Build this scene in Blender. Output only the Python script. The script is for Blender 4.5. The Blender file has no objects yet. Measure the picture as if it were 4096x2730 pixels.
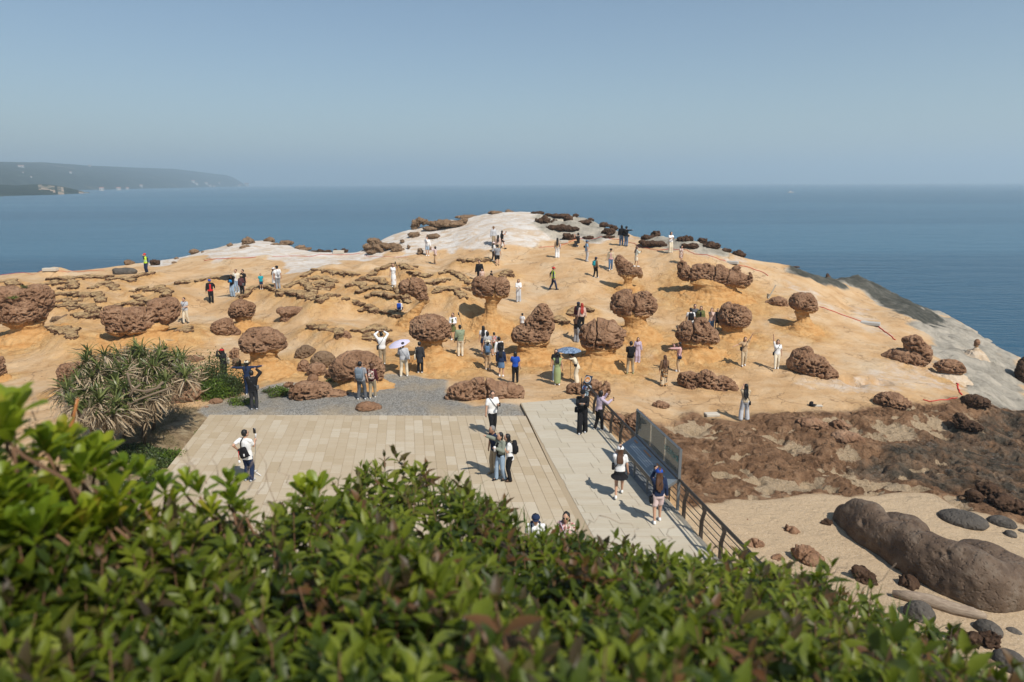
import bpy, bmesh, math, random
import numpy as np
from mathutils import Vector, Matrix, noise as mnoise
random.seed(7); rng = np.random.default_rng(11)
rad = math.radians
scene = bpy.context.scene
COL = scene.collection
# ------------------------------------------------------------------ camera, world, sun, exposure
HC = 9.3                      # metres from the paved terrace up to the lens
PITCH = rad(13.0); ROLL = rad(-0.2)
FPX = 1024 * 24 / 36
cam_d = bpy.data.cameras.new('camera'); cam = bpy.data.objects.new('camera', cam_d); COL.objects.link(cam)
cam_d.lens = 24; cam_d.sensor_width = 36; cam_d.clip_start = 0.05; cam_d.clip_end = 60000
cam_d.dof.use_dof = True; cam_d.dof.focus_distance = 30; cam_d.dof.aperture_fstop = 2.2
RC = Matrix.Rotation(math.pi / 2 - PITCH, 3, 'X') @ Matrix.Rotation(ROLL, 3, 'Z')
cam.matrix_world = Matrix.Translation((0, 0, HC)) @ RC.to_4x4()
scene.camera = cam
RCN = np.array(RC)
SUN_EL, SUN_AZ = rad(50), math.atan2(0.615, -0.788)          # azimuth from +Y towards +X (behind the camera, to its right)
world = bpy.data.worlds.new('World'); scene.world = world; world.use_nodes = True
wn = world.node_tree.nodes; wl = world.node_tree.links
bgn = wn['Background']; bgn.inputs['Strength'].default_value = 0.084
sky = wn.new('ShaderNodeTexSky'); sky.sky_type = 'NISHITA'; sky.sun_disc = False
sky.sun_elevation = SUN_EL; sky.sun_rotation = SUN_AZ
sky.altitude = 10; sky.air_density = 1.15; sky.dust_density = 0.35; sky.ozone_density = 3.0
wl.new(sky.outputs[0], bgn.inputs[0])
sun_d = bpy.data.lights.new('sun', 'SUN'); sun = bpy.data.objects.new('sun', sun_d); COL.objects.link(sun)
sun_d.energy = 5.0; sun_d.angle = rad(0.53); sun_d.color = (1.0, 0.935, 0.84)
sdir = Vector((math.sin(SUN_AZ) * math.cos(SUN_EL), math.cos(SUN_AZ) * math.cos(SUN_EL), math.sin(SUN_EL)))
sun.rotation_euler = sdir.to_track_quat('Z', 'Y').to_euler(); sun.location = (20, -20, 40)
vs = scene.view_settings; vs.view_transform = 'Standard'; vs.look = 'None'; vs.gamma = 1; vs.use_curve_mapping = False
vs.exposure = 0.12
cy = scene.cycles
cy.max_bounces = 6; cy.diffuse_bounces = 3; cy.glossy_bounces = 3; cy.transmission_bounces = 5; cy.volume_bounces = 1; cy.transparent_max_bounces = 12
cy.use_denoising = True

HAZE_D, HAZE_C = 4.0e-4, (0.74, 0.89, 0.975)
# ------------------------------------------------------------------ picture coordinates -> rays
FR = {'A': (0, 950, 2.2979), 'B': (1024, 950, 2.2979), 'C': (2048, 950, 2.2979), 'D': (3072, 950, 2.2979),
      'E': (0, 1500, 2.2979), 'F': (1024, 1500, 2.2979), 'G': (2048, 1500, 2.2979), 'H': (3072, 1500, 2.2979),
      'I': (0, 2050, 1.7225), 'J': (1366, 2050, 1.7225), 'K': (2732, 2050, 1.7225), 'L': (1400, 780, 1.4706),
      'N': (0, 0, 0.57446), 'P': (0, 0, 1.0)}
def px(F, x, y):
    o = FR[F]; return (o[0] + x / o[2], o[1] + y / o[2])
def rays(X, Y):
    X = np.asarray(X, float); Y = np.asarray(Y, float)
    d = np.stack([(X / 4 - 512) / FPX, -(Y / 4 - 341) / FPX, -np.ones_like(X)], -1)
    return d @ RCN.T
def ray(X, Y): return rays([X], [Y])[0]
def project(P):
    q = (np.asarray(P) - np.array([0, 0, HC])) @ RCN
    w = np.maximum(-q[:, 2], 1e-3)
    return (q[:, 0] / w * FPX + 512) * 4, (-q[:, 1] / w * FPX + 341) * 4
def on_plane(X, Y, z):
    r = ray(X, Y); t = (z - HC) / r[2]; return np.array([r[0] * t, r[1] * t, z])

# ------------------------------------------------------------------ noise
def _h(ix, iy, iz, s):
    h = (ix.astype(np.int64) * 374761393 + iy.astype(np.int64) * 668265263 + iz.astype(np.int64) * 2147483647 + s * 974634777) & 0xFFFFFFFF
    h = ((h ^ (h >> 13)) * 1274126177) & 0xFFFFFFFF
    h = ((h ^ (h >> 16)) * 2246822519) & 0xFFFFFFFF
    return ((h ^ (h >> 15)) & 0xFFFFFF) / float(0xFFFFFF)
def vnoise(P, s=0):
    P = np.asarray(P, float); i = np.floor(P).astype(np.int64); f = P - i; f = f * f * (3 - 2 * f)
    r = 0
    for dx in (0, 1):
        wx = f[:, 0] if dx else 1 - f[:, 0]
        for dy in (0, 1):
            wy = f[:, 1] if dy else 1 - f[:, 1]
            for dz in (0, 1):
                wz = f[:, 2] if dz else 1 - f[:, 2]
                r = r + wx * wy * wz * _h(i[:, 0] + dx, i[:, 1] + dy, i[:, 2] + dz, s)
    return r * 2 - 1
def fbm(P, o=3, s=0):
    a = 1.0; r = 0; t = 0
    for k in range(o):
        r = r + a * vnoise(P * (2 ** k), s + k * 17); t += a; a *= 0.5
    return r / t
def worley(P, s=0):
    P = np.asarray(P, float); i = np.floor(P).astype(np.int64); f1 = np.full(len(P), 9.0); f2 = np.full(len(P), 9.0)
    for dx in (-1, 0, 1):
        for dy in (-1, 0, 1):
            for dz in (-1, 0, 1):
                a, b, c = i[:, 0] + dx, i[:, 1] + dy, i[:, 2] + dz
                q = np.stack([a + _h(a, b, c, s), b + _h(a, b, c, s + 1), c + _h(a, b, c, s + 2)], -1)
                d = np.sqrt(((q - P) ** 2).sum(1))
                f2 = np.minimum(f2, np.maximum(f1, d)); f1 = np.minimum(f1, d)
    return f1, f2
def sst(a, b, x):
    t = np.clip((x - a) / (b - a), 0, 1); return t * t * (3 - 2 * t)
def inpoly(x, y, poly):
    r = np.zeros(x.shape, bool); n = len(poly); j = n - 1
    for i in range(n):
        xi, yi = poly[i]; xj, yj = poly[j]
        if yi != yj:
            r ^= ((yi > y) != (yj > y)) & (x < (xj - xi) * (y - yi) / (yj - yi) + xi)
        j = i
    return r

# ------------------------------------------------------------------ mesh helpers
def mesh_np(name, V, F, mats=(), smooth=True, mi=None):
    """V (n,3); F list of arrays (m,k) or a python list of faces"""
    me = bpy.data.meshes.new(name)
    V = np.asarray(V, np.float32)
    if isinstance(F, np.ndarray): F = [F]
    if len(F) and not isinstance(F[0], np.ndarray):
        me.from_pydata(V.tolist(), [], F)
    else:
        nf = sum(len(a) for a in F); nl = sum(a.size for a in F)
        me.vertices.add(len(V)); me.vertices.foreach_set('co', V.ravel())
        me.loops.add(nl); me.polygons.add(nf)
        me.loops.foreach_set('vertex_index', np.concatenate([a.ravel() for a in F]).astype(np.int32))
        tot = np.concatenate([np.full(len(a), a.shape[1]) for a in F]); st = np.concatenate([[0], np.cumsum(tot)[:-1]])
        me.polygons.foreach_set('loop_start', st.astype(np.int32)); me.polygons.foreach_set('loop_total', tot.astype(np.int32))
        me.update(calc_edges=True)
    for m in mats: me.materials.append(m)
    n = len(me.polygons)
    if smooth: me.polygons.foreach_set('use_smooth', np.ones(n, bool))
    if mi is not None: me.polygons.foreach_set('material_index', np.asarray(mi, np.int32))
    me.update(); return me
def setp(o, label=None, cat=None, group=None, kind=None):
    if label: o['label'] = label
    if cat: o['category'] = cat
    if group: o['group'] = group
    if kind: o['kind'] = kind
    return o
def link(name, me, parent=None, label=None, cat=None, group=None, kind=None, mats=None):
    o = bpy.data.objects.new(name, me); COL.objects.link(o)
    if mats:
        for m in mats: me.materials.append(m)
    if parent is not None:
        o.parent = parent
        if not LOCAL[0]: o.matrix_parent_inverse = PM(parent).inverted()
    return setp(o, label, cat, group, kind)
LOCAL = [False]
def PM(o):
    m = Matrix.Translation(o.location) @ o.rotation_euler.to_matrix().to_4x4() @ Matrix.Diagonal((*o.scale, 1))
    return m
def empty(name, loc, label=None, cat=None, group=None, rz=0, kind=None):
    o = bpy.data.objects.new(name, None); COL.objects.link(o); o.location = loc; o.rotation_euler = (0, 0, rz)
    o.empty_display_size = 0.2
    return setp(o, label, cat, group, kind)
class MB:
    """collects simple shapes into one mesh"""
    def __init__(s): s.v = []; s.f = []; s.m = []
    def add(s, V, F, m=0):
        b = len(s.v); s.v += [tuple(p) for p in V]; s.f += [tuple(i + b for i in f) for f in F]; s.m += [m] * len(F); return s
    def box(s, c, d, M=None, m=0):
        V = [Vector((sx * d[0] / 2, sy * d[1] / 2, sz * d[2] / 2)) for sz in (-1, 1) for sy in (-1, 1) for sx in (-1, 1)]
        if M is not None: V = [M @ v for v in V]
        V = [v + Vector(c) for v in V]
        return s.add(V, [(0, 2, 3, 1), (4, 5, 7, 6), (0, 1, 5, 4), (2, 6, 7, 3), (0, 4, 6, 2), (1, 3, 7, 5)], m)
    def tube(s, pts, r, n=6, caps=True, m=0):
        pts = [Vector(p) for p in pts]; k = len(pts)
        rs = r if isinstance(r, (list, tuple)) else [r] * k
        V = []; up0 = Vector((0, 0, 1))
        for i, p in enumerate(pts):
            t = (pts[min(i + 1, k - 1)] - pts[max(i - 1, 0)])
            t = t.normalized() if t.length > 1e-9 else Vector((0, 0, 1))
            a = t.cross(up0)
            if a.length < 0.05: a = t.cross(Vector((1, 0, 0)))
            a.normalize(); b = t.cross(a)
            for j in range(n):
                w = 2 * math.pi * j / n; V.append(p + a * (rs[i] * math.cos(w)) + b * (rs[i] * math.sin(w)))
        F = [(i * n + j, i * n + (j + 1) % n, (i + 1) * n + (j + 1) % n, (i + 1) * n + j) for i in range(k - 1) for j in range(n)]
        if caps: F += [tuple(range(n))[::-1], tuple((k - 1) * n + j for j in range(n))]
        return s.add(V, F, m)
    def rings(s, R, n=12, m=0, M=None):
        """R: list of (center, rx, ry) horizontal ellipses, capped"""
        V = []
        for c, rx, ry in R:
            for j in range(n):
                w = 2 * math.pi * j / n; V.append(Vector((c[0] + rx * math.cos(w), c[1] + ry * math.sin(w), c[2])))
        if M is not None: V = [M @ v for v in V]
        k = len(R)
        F = [(i * n + j, i * n + (j + 1) % n, (i + 1) * n + (j + 1) % n, (i + 1) * n + j) for i in range(k - 1) for j in range(n)]
        F += [tuple(range(n))[::-1], tuple((k - 1) * n + j for j in range(n))]
        return s.add(V, F, m)
    def ell(s, c, r, M=None, nu=10, nv=6, m=0):
        V = [Vector((0, 0, -1))]; F = []
        for i in range(1, nv):
            a = -math.pi / 2 + math.pi * i / nv
            for j in range(nu):
                w = 2 * math.pi * j / nu; V.append(Vector((math.cos(a) * math.cos(w), math.cos(a) * math.sin(w), math.sin(a))))
        V.append(Vector((0, 0, 1)))
        for j in range(nu): F.append((0, 1 + (j + 1) % nu, 1 + j))
        for i in range(nv - 2):
            for j in range(nu):
                F.append((1 + i * nu + j, 1 + i * nu + (j + 1) % nu, 1 + (i + 1) * nu + (j + 1) % nu, 1 + (i + 1) * nu + j))
        b = 1 + (nv - 2) * nu
        for j in range(nu): F.append((b + j, b + (j + 1) % nu, len(V) - 1))
        V = [Vector((v.x * r[0], v.y * r[1], v.z * r[2])) for v in V]
        if M is not None: V = [M @ v for v in V]
        return s.add([v + Vector(c) for v in V], F, m)
    def cap(s, p, q, r0, r1, n=10):
        """tapered capsule"""
        p = Vector(p); q = Vector(q); d = q - p; L = d.length
        if L < 1e-6: return s.ell(p, (r0, r0, r0))
        Q = d.to_track_quat('Z', 'Y').to_matrix(); R = []
        for a in (-80, -45, -15): R.append((r0 * math.sin(rad(a)), r0 * math.cos(rad(a))))
        for a in (15, 45, 80): R.append((L + r1 * math.sin(rad(a)), r1 * math.cos(rad(a))))
        V = []
        for z, rr in R:
            for j in range(n):
                w = 2 * math.pi * j / n; V.append(p + Q @ Vector((rr * math.cos(w), rr * math.sin(w), z)))
        k = len(R)
        F = [(i * n + j, i * n + (j + 1) % n, (i + 1) * n + (j + 1) % n, (i + 1) * n + j) for i in range(k - 1) for j in range(n)]
        F += [tuple(range(n))[::-1], tuple((k - 1) * n + j for j in range(n))]
        return s.add(V, F)
    def mesh(s, name, mats=(), smooth=True):
        me = bpy.data.meshes.new(name); me.from_pydata([tuple(v) for v in s.v], [], s.f)
        for m in mats: me.materials.append(m)
        me.polygons.foreach_set('use_smooth', np.full(len(s.f), smooth)); me.polygons.foreach_set('material_index', np.array(s.m, np.int32))
        me.update(); return me
    def build(s, name, mats, parent=None, smooth=True, **k):
        return link(name, s.mesh(name, mats if isinstance(mats, (list, tuple)) else [mats], smooth), parent, **k)
PENDING = []
def remesh(o, voxel, post=None):
    m = o.modifiers.new('r', 'REMESH'); m.mode = 'VOXEL'; m.voxel_size = voxel; m.use_smooth_shade = True
    PENDING.append((o, post))
def co_of(me):
    a = np.empty(len(me.vertices) * 3, np.float32); me.vertices.foreach_get('co', a); return a.reshape(-1, 3).astype(float)
def no_of(me):
    a = np.empty(len(me.vertices) * 3, np.float32); me.vertex_normals.foreach_get('vector', a); return a.reshape(-1, 3).astype(float)
def relax(me, V, it=2, k=0.5):
    e = np.empty(len(me.edges) * 2, np.int32); me.edges.foreach_get('vertices', e); e = e.reshape(-1, 2)
    n = len(V); deg = np.bincount(e.ravel(), minlength=n).astype(float)[:, None]
    for _ in range(it):
        s = np.zeros_like(V)
        for c in range(3):
            s[:, c] = np.bincount(e[:, 0], V[e[:, 1], c], n) + np.bincount(e[:, 1], V[e[:, 0], c], n)
        V = V + k * (s / np.maximum(deg, 1) - V)
    return V
def flush():
    dg = bpy.context.evaluated_depsgraph_get(); dg.update()
    for o, post in PENDING:
        me = bpy.data.meshes.new_from_object(o.evaluated_get(dg)); me.name = o.name
        old = o.data; mats = [m for m in old.materials]
        me.materials.clear()
        for m in mats: me.materials.append(m)
        n = len(me.polygons); me.polygons.foreach_set('material_index', np.zeros(n, np.int32)); me.polygons.foreach_set('use_smooth', np.ones(n, bool))
        o.modifiers.clear(); o.data = me
        bpy.data.meshes.remove(old)
        if post: post(o, me)
        me.update()
    PENDING.clear()

# ------------------------------------------------------------------ materials
def newmat(name):
    m = bpy.data.materials.new(name); m.use_nodes = True
    nt = m.node_tree; return m, nt, nt.nodes['Principled BSDF']
def N(nt, t, **k):
    n = nt.nodes.new('ShaderNode' + t)
    for a, b in k.items():
        if a[0] == '_': setattr(n, a[1:], b)
        else:
            key = a.replace('__', ' ')
            n.inputs[int(key[1:]) if key[0] == 'i' and key[1:].isdigit() else key].default_value = b
    return n
def noise_n(nt, vec, scale, detail=4, rough=0.6, dist=0):
    n = N(nt, 'TexNoise', Scale=scale, Detail=detail, Roughness=rough, Distortion=dist)
    if vec is not None: nt.links.new(vec, n.inputs['Vector'])
    return n.outputs['Fac']
def ramp(nt, fac, stops, interp='LINEAR'):
    r = nt.nodes.new('ShaderNodeValToRGB'); r.color_ramp.interpolation = interp; e = r.color_ramp.elements
    while len(e) < len(stops): e.new(0.5)
    for el, (p, c) in zip(e, stops):
        el.position = p; el.color = (*c, 1) if len(c) == 3 else c
    nt.links.new(fac, r.inputs[0]); return r.outputs[0]
def mix(nt, fac, a, b, mode='MIX'):
    n = nt.nodes.new('ShaderNodeMix'); n.data_type = 'RGBA'; n.blend_type = mode
    for s, v in ((0, fac), (6, a), (7, b)):
        if hasattr(v, 'is_output'): nt.links.new(v, n.inputs[s])
        else: n.inputs[s].default_value = v if s == 0 or len(v) == 4 else (*v, 1)
    return n.outputs[2]
def math_n(nt, op, a, b=0.5, c=None, clamp=False):
    n = nt.nodes.new('ShaderNodeMath'); n.operation = op; n.use_clamp = clamp
    for i, v in enumerate((a, b, c)):
        if v is None: continue
        if hasattr(v, 'is_output'): nt.links.new(v, n.inputs[i])
        else: n.inputs[i].default_value = v
    return n.outputs[0]
def bump(nt, bs, h, dist=0.05, strength=1.0, prev=None):
    b = N(nt, 'Bump', Strength=strength, Distance=dist); nt.links.new(h, b.inputs['Height'])
    if prev is not None: nt.links.new(prev, b.inputs['Normal'])
    if bs is not None: nt.links.new(b.outputs[0], bs.inputs['Normal'])
    return b.outputs[0]
def wpos(nt, scale=None):
    g = nt.nodes.new('ShaderNodeNewGeometry')
    if scale is None: return g.outputs['Position']
    m = nt.nodes.new('ShaderNodeMapping'); m.inputs['Scale'].default_value = scale; nt.links.new(g.outputs['Position'], m.inputs['Vector'])
    return m.outputs[0]
def attr(nt, name):
    a = nt.nodes.new('ShaderNodeAttribute'); a.attribute_name = name; return a.outputs['Fac']
def rockmat(name, cols, bscale=7.0, bdist=0.05, vor=True):
    m, nt, bs = newmat(name); P = wpos(nt)
    c = ramp(nt, noise_n(nt, P, 1.6, 6, 0.65), [(0.3, cols[0]), (0.5, cols[1]), (0.72, cols[2])])
    c = mix(nt, math_n(nt, 'MULTIPLY', noise_n(nt, P, 22, 3), 0.55), c, [x * 0.55 for x in cols[0]])
    if name == 'brown_rock':                      # the caps pass over into ochre sandstone at their foot
        k = math_n(nt, 'ADD', attr(nt, 'foot'), math_n(nt, 'MULTIPLY', math_n(nt, 'SUBTRACT', noise_n(nt, P, 2.5, 6, .7), .5), attr(nt, 'foot')))
        c = mix(nt, ramp(nt, k, [(.25, (0, 0, 0)), (.75, (1, 1, 1))]), c, ramp(nt, noise_n(nt, P, 2.0, 6, .65), [(.3, (.36, .185, .07)), (.6, (.52, .31, .135))]))
    nt.links.new(c, bs.inputs['Base Color']); bs.inputs['Roughness'].default_value = 0.95; bs.inputs['Specular IOR Level'].default_value = 0.15
    h = noise_n(nt, P, 9, 8, 0.7)
    nrm = None
    if vor:
        v = N(nt, 'TexVoronoi', Scale=bscale); v.feature = 'SMOOTH_F1'; v.inputs['Smoothness'].default_value = 0.4
        d = nt.nodes.new('ShaderNodeVectorMath'); d.operation = 'ADD'
        nn = N(nt, 'TexNoise', Scale=3.0, Detail=2.0); nt.links.new(P, nn.inputs['Vector'])
        nt.links.new(P, d.inputs[0]); sc = nt.nodes.new('ShaderNodeVectorMath'); sc.operation = 'SCALE'; sc.inputs[3].default_value = 0.25
        nt.links.new(nn.outputs['Color'], sc.inputs[0]); nt.links.new(sc.outputs[0], d.inputs[1]); nt.links.new(d.outputs[0], v.inputs['Vector'])
        nrm = bump(nt, None, math_n(nt, 'MINIMUM', v.outputs['Distance'], 0.45), bdist * 3.0, 1.0)
        nrm = bump(nt, None, noise_n(nt, P, 2.4, 4, 0.6), bdist * 1.2, 0.6, nrm)
    bump(nt, bs, h, bdist * 1.5, 1.0, nrm)
    return m
M = {}
M['rock'] = rockmat('brown_rock', [(0.175, 0.095, 0.053), (0.33, 0.189, 0.111), (0.46, 0.292, 0.182)])
M['rockred'] = rockmat('red_brown_rock', [(0.20, 0.108, 0.06), (0.345, 0.20, 0.12), (0.47, 0.31, 0.20)], 5)
M['dark'] = rockmat('dark_rock', [(0.045, 0.026, 0.016), (0.10, 0.058, 0.036), (0.16, 0.098, 0.062)], 5)
M['tan'] = rockmat('tan_rock', [(0.16, 0.10, 0.06), (0.25, 0.165, 0.10), (0.36, 0.25, 0.16)], 5)
M['slate'] = rockmat('grey_rock', [(0.065, 0.058, 0.05), (0.115, 0.102, 0.088), (0.19, 0.165, 0.135)], 8, 0.02)
M['whale'] = rockmat('smooth_brown_rock', [(0.075, 0.046, 0.027), (0.145, 0.096, 0.061), (0.225, 0.178, 0.130)], 9, 0.022)
_b = M['whale'].node_tree.nodes['Principled BSDF']; _b.inputs['Roughness'].default_value = .75; _b.inputs['Specular IOR Level'].default_value = .4
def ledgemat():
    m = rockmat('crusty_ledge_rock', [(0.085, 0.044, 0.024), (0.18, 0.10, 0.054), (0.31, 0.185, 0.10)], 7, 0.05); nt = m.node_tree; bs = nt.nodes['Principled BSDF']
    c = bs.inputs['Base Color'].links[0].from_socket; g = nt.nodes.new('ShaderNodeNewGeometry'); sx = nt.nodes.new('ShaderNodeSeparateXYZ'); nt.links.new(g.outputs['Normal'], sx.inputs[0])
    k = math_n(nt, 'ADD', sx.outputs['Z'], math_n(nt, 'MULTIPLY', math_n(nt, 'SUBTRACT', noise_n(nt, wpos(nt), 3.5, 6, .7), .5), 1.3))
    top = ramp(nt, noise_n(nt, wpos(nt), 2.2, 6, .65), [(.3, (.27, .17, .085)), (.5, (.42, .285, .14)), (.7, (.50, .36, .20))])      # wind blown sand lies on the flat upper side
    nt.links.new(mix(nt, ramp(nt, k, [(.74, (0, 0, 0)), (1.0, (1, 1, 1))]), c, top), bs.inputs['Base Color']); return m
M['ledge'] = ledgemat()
def ochremat(name, cols):
    m, nt, bs = newmat(name); P = wpos(nt)
    c = ramp(nt, noise_n(nt, wpos(nt, (0.9, 0.9, 3.2)), 1.4, 6, 0.6, 0.6), [(0.3, cols[0]), (0.5, cols[1]), (0.7, cols[2])])
    c = mix(nt, math_n(nt, 'MULTIPLY', noise_n(nt, wpos(nt, (1.5, 1.5, 0.4)), 2.6, 5), 0.35), c, (0.30, 0.155, 0.06))
    nt.links.new(c, bs.inputs['Base Color']); bs.inputs['Roughness'].default_value = 0.95; bs.inputs['Specular IOR Level'].default_value = 0.1
    bump(nt, bs, noise_n(nt, wpos(nt, (1, 1, 2.6)), 4.5, 8, 0.65, 0.5), 0.09, 0.8)
    return m
M['ochre'] = ochremat('ochre_sandstone', [(0.42, 0.21, 0.07), (0.52, 0.295, 0.115), (0.59, 0.385, 0.18)])
M['pale'] = ochremat('pale_sandstone', [(0.48, 0.37, 0.25), (0.58, 0.48, 0.36), (0.62, 0.55, 0.45)])
def flat(name, col, rough=0.85, spec=0.3, metal=0, var=0.12, sc=18):
    m, nt, bs = newmat(name)
    g = nt.nodes.new('ShaderNodeTexCoord')
    c = mix(nt, noise_n(nt, g.outputs['Object'], sc, 3), [x * (1 - var) for x in col], [min(1, x * (1 + var)) for x in col])
    nt.links.new(c, bs.inputs['Base Color']); bs.inputs['Roughness'].default_value = rough; bs.inputs['Specular IOR Level'].default_value = spec; bs.inputs['Metallic'].default_value = metal
    return m
# ------------------------------------------------------------------ terrain heights
SEA = -3.2
TAB = {
 -300: [(1100, 8.0), (1200, 8.6), (1350, 9.2), (1500, 9.6), (1700, 9.6)],
 0: [(1090, 7.6), (1200, 8.3), (1350, 9.0), (1500, 9.5), (1700, 9.5)],
 600: [(1050, 7.35), (1103, 7.8), (1213, 8.5), (1296, 8.75), (1400, 9.2), (1560, 9.4), (1660, 9.32)],
 1000: [(960, 5.6), (1030, 6.6), (1100, 7.5), (1180, 8.1), (1300, 8.75), (1400, 9.2), (1500, 9.4), (1640, 9.3)],
 1300: [(1000, 6.2), (1060, 6.9), (1150, 7.7), (1250, 8.3), (1380, 9.0), (1500, 9.35), (1640, 9.3)],
 1700: [(890, 3.9), (960, 5.2), (1025, 6.4), (1060, 6.8), (1150, 7.35), (1250, 8.15), (1363, 8.9), (1460, 9.35), (1560, 9.35), (1640, 9.3)],
 2050: [(840, 2.7), (900, 3.8), (960, 4.9), (1000, 5.7), (1064, 6.85), (1110, 7.35), (1208, 8.1), (1363, 9.0), (1481, 9.55), (1560, 9.45), (1640, 9.3)],
 2250: [(862, 3.2), (920, 4.25), (985, 5.5), (1040, 6.1), (1083, 6.75), (1112, 7.25), (1161, 7.95), (1250, 8.5), (1370, 9.1), (1450, 9.55), (1544, 9.55), (1640, 9.3)],
 2400: [(870, 3.35), (920, 4.2), (985, 5.4), (1040, 6.05), (1083, 6.75), (1112, 7.2), (1161, 7.9), (1250, 8.5), (1370, 9.1), (1450, 9.6), (1544, 9.6), (1640, 9.5), (1800, 9.4)],
 2560: [(950, 4.7), (985, 5.25), (1040, 6.0), (1083, 6.7), (1161, 7.8), (1250, 8.5), (1370, 9.2), (1450, 9.7), (1544, 9.85), (1700, 9.9), (1800, 9.8)],
 2750: [(955, 4.55), (1012, 5.45), (1060, 6.15), (1150, 7.5), (1250, 8.5), (1320, 8.95), (1400, 9.4), (1487, 9.85), (1600, 10.05), (1700, 10.15), (2000, 10.3), (2300, 10.4)],
 3200: [(1065, 6.6), (1150, 7.75), (1250, 8.7), (1350, 9.3), (1477, 9.8), (1600, 10.1), (1750, 10.3), (1950, 10.4), (2300, 10.4)],
 3600: [(1185, 10.0), (1250, 9.95), (1300, 9.9), (1380, 10.0), (1477, 10.15), (1600, 10.4), (1800, 10.6), (2000, 10.5), (2300, 10.4)],
 3800: [(1265, 11.9), (1330, 11.0), (1400, 10.6), (1500, 10.6), (1600, 10.7), (1800, 10.8), (2000, 10.6), (2300, 10.45)],
 3920: [(1345, 12.4), (1400, 11.3), (1500, 11.0), (1600, 11.0), (1800, 11.0), (2000, 10.7), (2300, 10.5)],
 4096: [(1450, 12.5), (1500, 12.35), (1560, 12.5), (1640, 12.1), (1700, 11.6), (1800, 11.4), (2000, 10.9), (2300, 10.55)],
 4500: [(1650, 12.8), (1750, 12.5), (1850, 12.3), (2000, 11.8), (2300, 11.0)]}
SKY = [(-700, 1120), (0, 1095), (400, 1072), (600, 1045), (800, 1005), (930, 968), (1050, 953), (1180, 975), (1270, 1003), (1430, 1008), (1500, 962), (1650, 905), (1760, 880), (1950, 855),
       (2080, 838), (2150, 850), (2250, 862), (2380, 862), (2450, 900), (2560, 945), (2700, 940), (2850, 975), (2980, 1030), (3100, 1045), (3200, 1060), (3400, 1112), (3600, 1185),
       (3750, 1240), (3850, 1295), (3920, 1345), (4000, 1400), (4096, 1450), (4500, 1650)]
TX = np.array(sorted(TAB))
def colH(k, Y):
    t = np.array(TAB[k]); y = t[:, 0]; h = t[:, 1]
    r = np.interp(Y, y, h)
    s = (h[1] - h[0]) / (y[1] - y[0]); lo = Y < y[0]
    return np.where(lo, h[0] + s * (Y - y[0]), r)
def Hof(X, Y):
    X = np.clip(X, TX[0], TX[-1]); i = np.clip(np.searchsorted(TX, X) - 1, 0, len(TX) - 2)
    out = np.empty_like(Y, float)
    for k in range(len(TX) - 1):
        m = i == k
        if m.any():
            t = (X[m] - TX[k]) / (TX[k + 1] - TX[k]); t = t * t * (3 - 2 * t)
            out[m] = colH(TX[k], Y[m]) * (1 - t) + colH(TX[k + 1], Y[m]) * t
    return out
pts = []
for X in np.linspace(-700, 4800, 112):
    ys = np.interp(X, *np.array(SKY).T)
    Y = np.concatenate([np.linspace(ys, ys + 500, 46), np.linspace(ys + 520, 2700, 22)])
    Xa = np.full_like(Y, X); h = np.maximum(Hof(Xa, Y), 1.0); r = rays(Xa, Y); t = -h / r[:, 2]
    g = np.stack([r[:, 0] * t, r[:, 1] * t, HC - h], -1); pts.append(g)
    rr = np.linalg.norm(g[0, :2]); u = g[0, :2] / rr
    for dd, k in ((2.5, 0.2), (5, 0.55), (9, 1.0), (15, 1.0), (24, 1.0), (36, 1)):
        z = g[0, 2] + (SEA - 1.6 - g[0, 2]) * k
        pts.append(np.array([[*(u * (rr + dd)), min(z, g[0, 2] - 0.3)]]))
pts = np.concatenate(pts)
gx = np.arange(-76, 70.1, 1.0); gy = np.arange(6, 100.1, 1.0)
CG = np.zeros((len(gy), len(gx)))
p32 = pts.astype(np.float32)
for j, y in enumerate(gy):
    near = np.abs(p32[:, 1] - y) < 14
    q = p32[near] if near.sum() > 20 else p32
    d2 = (gx[:, None].astype(np.float32) - q[None, :, 0]) ** 2 + (np.float32(y) - q[None, :, 1]) ** 2
    w = 1 / (d2 + 0.35) ** 2.2
    CG[j] = (w * q[None, :, 2]).sum(1) / w.sum(1)
ys_f = np.concatenate([np.arange(8, 40, 0.17), np.arange(40, 78, 0.2), np.arange(78, 99, 0.5)]); xs_f = np.arange(-75, 69, 0.2)
def bil(G, ax, ay, x, y):
    x = np.clip(x, ax[0], ax[-1] - 1e-6); y = np.clip(y, ay[0], ay[-1] - 1e-6)
    i = np.clip(np.searchsorted(ax, x, side='right') - 1, 0, len(ax) - 2); j = np.clip(np.searchsorted(ay, y, side='right') - 1, 0, len(ay) - 2)
    fx = (x - ax[i]) / (ax[i + 1] - ax[i]); fy = (y - ay[j]) / (ay[j + 1] - ay[j])
    return (G[j, i] * (1 - fx) + G[j, i + 1] * fx) * (1 - fy) + (G[j + 1, i] * (1 - fx) + G[j + 1, i + 1] * fx) * fy
GX, GY = np.meshgrid(xs_f, ys_f)
ZT = bil(CG, gx, gy, GX.ravel(), GY.ravel()).reshape(GX.shape)
def blur(Z, it):
    for _ in range(it):
        Q = np.pad(Z, 1, mode='edge'); Z = (Q[:-2, 1:-1] + Q[2:, 1:-1] + Q[1:-1, :-2] + Q[1:-1, 2:] + 2 * Q[1:-1, 1:-1]) / 6
    return Z
ZT = blur(ZT, 12)
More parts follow.
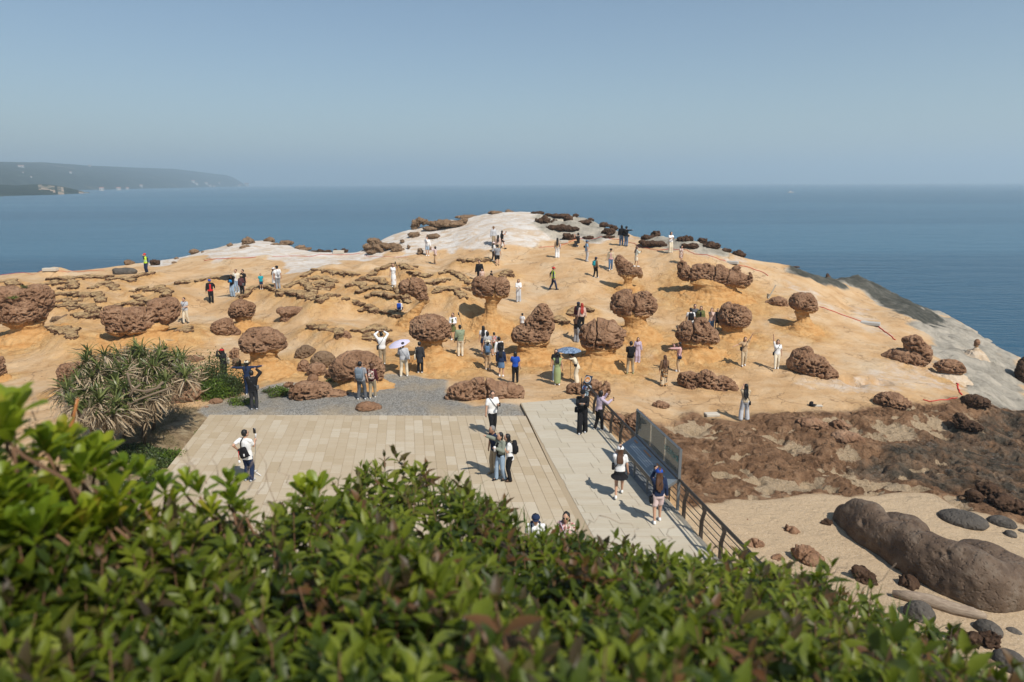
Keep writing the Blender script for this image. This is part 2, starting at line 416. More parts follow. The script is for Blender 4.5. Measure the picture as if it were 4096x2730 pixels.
# plaza and walkway, on the ground plane z = 0
CDIR = np.array([-0.151, 0.988]); FENCE_A = np.array([3.18, 28.2])
plaza_poly = [(-12.55, 26.9), (0.55, 26.6), (2.6, 12.0), (-10.0, 12.0)]
walk_poly = [(0.35, 28.3), (2.8, 28.95), (3.35, 27.2), (5.9, 11.5), (2.6, 11.5), (0.62, 26.6)]
fl = inpoly(GX, GY, plaza_poly) | inpoly(GX, GY, walk_poly)
flm = blur(fl.astype(float), 8); flm = np.clip(flm * 2, 0, 1)
ZT = ZT * (1 - flm) + (-0.16) * flm
def Zat(x, y): return bil(ZT, xs_f, ys_f, np.asarray(x, float), np.asarray(y, float))
def hit(X, Y, off=0.0):
    """first point where the picture ray meets the ground (raised by off)"""
    r = ray(X, Y); r = r / math.hypot(r[0], r[1]); t = np.arange(9, 110, 0.06)
    z = HC + r[2] * t; g = Zat(r[0] * t, r[1] * t) + off
    k = np.nonzero(z <= g)[0]
    k = k[0] if len(k) else np.argmin(z - g + t * 0.002)
    tt = t[k]; return np.array([r[0] * tt, r[1] * tt, Zat([r[0] * tt], [r[1] * tt])[0]])
def hitf(F, x, y, off=0.0): return hit(*px(F, x, y), off)

# ------------------------------------------------------------------ bumps in the ground: mounds under ledges, flares under the mushroom rocks, pits
BUMP = np.zeros_like(ZT); PITS = np.zeros_like(ZT); OCH = np.zeros_like(ZT)
def raise_at(x, y, h, s, och=0.0, sx=None):
    i0, i1 = np.searchsorted(xs_f, [x - 3.2 * s, x + 3.2 * s]); j0, j1 = np.searchsorted(ys_f, [y - 3.2 * s, y + 3.2 * s])
    sl = (slice(j0, j1), slice(i0, i1)); d2 = (GX[sl] - x) ** 2 + (GY[sl] - y) ** 2
    BUMP[sl] = np.maximum(BUMP[sl], h * np.exp(-d2 / (2 * s * s)))
    if och: OCH[sl] = np.maximum(OCH[sl], och * np.exp(-d2 / (2 * (1.15 * s) ** 2)))
def pit_at(x, y, h, s):
    i0, i1 = np.searchsorted(xs_f, [x - 3.2 * s, x + 3.2 * s]); j0, j1 = np.searchsorted(ys_f, [y - 3.2 * s, y + 3.2 * s])
    sl = (slice(j0, j1), slice(i0, i1)); d2 = (GX[sl] - x) ** 2 + (GY[sl] - y) ** 2
    PITS[sl] = np.maximum(PITS[sl], h * np.exp(-(d2 / (2 * s * s)) ** 2))
LEDGES = [
 ('A', [(0, 400), (70, 405), (140, 440)], .45), ('A', [(450, 390), (560, 378), (640, 400), (680, 450)], .5), ('A', [(380, 432), (470, 418), (560, 425)], .4),
 ('A', [(560, 470), (620, 450), (675, 460)], .4), ('A', [(600, 382), (800, 365), (1000, 362)], .5), ('A', [(1000, 385), (1100, 375), (1210, 400)], .45), ('A', [(1210, 365), (1300, 350), (1375, 330)], .5),
 ('A', [(830, 465), (940, 430), (1000, 440), (1060, 470)], .5), ('A', [(480, 520), (620, 515), (760, 520), (860, 530), (930, 590)], .55), ('A', [(520, 590), (680, 580), (820, 548)], .4),
 ('A', [(500, 645), (600, 640), (680, 650)], .45), ('A', [(690, 625), (780, 640), (930, 695)], .5), ('A', [(690, 700), (790, 735), (930, 725)], .45), ('A', [(480, 830), (560, 880), (660, 925)], .55),
 ('A', [(1220, 495), (1290, 485), (1350, 480)], .7), ('A', [(1360, 480), (1450, 465), (1540, 540)], .75), ('A', [(1240, 565), (1320, 590), (1400, 600)], .4),
 ('A', [(1825, 390), (1910, 375), (2005, 385)], .6), ('A', [(1640, 425), (1675, 412), (1710, 420)], .35), ('A', [(1080, 625), (1200, 612), (1300, 620)], .3), ('A', [(2230, 548), (2300, 510), (2353, 485)], .5),
 ('A', [(1640, 870), (1680, 862), (1720, 880)], .5),
 ('B', [(0, 465), (60, 450), (130, 470), (200, 492)], .7), ('B', [(200, 500), (300, 515), (400, 535), (540, 580), (600, 590)], .75), ('B', [(270, 470), (340, 430), (430, 412), (480, 460), (530, 520)], .6),
 ('B', [(430, 350), (530, 320), (640, 312)], .5), ('B', [(660, 315), (780, 335), (920, 348)], .5), ('B', [(440, 392), (540, 370), (620, 372), (720, 412)], .45), ('B', [(450, 435), (560, 425), (650, 425), (690, 460)], .5),
 ('B', [(580, 490), (640, 500), (690, 470)], .4), ('B', [(230, 560), (330, 555), (440, 580), (560, 600)], .5), ('B', [(590, 575), (660, 548), (725, 540)], 1.0),
 ('B', [(1165, 285), (1240, 255), (1330, 262), (1410, 300)], .7), ('B', [(1400, 268), (1455, 268)], .4), ('B', [(1050, 370), (1120, 345), (1170, 340)], .4), ('B', [(950, 400), (1020, 380), (1110, 395), (1190, 430)], .55),
 ('B', [(850, 445), (920, 435), (990, 455)], .7), ('B', [(950, 500), (1060, 475), (1160, 470), (1290, 490)], .6), ('B', [(1290, 500), (1340, 540), (1395, 590)], .5), ('B', [(1040, 540), (1140, 530), (1240, 555), (1330, 545)], .55),
 ('B', [(820, 665), (900, 650), (960, 640)], .35), ('B', [(960, 660), (1030, 645), (1110, 672)], .4), ('B', [(1180, 680), (1240, 700), (1280, 720), (1350, 712)], .4), ('B', [(1420, 362), (1520, 355), (1600, 362)], .4),
 ('B', [(1590, 412), (1670, 405), (1750, 390)], .5), ('B', [(1710, 330), (1800, 325), (1870, 360), (1950, 405)], .6), ('B', [(1655, 505), (1690, 480), (1830, 485), (1910, 550)], .95), ('B', [(1880, 208), (2000, 215), (2120, 208)], .6),
 ('B', [(2265, 335), (2310, 310), (2340, 330)], .45), ('B', [(500, 825), (570, 825), (640, 850)], .6), ('B', [(680, 850), (720, 845), (770, 890)], .7), ('B', [(1000, 872), (1090, 850), (1200, 870)], .3),
 ('B', [(910, 920), (980, 910), (1060, 940)], .3), ('B', [(1020, 945), (1110, 940), (1200, 965)], .35), ('B', [(1930, 505), (1960, 500), (1990, 512)], .4),
 ('C', [(545, 700), (590, 655), (640, 650), (720, 665)], .35), ('C', [(385, 775), (430, 760), (485, 790)], .4)]
LEDGE_PTS = []
LEDGES = [(a_, b_, c_ * 1.35) for a_, b_, c_ in LEDGES]
for F, pl, mh in LEDGES:
    P = np.array([hitf(F, x, y, mh) for x, y in pl]); dep = np.linalg.norm(P[:, :2], axis=1)
    seg = [P[0]]
    for a, b in zip(P[:-1], P[1:]):
        n = max(1, int(np.linalg.norm((b - a)[:2]) / 0.3))
        for k in range(1, n + 1): seg.append(a + (b - a) * k / n)
    seg = np.array(seg); LEDGE_PTS.append((seg, mh))
for seg, mh in LEDGE_PTS:
    for q in seg:
        raise_at(q[0], q[1] + 0.15, mh, 0.5 + 0.6 * mh, 0.65)
        raise_at(q[0], q[1] + 1.0, mh * .92, 0.6 + 0.6 * mh, 0.3); raise_at(q[0], q[1] + 2.0, mh * .6, 0.9 + 0.6 * mh, 0.1)
for F, x, y, h, s in [('C', 610, 480, .75, 1.5), ('C', 250, 590, .3, 1.5), ('A', 510, 350, .8, 0.9), ('B', 700, 320, .6, 1.0), ('B', 1000, 300, .6, 0.9), ('B', 1780, 620, .6, 1.2), ('B', 2000, 240, .7, 1.2), ('C', 1150, 330, .3, 1.3), ('C', 1430, 300, .3, 1.6),
                      ('B', 600, 700, .8, 1.6), ('B', 1000, 720, .5, 1.2), ('A', 1000, 450, .5, 2.0), ('A', 700, 600, .6, 2.5), ('D', 900, 300, .6, 3.0), ('D', 1300, 800, .5, 2.2)]:
    q = hitf(F, x, y); raise_at(q[0], q[1], h, s, 0.3)
for F, x, y, h, s in [('D', 780, 1330, .5, .34), ('D', 920, 1318, .4, .3), ('D', 1042, 1322, .35, .3), ('G', 1340, 205, .14, .7), ('G', 1770, 475, .3, .45), ('H', 265, 625, .3, .6), ('H', 860, 840, .35, .75), ('H', 970, 805, .4, .35),
                      ('H', 1390, 290, .3, .25), ('H', 1490, 275, .2, .3), ('H', 810, 325, .15, .4), ('H', 385, 950, .4, .3), ('H', 905, 970, .35, .3), ('H', 1090, 755, .3, .3), ('H', 740, 450, .4, .5), ('H', 1160, 470, .4, .8), ('H', 1560, 480, .5, .8),
                      ('H', 1620, 610, .4, .6), ('H', 1900, 640, .4, 1.2), ('H', 1330, 830, .25, .4), ('H', 2090, 430, .5, 1.0), ('H', 2250, 430, .6, .8), ('H', 1000, 540, .3, .6), ('H', 760, 715, .35, .5), ('H', 700, 690, .3, .3), ('H', 1430, 575, .35, .4),
                      ('D', 70, 1265, .2, .35), ('G', 2090, 95, .25, .25), ('G', 1500, 270, .15, .4), ('C', 300, 600, .22, .9), ('C', 1270, 175, .15, .45), ('C', 1410, 180, .1, .25), ('D', 710, 650, .35, .35), ('D', 720, 610, .3, .3), ('A', 880, 775, .2, .5), ('D', 1000, 955, .15, .7),
                      ('D', 1390, 775, .4, .3), ('D', 1490, 785, .35, .25), ('D', 1550, 780, .4, .3), ('D', 1620, 800, .4, .3), ('D', 1700, 820, .35, .25), ('D', 1790, 850, .4, .3), ('D', 1870, 880, .4, .3), ('D', 2060, 1150, .3, .22), ('D', 2110, 1145, .3, .2), ('D', 2170, 1130, .3, .2), ('D', 2130, 1190, .35, .25), ('D', 2200, 1180, .3, .2)]:
    q = hitf(F, x, y); pit_at(q[0], q[1], h, s)
# ------------------------------------------------------------------ rocks: outlines per rock, each with its own distance, thickness and foot on the ground
ROCKS = []
def R(label, F, foot, blobs, ped=None, mat='rock', pm='ochre', cracks=(), kd=0.95, pit=0.10, amp=0.16, vox=None, group=None, name='mushroom_rock', cat='rock', sh=None, smooth=0, flare=1.0):
    p0 = hitf(F, *foot); u = np.array([p0[0], p0[1]]); D = np.linalg.norm(u); w = np.array([u[0] / D, u[1] / D, 0]); rt = np.array([w[1], -w[0], 0])
    k = D / FPX / 4 / FR[F][2]                     # metres per frame pixel (about)
    hwb = (ped[-1][2] if ped else max(b[2] for b in blobs)) * k
    if sh is None: sh = (0.10 if ped else 0.4) * min(hwb, 1.2)
    C0 = p0 + w * sh; Dp = D + sh
    def pl(x, y):
        r = ray(*px(F, x, y)); t = Dp / (r[0] * w[0] + r[1] * w[1]); return np.array([0, 0, HC]) + r * t
    E = []
    for b in blobs:
        b = (b[0], b[1], b[2] * 1.05, b[3] * 1.05, *b[4:]) if ped else b
        c = pl(b[0], b[1]); rx = np.linalg.norm(pl(b[0] + b[2], b[1]) - c); rz = np.linalg.norm(pl(b[0], b[1] + b[3]) - c)
        ang = b[4] if len(b) > 4 else 0; dy = b[5] if len(b) > 5 else 0
        E.append((c + w * dy, rx, kd * max(math.sqrt(rx * rz), 0.8 * rx), rz, ang))
    G = []
    if ped:
        for y, cx, hw in ped:
            c = pl(cx, y); rx = np.linalg.norm(pl(cx + hw, y) - c); G.append((c, rx))
    cr = [(np.dot(pl(c[0], c[1]) - C0, rt), pl(c[0], c[1])[2], pl(c[0], c[2])[2], c[3] if len(c) > 3 else 0.05) for c in cracks]
    if ped and flare:
        raise_at(C0[0], C0[1], 0.07 * flare * min(G[-1][1], 1.6), max(0.6, G[-1][1] * 1.2), 1.0)
    elif flare and hwb > 0.5 and mat in ('rock', 'rockred'):
        raise_at(C0[0], C0[1], 0.10 * flare, max(0.5, hwb * 1.1), 0.5)
    if not ped:                                    # never hover: sink to the ground
        zg = float(Zat([C0[0]], [C0[1]])[0]); low_ = min(e[0][2] - e[3] for e in E); top_ = max(e[0][2] + e[3] for e in E)
        dz_ = (zg - 0.22 * (top_ - low_)) - low_
        if dz_ < 0: E = [(e[0] + np.array([0, 0, dz_]), *e[1:]) for e in E]
    if group and ('shore' in group or 'hill' in group or 'cape' in group or 'beach' in group):
        for _ in range(3):
            e = E[int(rng.integers(len(E)))]; E.append((e[0] + rt * e[1] * rng.uniform(-.7, .7) + np.array([0, 0, e[3] * rng.uniform(-.3, .35)]), e[1] * rng.uniform(.35, .6), e[2] * rng.uniform(.4, .8), e[3] * rng.uniform(.45, .75), rng.uniform(-25, 25)))
        if mat != 'slate': amp = float(np.clip(1.0 * max(e[3] for e in E), .22, .5))
    ROCKS.append(dict(label=label, C=C0, w=w, rt=rt, E=E, G=G, cr=cr, mat=mat, pm=pm, pit=pit, amp=amp, vox=vox or max(0.030, min(0.055, 0.00082 * D)), group=group, name=name, cat=cat, D=D, smooth=smooth, pp=px(F, *blobs[0][:2]), sz=blobs[0][2] * blobs[0][3]))
MG = 'mushroom rocks on the sandstone slope'
# left part
R('huge dark mushroom rock cut by the left edge of view with weeds on top', 'A', (250, 950), [(330, 580, 185, 150), (90, 570, 200, 120), (200, 700, 250, 170), (410, 600, 100, 110), (230, 790, 210, 90), (-60, 640, 120, 130)], [(800, 250, 215), (860, 255, 215), (920, 260, 225), (990, 265, 300), (1040, 265, 380)], 'rock', amp=.2, group=MG)
R('broad saddle shaped mushroom rock right of the huge dark one', 'A', (1340, 985), [(1010, 740, 90, 105), (1090, 860, 125, 95), (1250, 790, 230, 150), (1480, 690, 175, 130), (1560, 650, 105, 98), (1050, 690, 125, 60), (1220, 690, 80, 55)], [(830, 1400, 215), (890, 1380, 235), (940, 1350, 255), (1000, 1340, 330), (1050, 1340, 420)], cracks=[(1320, 640, 800)], group=MG)
R('small round mushroom rock above the tilted fallen boulder', 'A', (2240, 850), [(2230, 675, 122, 105), (2200, 720, 80, 55)], [(750, 2235, 100), (790, 2238, 88), (840, 2240, 95), (890, 2240, 160)], kd=1, group=MG)
R('brown fallen boulder with a hollow leaning beside the small round mushroom rock', 'A', (2060, 930), [(2050, 810, 118, 80), (2150, 850, 65, 55), (2040, 905, 50, 38), (2070, 760, 70, 40)], name='boulder', pit=.06)
R('large round mushroom rock with grass tuft on top, behind the man in a black puffer', 'B', (80, 1250), [(60, 960, 215, 120), (70, 1010, 212, 85), (50, 890, 170, 62)], [(1060, 70, 175), (1110, 75, 165), (1170, 82, 165), (1230, 90, 190), (1290, 95, 260), (1330, 95, 340)], cracks=[(-20, 1000, 1090)], group=MG)
R('knobbly brown rock beside the large round mushroom rock', 'A', (2150, 1120), [(2155, 1045, 50, 68)], name='boulder')
R('small tan boulder below the knobbly brown rock', 'A', (2175, 1195), [(2175, 1150, 42, 55)], mat='tan', name='boulder', pit=.02)
R('dark stump of rock at the left edge of view', 'A', (20, 1290), [(10, 1145, 45, 42), (5, 1210, 60, 75), (10, 1270, 65, 40)], [(1240, 10, 60), (1300, 12, 85), (1340, 12, 120)], group=MG)
R('tall brown rock half hidden by the left end of the pandanus', 'A', (640, 1440), [(640, 1260, 120, 105), (590, 1350, 75, 90), (720, 1200, 95, 62), (640, 1370, 90, 80)], [(1390, 620, 90), (1450, 620, 120), (1520, 640, 190)], name='boulder')
R('rounded brown boulder with a smooth left face between pandanus and green shrubs', 'E', (1720, 275), [(1730, 130, 132, 112), (1650, 190, 80, 92), (1790, 140, 75, 95), (1700, 60, 70, 50)], name='boulder', pit=.06)
R('top of a brown boulder behind the green shrubs', 'A', (1780, 1160), [(1770, 1115, 105, 42)], name='boulder')
R('flat brown stone near the green shrubs', 'E', (1985, 270), [(1985, 245, 70, 32)], name='stone', amp=.05, pit=.03)
R('small flat brown stone left of the paved terrace corner', 'E', (1890, 310), [(1890, 300, 35, 16)], name='stone', amp=.04, pit=.02)
R('orange brown stone behind the man in a black puffer', 'E', (2265, 120), [(2260, 90, 50, 30)], mat='rockred', name='stone', amp=.05, pit=.02)
R('dark brown rock tilted on the slope with a beak at its right end', 'B', (290, 815), [(330, 660, 135, 52), (290, 735, 78, 75), (450, 645, 45, 30, -15), (230, 650, 52, 42), (270, 790, 40, 35)], name='boulder', pit=.05, amp=.1)
# boulders by the gravel
R('upright tan boulder at the back of the cluster by the gravel', 'B', (450, 1150), [(460, 1065, 100, 78), (420, 1110, 70, 70)], mat='tan', name='boulder', pit=.03, amp=.1, sh=1.0)
R('pale brown block in the middle of the cluster by the gravel', 'B', (620, 1230), [(610, 1130, 118, 85), (650, 1170, 90, 70)], mat='tan', name='boulder', pit=.02, amp=.1, sh=.8)
R('narrow reddish boulder at the left of the cluster by the gravel', 'B', (440, 1245), [(440, 1165, 58, 72), (420, 1210, 60, 38)], mat='rockred', name='boulder', pit=.03, amp=.08)
R('squat reddish boulder at the front of the cluster by the gravel', 'B', (550, 1285), [(555, 1215, 95, 72), (600, 1250, 50, 50)], mat='rockred', name='boulder', pit=.03, amp=.1)
R('low brown stone under the squat reddish boulder', 'B', (530, 1325), [(525, 1290, 55, 42)], mat='rockred', name='boulder', pit=.02, amp=.06)
R('angular brown rock wedged left of the big round boulder', 'B', (690, 1300), [(690, 1240, 52, 62)], name='boulder', pit=.03, amp=.06)
R('peaked brown rock like a fin above the boulder cluster', 'B', (850, 1060), [(815, 940, 70, 85, 10), (860, 1000, 110, 62), (780, 1030, 75, 45), (920, 1030, 60, 40)], name='boulder', pit=.05, sh=.6)
R('big round pitted boulder behind the couple with backpacks', 'B', (960, 1380), [(930, 1200, 238, 158), (1000, 1240, 185, 140), (850, 1260, 150, 120)], [(1300, 960, 190), (1350, 975, 220), (1400, 990, 270)], name='boulder', pit=.12, kd=.8)
R('low crackled brown mound of rock on the gravel', 'F', (520, 240), [(500, 150, 205, 98), (430, 180, 130, 75), (620, 180, 110, 75), (740, 175, 118, 38, 8), (300, 90, 60, 30)], name='boulder', pit=.12, amp=.1, kd=.8)
R('flat brown stone lying alone on the gravel', 'F', (1030, 325), [(1020, 295, 105, 48), (1080, 300, 80, 34)], mat='rockred', name='stone', pit=.03, amp=.06)
R('long flat topped brown boulder in front of the terrace', 'F', (2050, 245), [(1930, 120, 185, 100), (2080, 60, 150, 78), (2250, 130, 190, 115), (2400, 140, 70, 90), (1850, 170, 120, 60)], name='boulder', cracks=[(2125, 30, 200)], mat='rockred', pit=.08, kd=.7, amp=.14)
# middle part
R('round mushroom rock behind the woman in a hooded coat', 'B', (1640, 1190), [(1600, 855, 188, 138), (1550, 790, 140, 80), (1660, 910, 125, 90), (1680, 790, 90, 70)], [(930, 1615, 160), (980, 1612, 142), (1050, 1608, 132), (1120, 1620, 150), (1180, 1635, 215), (1240, 1640, 310)], group=MG)
R('goose necked rock arching over to the left like a head on a bent neck', 'B', (1430, 850), [(1385, 455, 85, 68, 12), (1450, 425, 90, 62), (1480, 480, 92, 80), (1530, 545, 58, 80, -10), (1548, 600, 42, 55), (1350, 490, 45, 40)], [(575, 1545, 45), (620, 1540, 50), (665, 1518, 52), (705, 1500, 52), (750, 1470, 75), (800, 1440, 88), (860, 1420, 100), (920, 1410, 120)], kd=.75, pit=.05, cracks=[(1415, 400, 480, .03)], group=MG, sh=.3)
R('tall stemmed mushroom rock with a heart shaped cap and people behind its top', 'B', (2165, 850), [(2065, 450, 92, 92), (2160, 460, 125, 100), (2265, 465, 66, 98), (2100, 525, 105, 58), (2200, 530, 110, 55), (2290, 545, 38, 50), (2150, 375, 30, 30), (2260, 385, 40, 30), (2165, 465, 165, 98), (2170, 520, 150, 70)], [(530, 2175, 140), (580, 2180, 112), (630, 2175, 90), (690, 2160, 74), (740, 2155, 70), (790, 2162, 95), (840, 2170, 150), (890, 2175, 225)], cracks=[(2200, 440, 600, .06)], kd=.85, group=MG, pit=.07)
R('double mushroom rock with a taller lobe at the back right', 'C', (190, 1130), [(175, 930, 178, 125), (150, 880, 140, 85), (280, 740, 100, 110), (235, 800, 115, 95), (325, 830, 68, 78), (288, 655, 58, 50), (200, 990, 150, 75)], [(1010, 180, 168), (1070, 185, 168), (1130, 190, 190), (1190, 190, 250)], kd=.9, group=MG)
R('squat mushroom rock with a cracked top behind the woman with an umbrella', 'C', (815, 1175), [(830, 905, 205, 142), (825, 985, 190, 105), (800, 795, 85, 60), (925, 790, 50, 48), (1005, 890, 50, 55), (700, 850, 70, 60), (830, 850, 170, 100)], [(1040, 815, 180), (1090, 812, 175), (1140, 815, 195), (1190, 820, 250), (1240, 820, 330)], cracks=[(770, 760, 1090, .045)], kd=.9, group=MG)
R('twin lobed mushroom rock split by a deep vertical crack', 'C', (1140, 915), [(1010, 620, 112, 118), (1225, 620, 110, 112), (1115, 690, 150, 92), (1055, 535, 80, 58), (1225, 540, 82, 55), (1130, 740, 120, 50), (1115, 630, 185, 110), (1120, 700, 170, 85)], [(720, 1120, 175), (770, 1125, 148), (830, 1132, 132), (890, 1140, 140), (940, 1145, 190), (985, 1148, 250)], cracks=[(1122, 500, 790, .10)], kd=.8, group=MG)
R('slim necked mushroom rock with a tall pointed left horn', 'C', (1060, 505), [(985, 225, 42, 70), (1020, 275, 72, 78), (1110, 335, 85, 58), (1168, 325, 32, 50), (1060, 350, 85, 55), (1175, 365, 25, 30), (1075, 260, 35, 40)], [(370, 1075, 75), (400, 1070, 55), (430, 1062, 46), (465, 1058, 48), (500, 1058, 72), (535, 1058, 120)], kd=.75, pit=.07, group=MG, sh=.3)
R('long wall shaped mushroom rock with four cracked lobes', 'C', (1860, 590), [(1570, 285, 58, 72), (1600, 340, 85, 78), (1720, 330, 105, 85), (1850, 365, 130, 98), (2000, 400, 128, 102), (2110, 425, 90, 85), (2185, 385, 35, 68), (2060, 315, 55, 60), (1690, 270, 40, 30), (1780, 270, 50, 35), (1900, 290, 60, 40), (1710, 345, 190, 92), (1940, 390, 220, 100), (2080, 410, 110, 80)], [(420, 1830, 260), (470, 1855, 268), (520, 1860, 262), (570, 1862, 275), (610, 1865, 310), (650, 1868, 370)], cracks=[(1640, 230, 470, .06), (1862, 260, 560, .06), (1990, 300, 420, .03)], kd=.62, group=MG, sh=.8)
R('round mushroom rock right of the group of young people', 'C', (2035, 925), [(2050, 745, 158, 132), (1980, 680, 82, 78), (2115, 760, 92, 88), (2030, 800, 130, 85), (2000, 630, 50, 40)], [(840, 2020, 130), (880, 2025, 112), (915, 2032, 118), (950, 2040, 160), (985, 2040, 230)], kd=.95, group=MG)
R('mushroom rock with a peaked cap in front of the group of young people', 'C', (1700, 1090), [(1700, 905, 198, 118), (1640, 830, 105, 70), (1735, 800, 85, 65), (1805, 950, 105, 85), (1570, 850, 65, 50), (1660, 950, 130, 80), (1690, 880, 170, 110)], [(970, 1690, 180), (1020, 1695, 168), (1070, 1700, 172), (1115, 1702, 210), (1160, 1702, 290)], cracks=[(1660, 800, 1010, .06)], kd=.9, group=MG)
R('long low brown boulder behind the rocky shelf', 'C', (1790, 1410), [(1620, 1290, 108, 85), (1780, 1295, 130, 98), (1930, 1330, 120, 80), (2030, 1380, 55, 50), (1700, 1340, 150, 70), (1870, 1370, 150, 55)], name='boulder', kd=.7, pit=.10)
R('square brown boulder behind the round picture signs at the end of the railing', 'C', (700, 1475), [(600, 1400, 100, 78), (760, 1375, 140, 88), (855, 1385, 55, 88), (680, 1410, 130, 75)], name='boulder', kd=.7, pit=.10, cracks=[(825, 1300, 1360, .04)])
R('dark brown rock jutting from the pale slope left of the pale round mushroom rock', 'D', (80, 640), [(95, 580, 88, 48), (150, 610, 40, 30), (-150, 608, 75, 22), (20, 600, 60, 35)], name='boulder', pit=.06, amp=.1)
R('round headed mushroom rock alone on the right slope', 'D', (325, 850), [(320, 605, 135, 100), (345, 655, 112, 68), (300, 560, 90, 58), (360, 550, 60, 50)], [(690, 312, 95), (730, 315, 84), (770, 322, 78), (810, 330, 92), (850, 335, 130), (890, 335, 190)], kd=1, group=MG, pit=.07)
R('tall cone of pitted brown rock right of the woman waving', 'D', (410, 1290), [(320, 1080, 120, 95), (390, 1150, 195, 105), (530, 1225, 128, 80), (260, 1130, 92, 80), (350, 1020, 70, 45), (450, 1240, 120, 70)], name='boulder', pit=.10)
R('ragged brown crag with a blunt peak on the right slope', 'D', (1270, 1175), [(1340, 955, 105, 88), (1290, 920, 60, 40), (1130, 1095, 115, 72), (1270, 1090, 220, 95), (1430, 1060, 85, 105), (1380, 1000, 90, 90)], name='boulder', pit=.10, sh=.9)
R('low brown rock on a pale foot right of the ragged crag', 'D', (1680, 1285), [(1670, 1195, 148, 68), (1740, 1220, 95, 58), (1580, 1180, 70, 45)], [(1240, 1690, 130), (1290, 1690, 150), (1340, 1690, 200)], name='boulder', pm='pale', pit=.10)
R('small dark knob rock on a pale cone near the water', 'D', (1915, 1100), [(1922, 965, 31, 32), (1915, 995, 28, 25)], [(990, 1912, 26), (1025, 1912, 30), (1060, 1913, 50), (1095, 1915, 85), (1130, 1915, 130)], pm='pale', group=MG, pit=.04, amp=.05)
R('tall dark rock cut by the right edge of view beside the tide pool', 'D', (2345, 1330), [(2345, 1190, 72, 130), (2380, 1260, 90, 90)], mat='dark', name='boulder')
R('domed brown rock in the middle of the rocky shelf', 'H', (1130, 310), [(1120, 240, 170, 80), (1180, 265, 140, 55), (1040, 265, 80, 45)], name='boulder', pit=.10, sh=.4)
R('dark brown rock with a red painted mark on its side', 'H', (1900, 295), [(1900, 240, 150, 62), (1960, 265, 100, 42), (1830, 220, 70, 40)], name='boulder', mat='dark', pit=.08)
R('dark crumbly rock below the rock with the red mark', 'H', (1800, 490), [(1760, 410, 70, 60), (1850, 470, 140, 42)], name='boulder', mat='dark', pit=.10)
R('broken brown block at the upper edge of the rocky shelf', 'H', (410, 510), [(390, 445, 135, 55), (500, 480, 62, 50), (330, 450, 80, 45)], name='boulder', mat='rockred', pit=.04, amp=.12)
R('second broken brown block touching the one at the edge of the shelf', 'H', (660, 510), [(650, 460, 100, 52), (720, 480, 55, 38)], name='boulder', mat='rockred', pit=.04, amp=.12)
R('flat reddish slab of rock below the two broken blocks', 'H', (730, 640), [(730, 580, 165, 55), (640, 600, 80, 40)], name='boulder', mat='rockred', pit=.06, amp=.12)
R('low reddish hump behind the glass information panel', 'G', (1360, 305), [(1365, 280, 85, 38)], name='boulder', mat='rockred', pit=.07)
R('round reddish boulder seen through the glass panel', 'G', (1160, 520), [(1160, 430, 120, 100), (1090, 460, 95, 75), (1220, 440, 60, 60)], name='boulder', mat='rockred', pit=.08)
R('reddish boulder behind the railing left of the glass panel', 'G', (930, 450), [(940, 400, 110, 55), (880, 410, 60, 50)], name='boulder', mat='rockred', pit=.05)
# far left shore
SL = [('A', 1185, 232, 52, 28, 'tan', 'oblong tan rock on the shore edge left of the guard'), ('A', 1420, 228, 45, 32, 'dark', 'smooth dark hump beside the guard in a helmet'), ('A', 1620, 195, 30, 15, 'tan', 'small tan stone right of the guard in a helmet'),
      ('A', 1605, 230, 30, 15, 'tan', 'lower small tan stone right of the guard in a helmet'), ('A', 1780, 128, 55, 28, 'tan', 'lumpy tan rock on the far left skyline'), ('A', 1865, 132, 20, 10, 'tan', 'tiny tan stone next to the lumpy tan rock'),
      ('A', 2110, 70, 32, 18, 'tan', 'small tan rock on the white ledge left of its summit'), ('A', 2280, 35, 65, 36, 'tan', 'rounded tan rock highest on the left white ledge'), ('A', 2255, 92, 62, 13, 'tan', 'flat tan rock lying on the left white ledge'),
      ('A', 1150, 312, 118, 40, 'slate', 'smooth grey hump of rock in front of the guard'), ('A', 560, 755, 90, 40, 'tan', 'curled grey tan slab right of the huge dark mushroom rock'), ('B', 130, 12, 50, 26, 'tan', 'tan rock on top of the left white ledge'),
      ('B', 290, 42, 62, 28, 'tan', 'long tan rock at the right end of the left white ledge'), ('B', 205, 62, 90, 11, 'tan', 'thin tan tongue of rock under the long tan rock'), ('B', 405, 72, 50, 22, 'tan', 'pale tan rock stepping down to the water'),
      ('B', 445, 96, 60, 12, 'tan', 'low tan rock at the water end of the white ledge'), ('B', 590, 97, 36, 19, 'dark', 'dark round rock at the water between the two white ridges'), ('B', 560, 118, 60, 11, 'dark', 'flat dark rock below the dark round rock by the water'),
      ('B', 725, 103, 25, 20, 'dark', 'small dark upright rock by the concrete block'), ('B', 815, 118, 35, 28, 'dark', 'dark brown rock right of the concrete block'), ('B', 660, 118, 42, 12, 'dark', 'low dark rock left of the concrete block'),
      ('B', 1345, 38, 28, 19, 'tan', 'small tan rock right of the coiled rock'), ('B', 1400, 92, 14, 28, 'tan', 'thin upright tan stone near the hoodie man'), ('B', 1515, 138, 32, 32, 'tan', 'round tan rock at the feet of the man in a hoodie'), ('B', 1600, 105, 30, 17, 'tan', 'tan rock just behind the man in a hoodie'), ('B', 1310, 115, 58, 22, 'tan', 'low tan rock under the arch shaped rock')]
for F, x, y, rx, rz, mt, lb in SL:
    R(lb, F, (x, y + rz * .8), [(x, y, rx, rz), (x + rx * .3, y + rz * .15, rx * .6, rz * .8)], mat=mt, name='boulder', pit=.02, amp=.06, group='rocks along the white shore', flare=0, sh=.3)
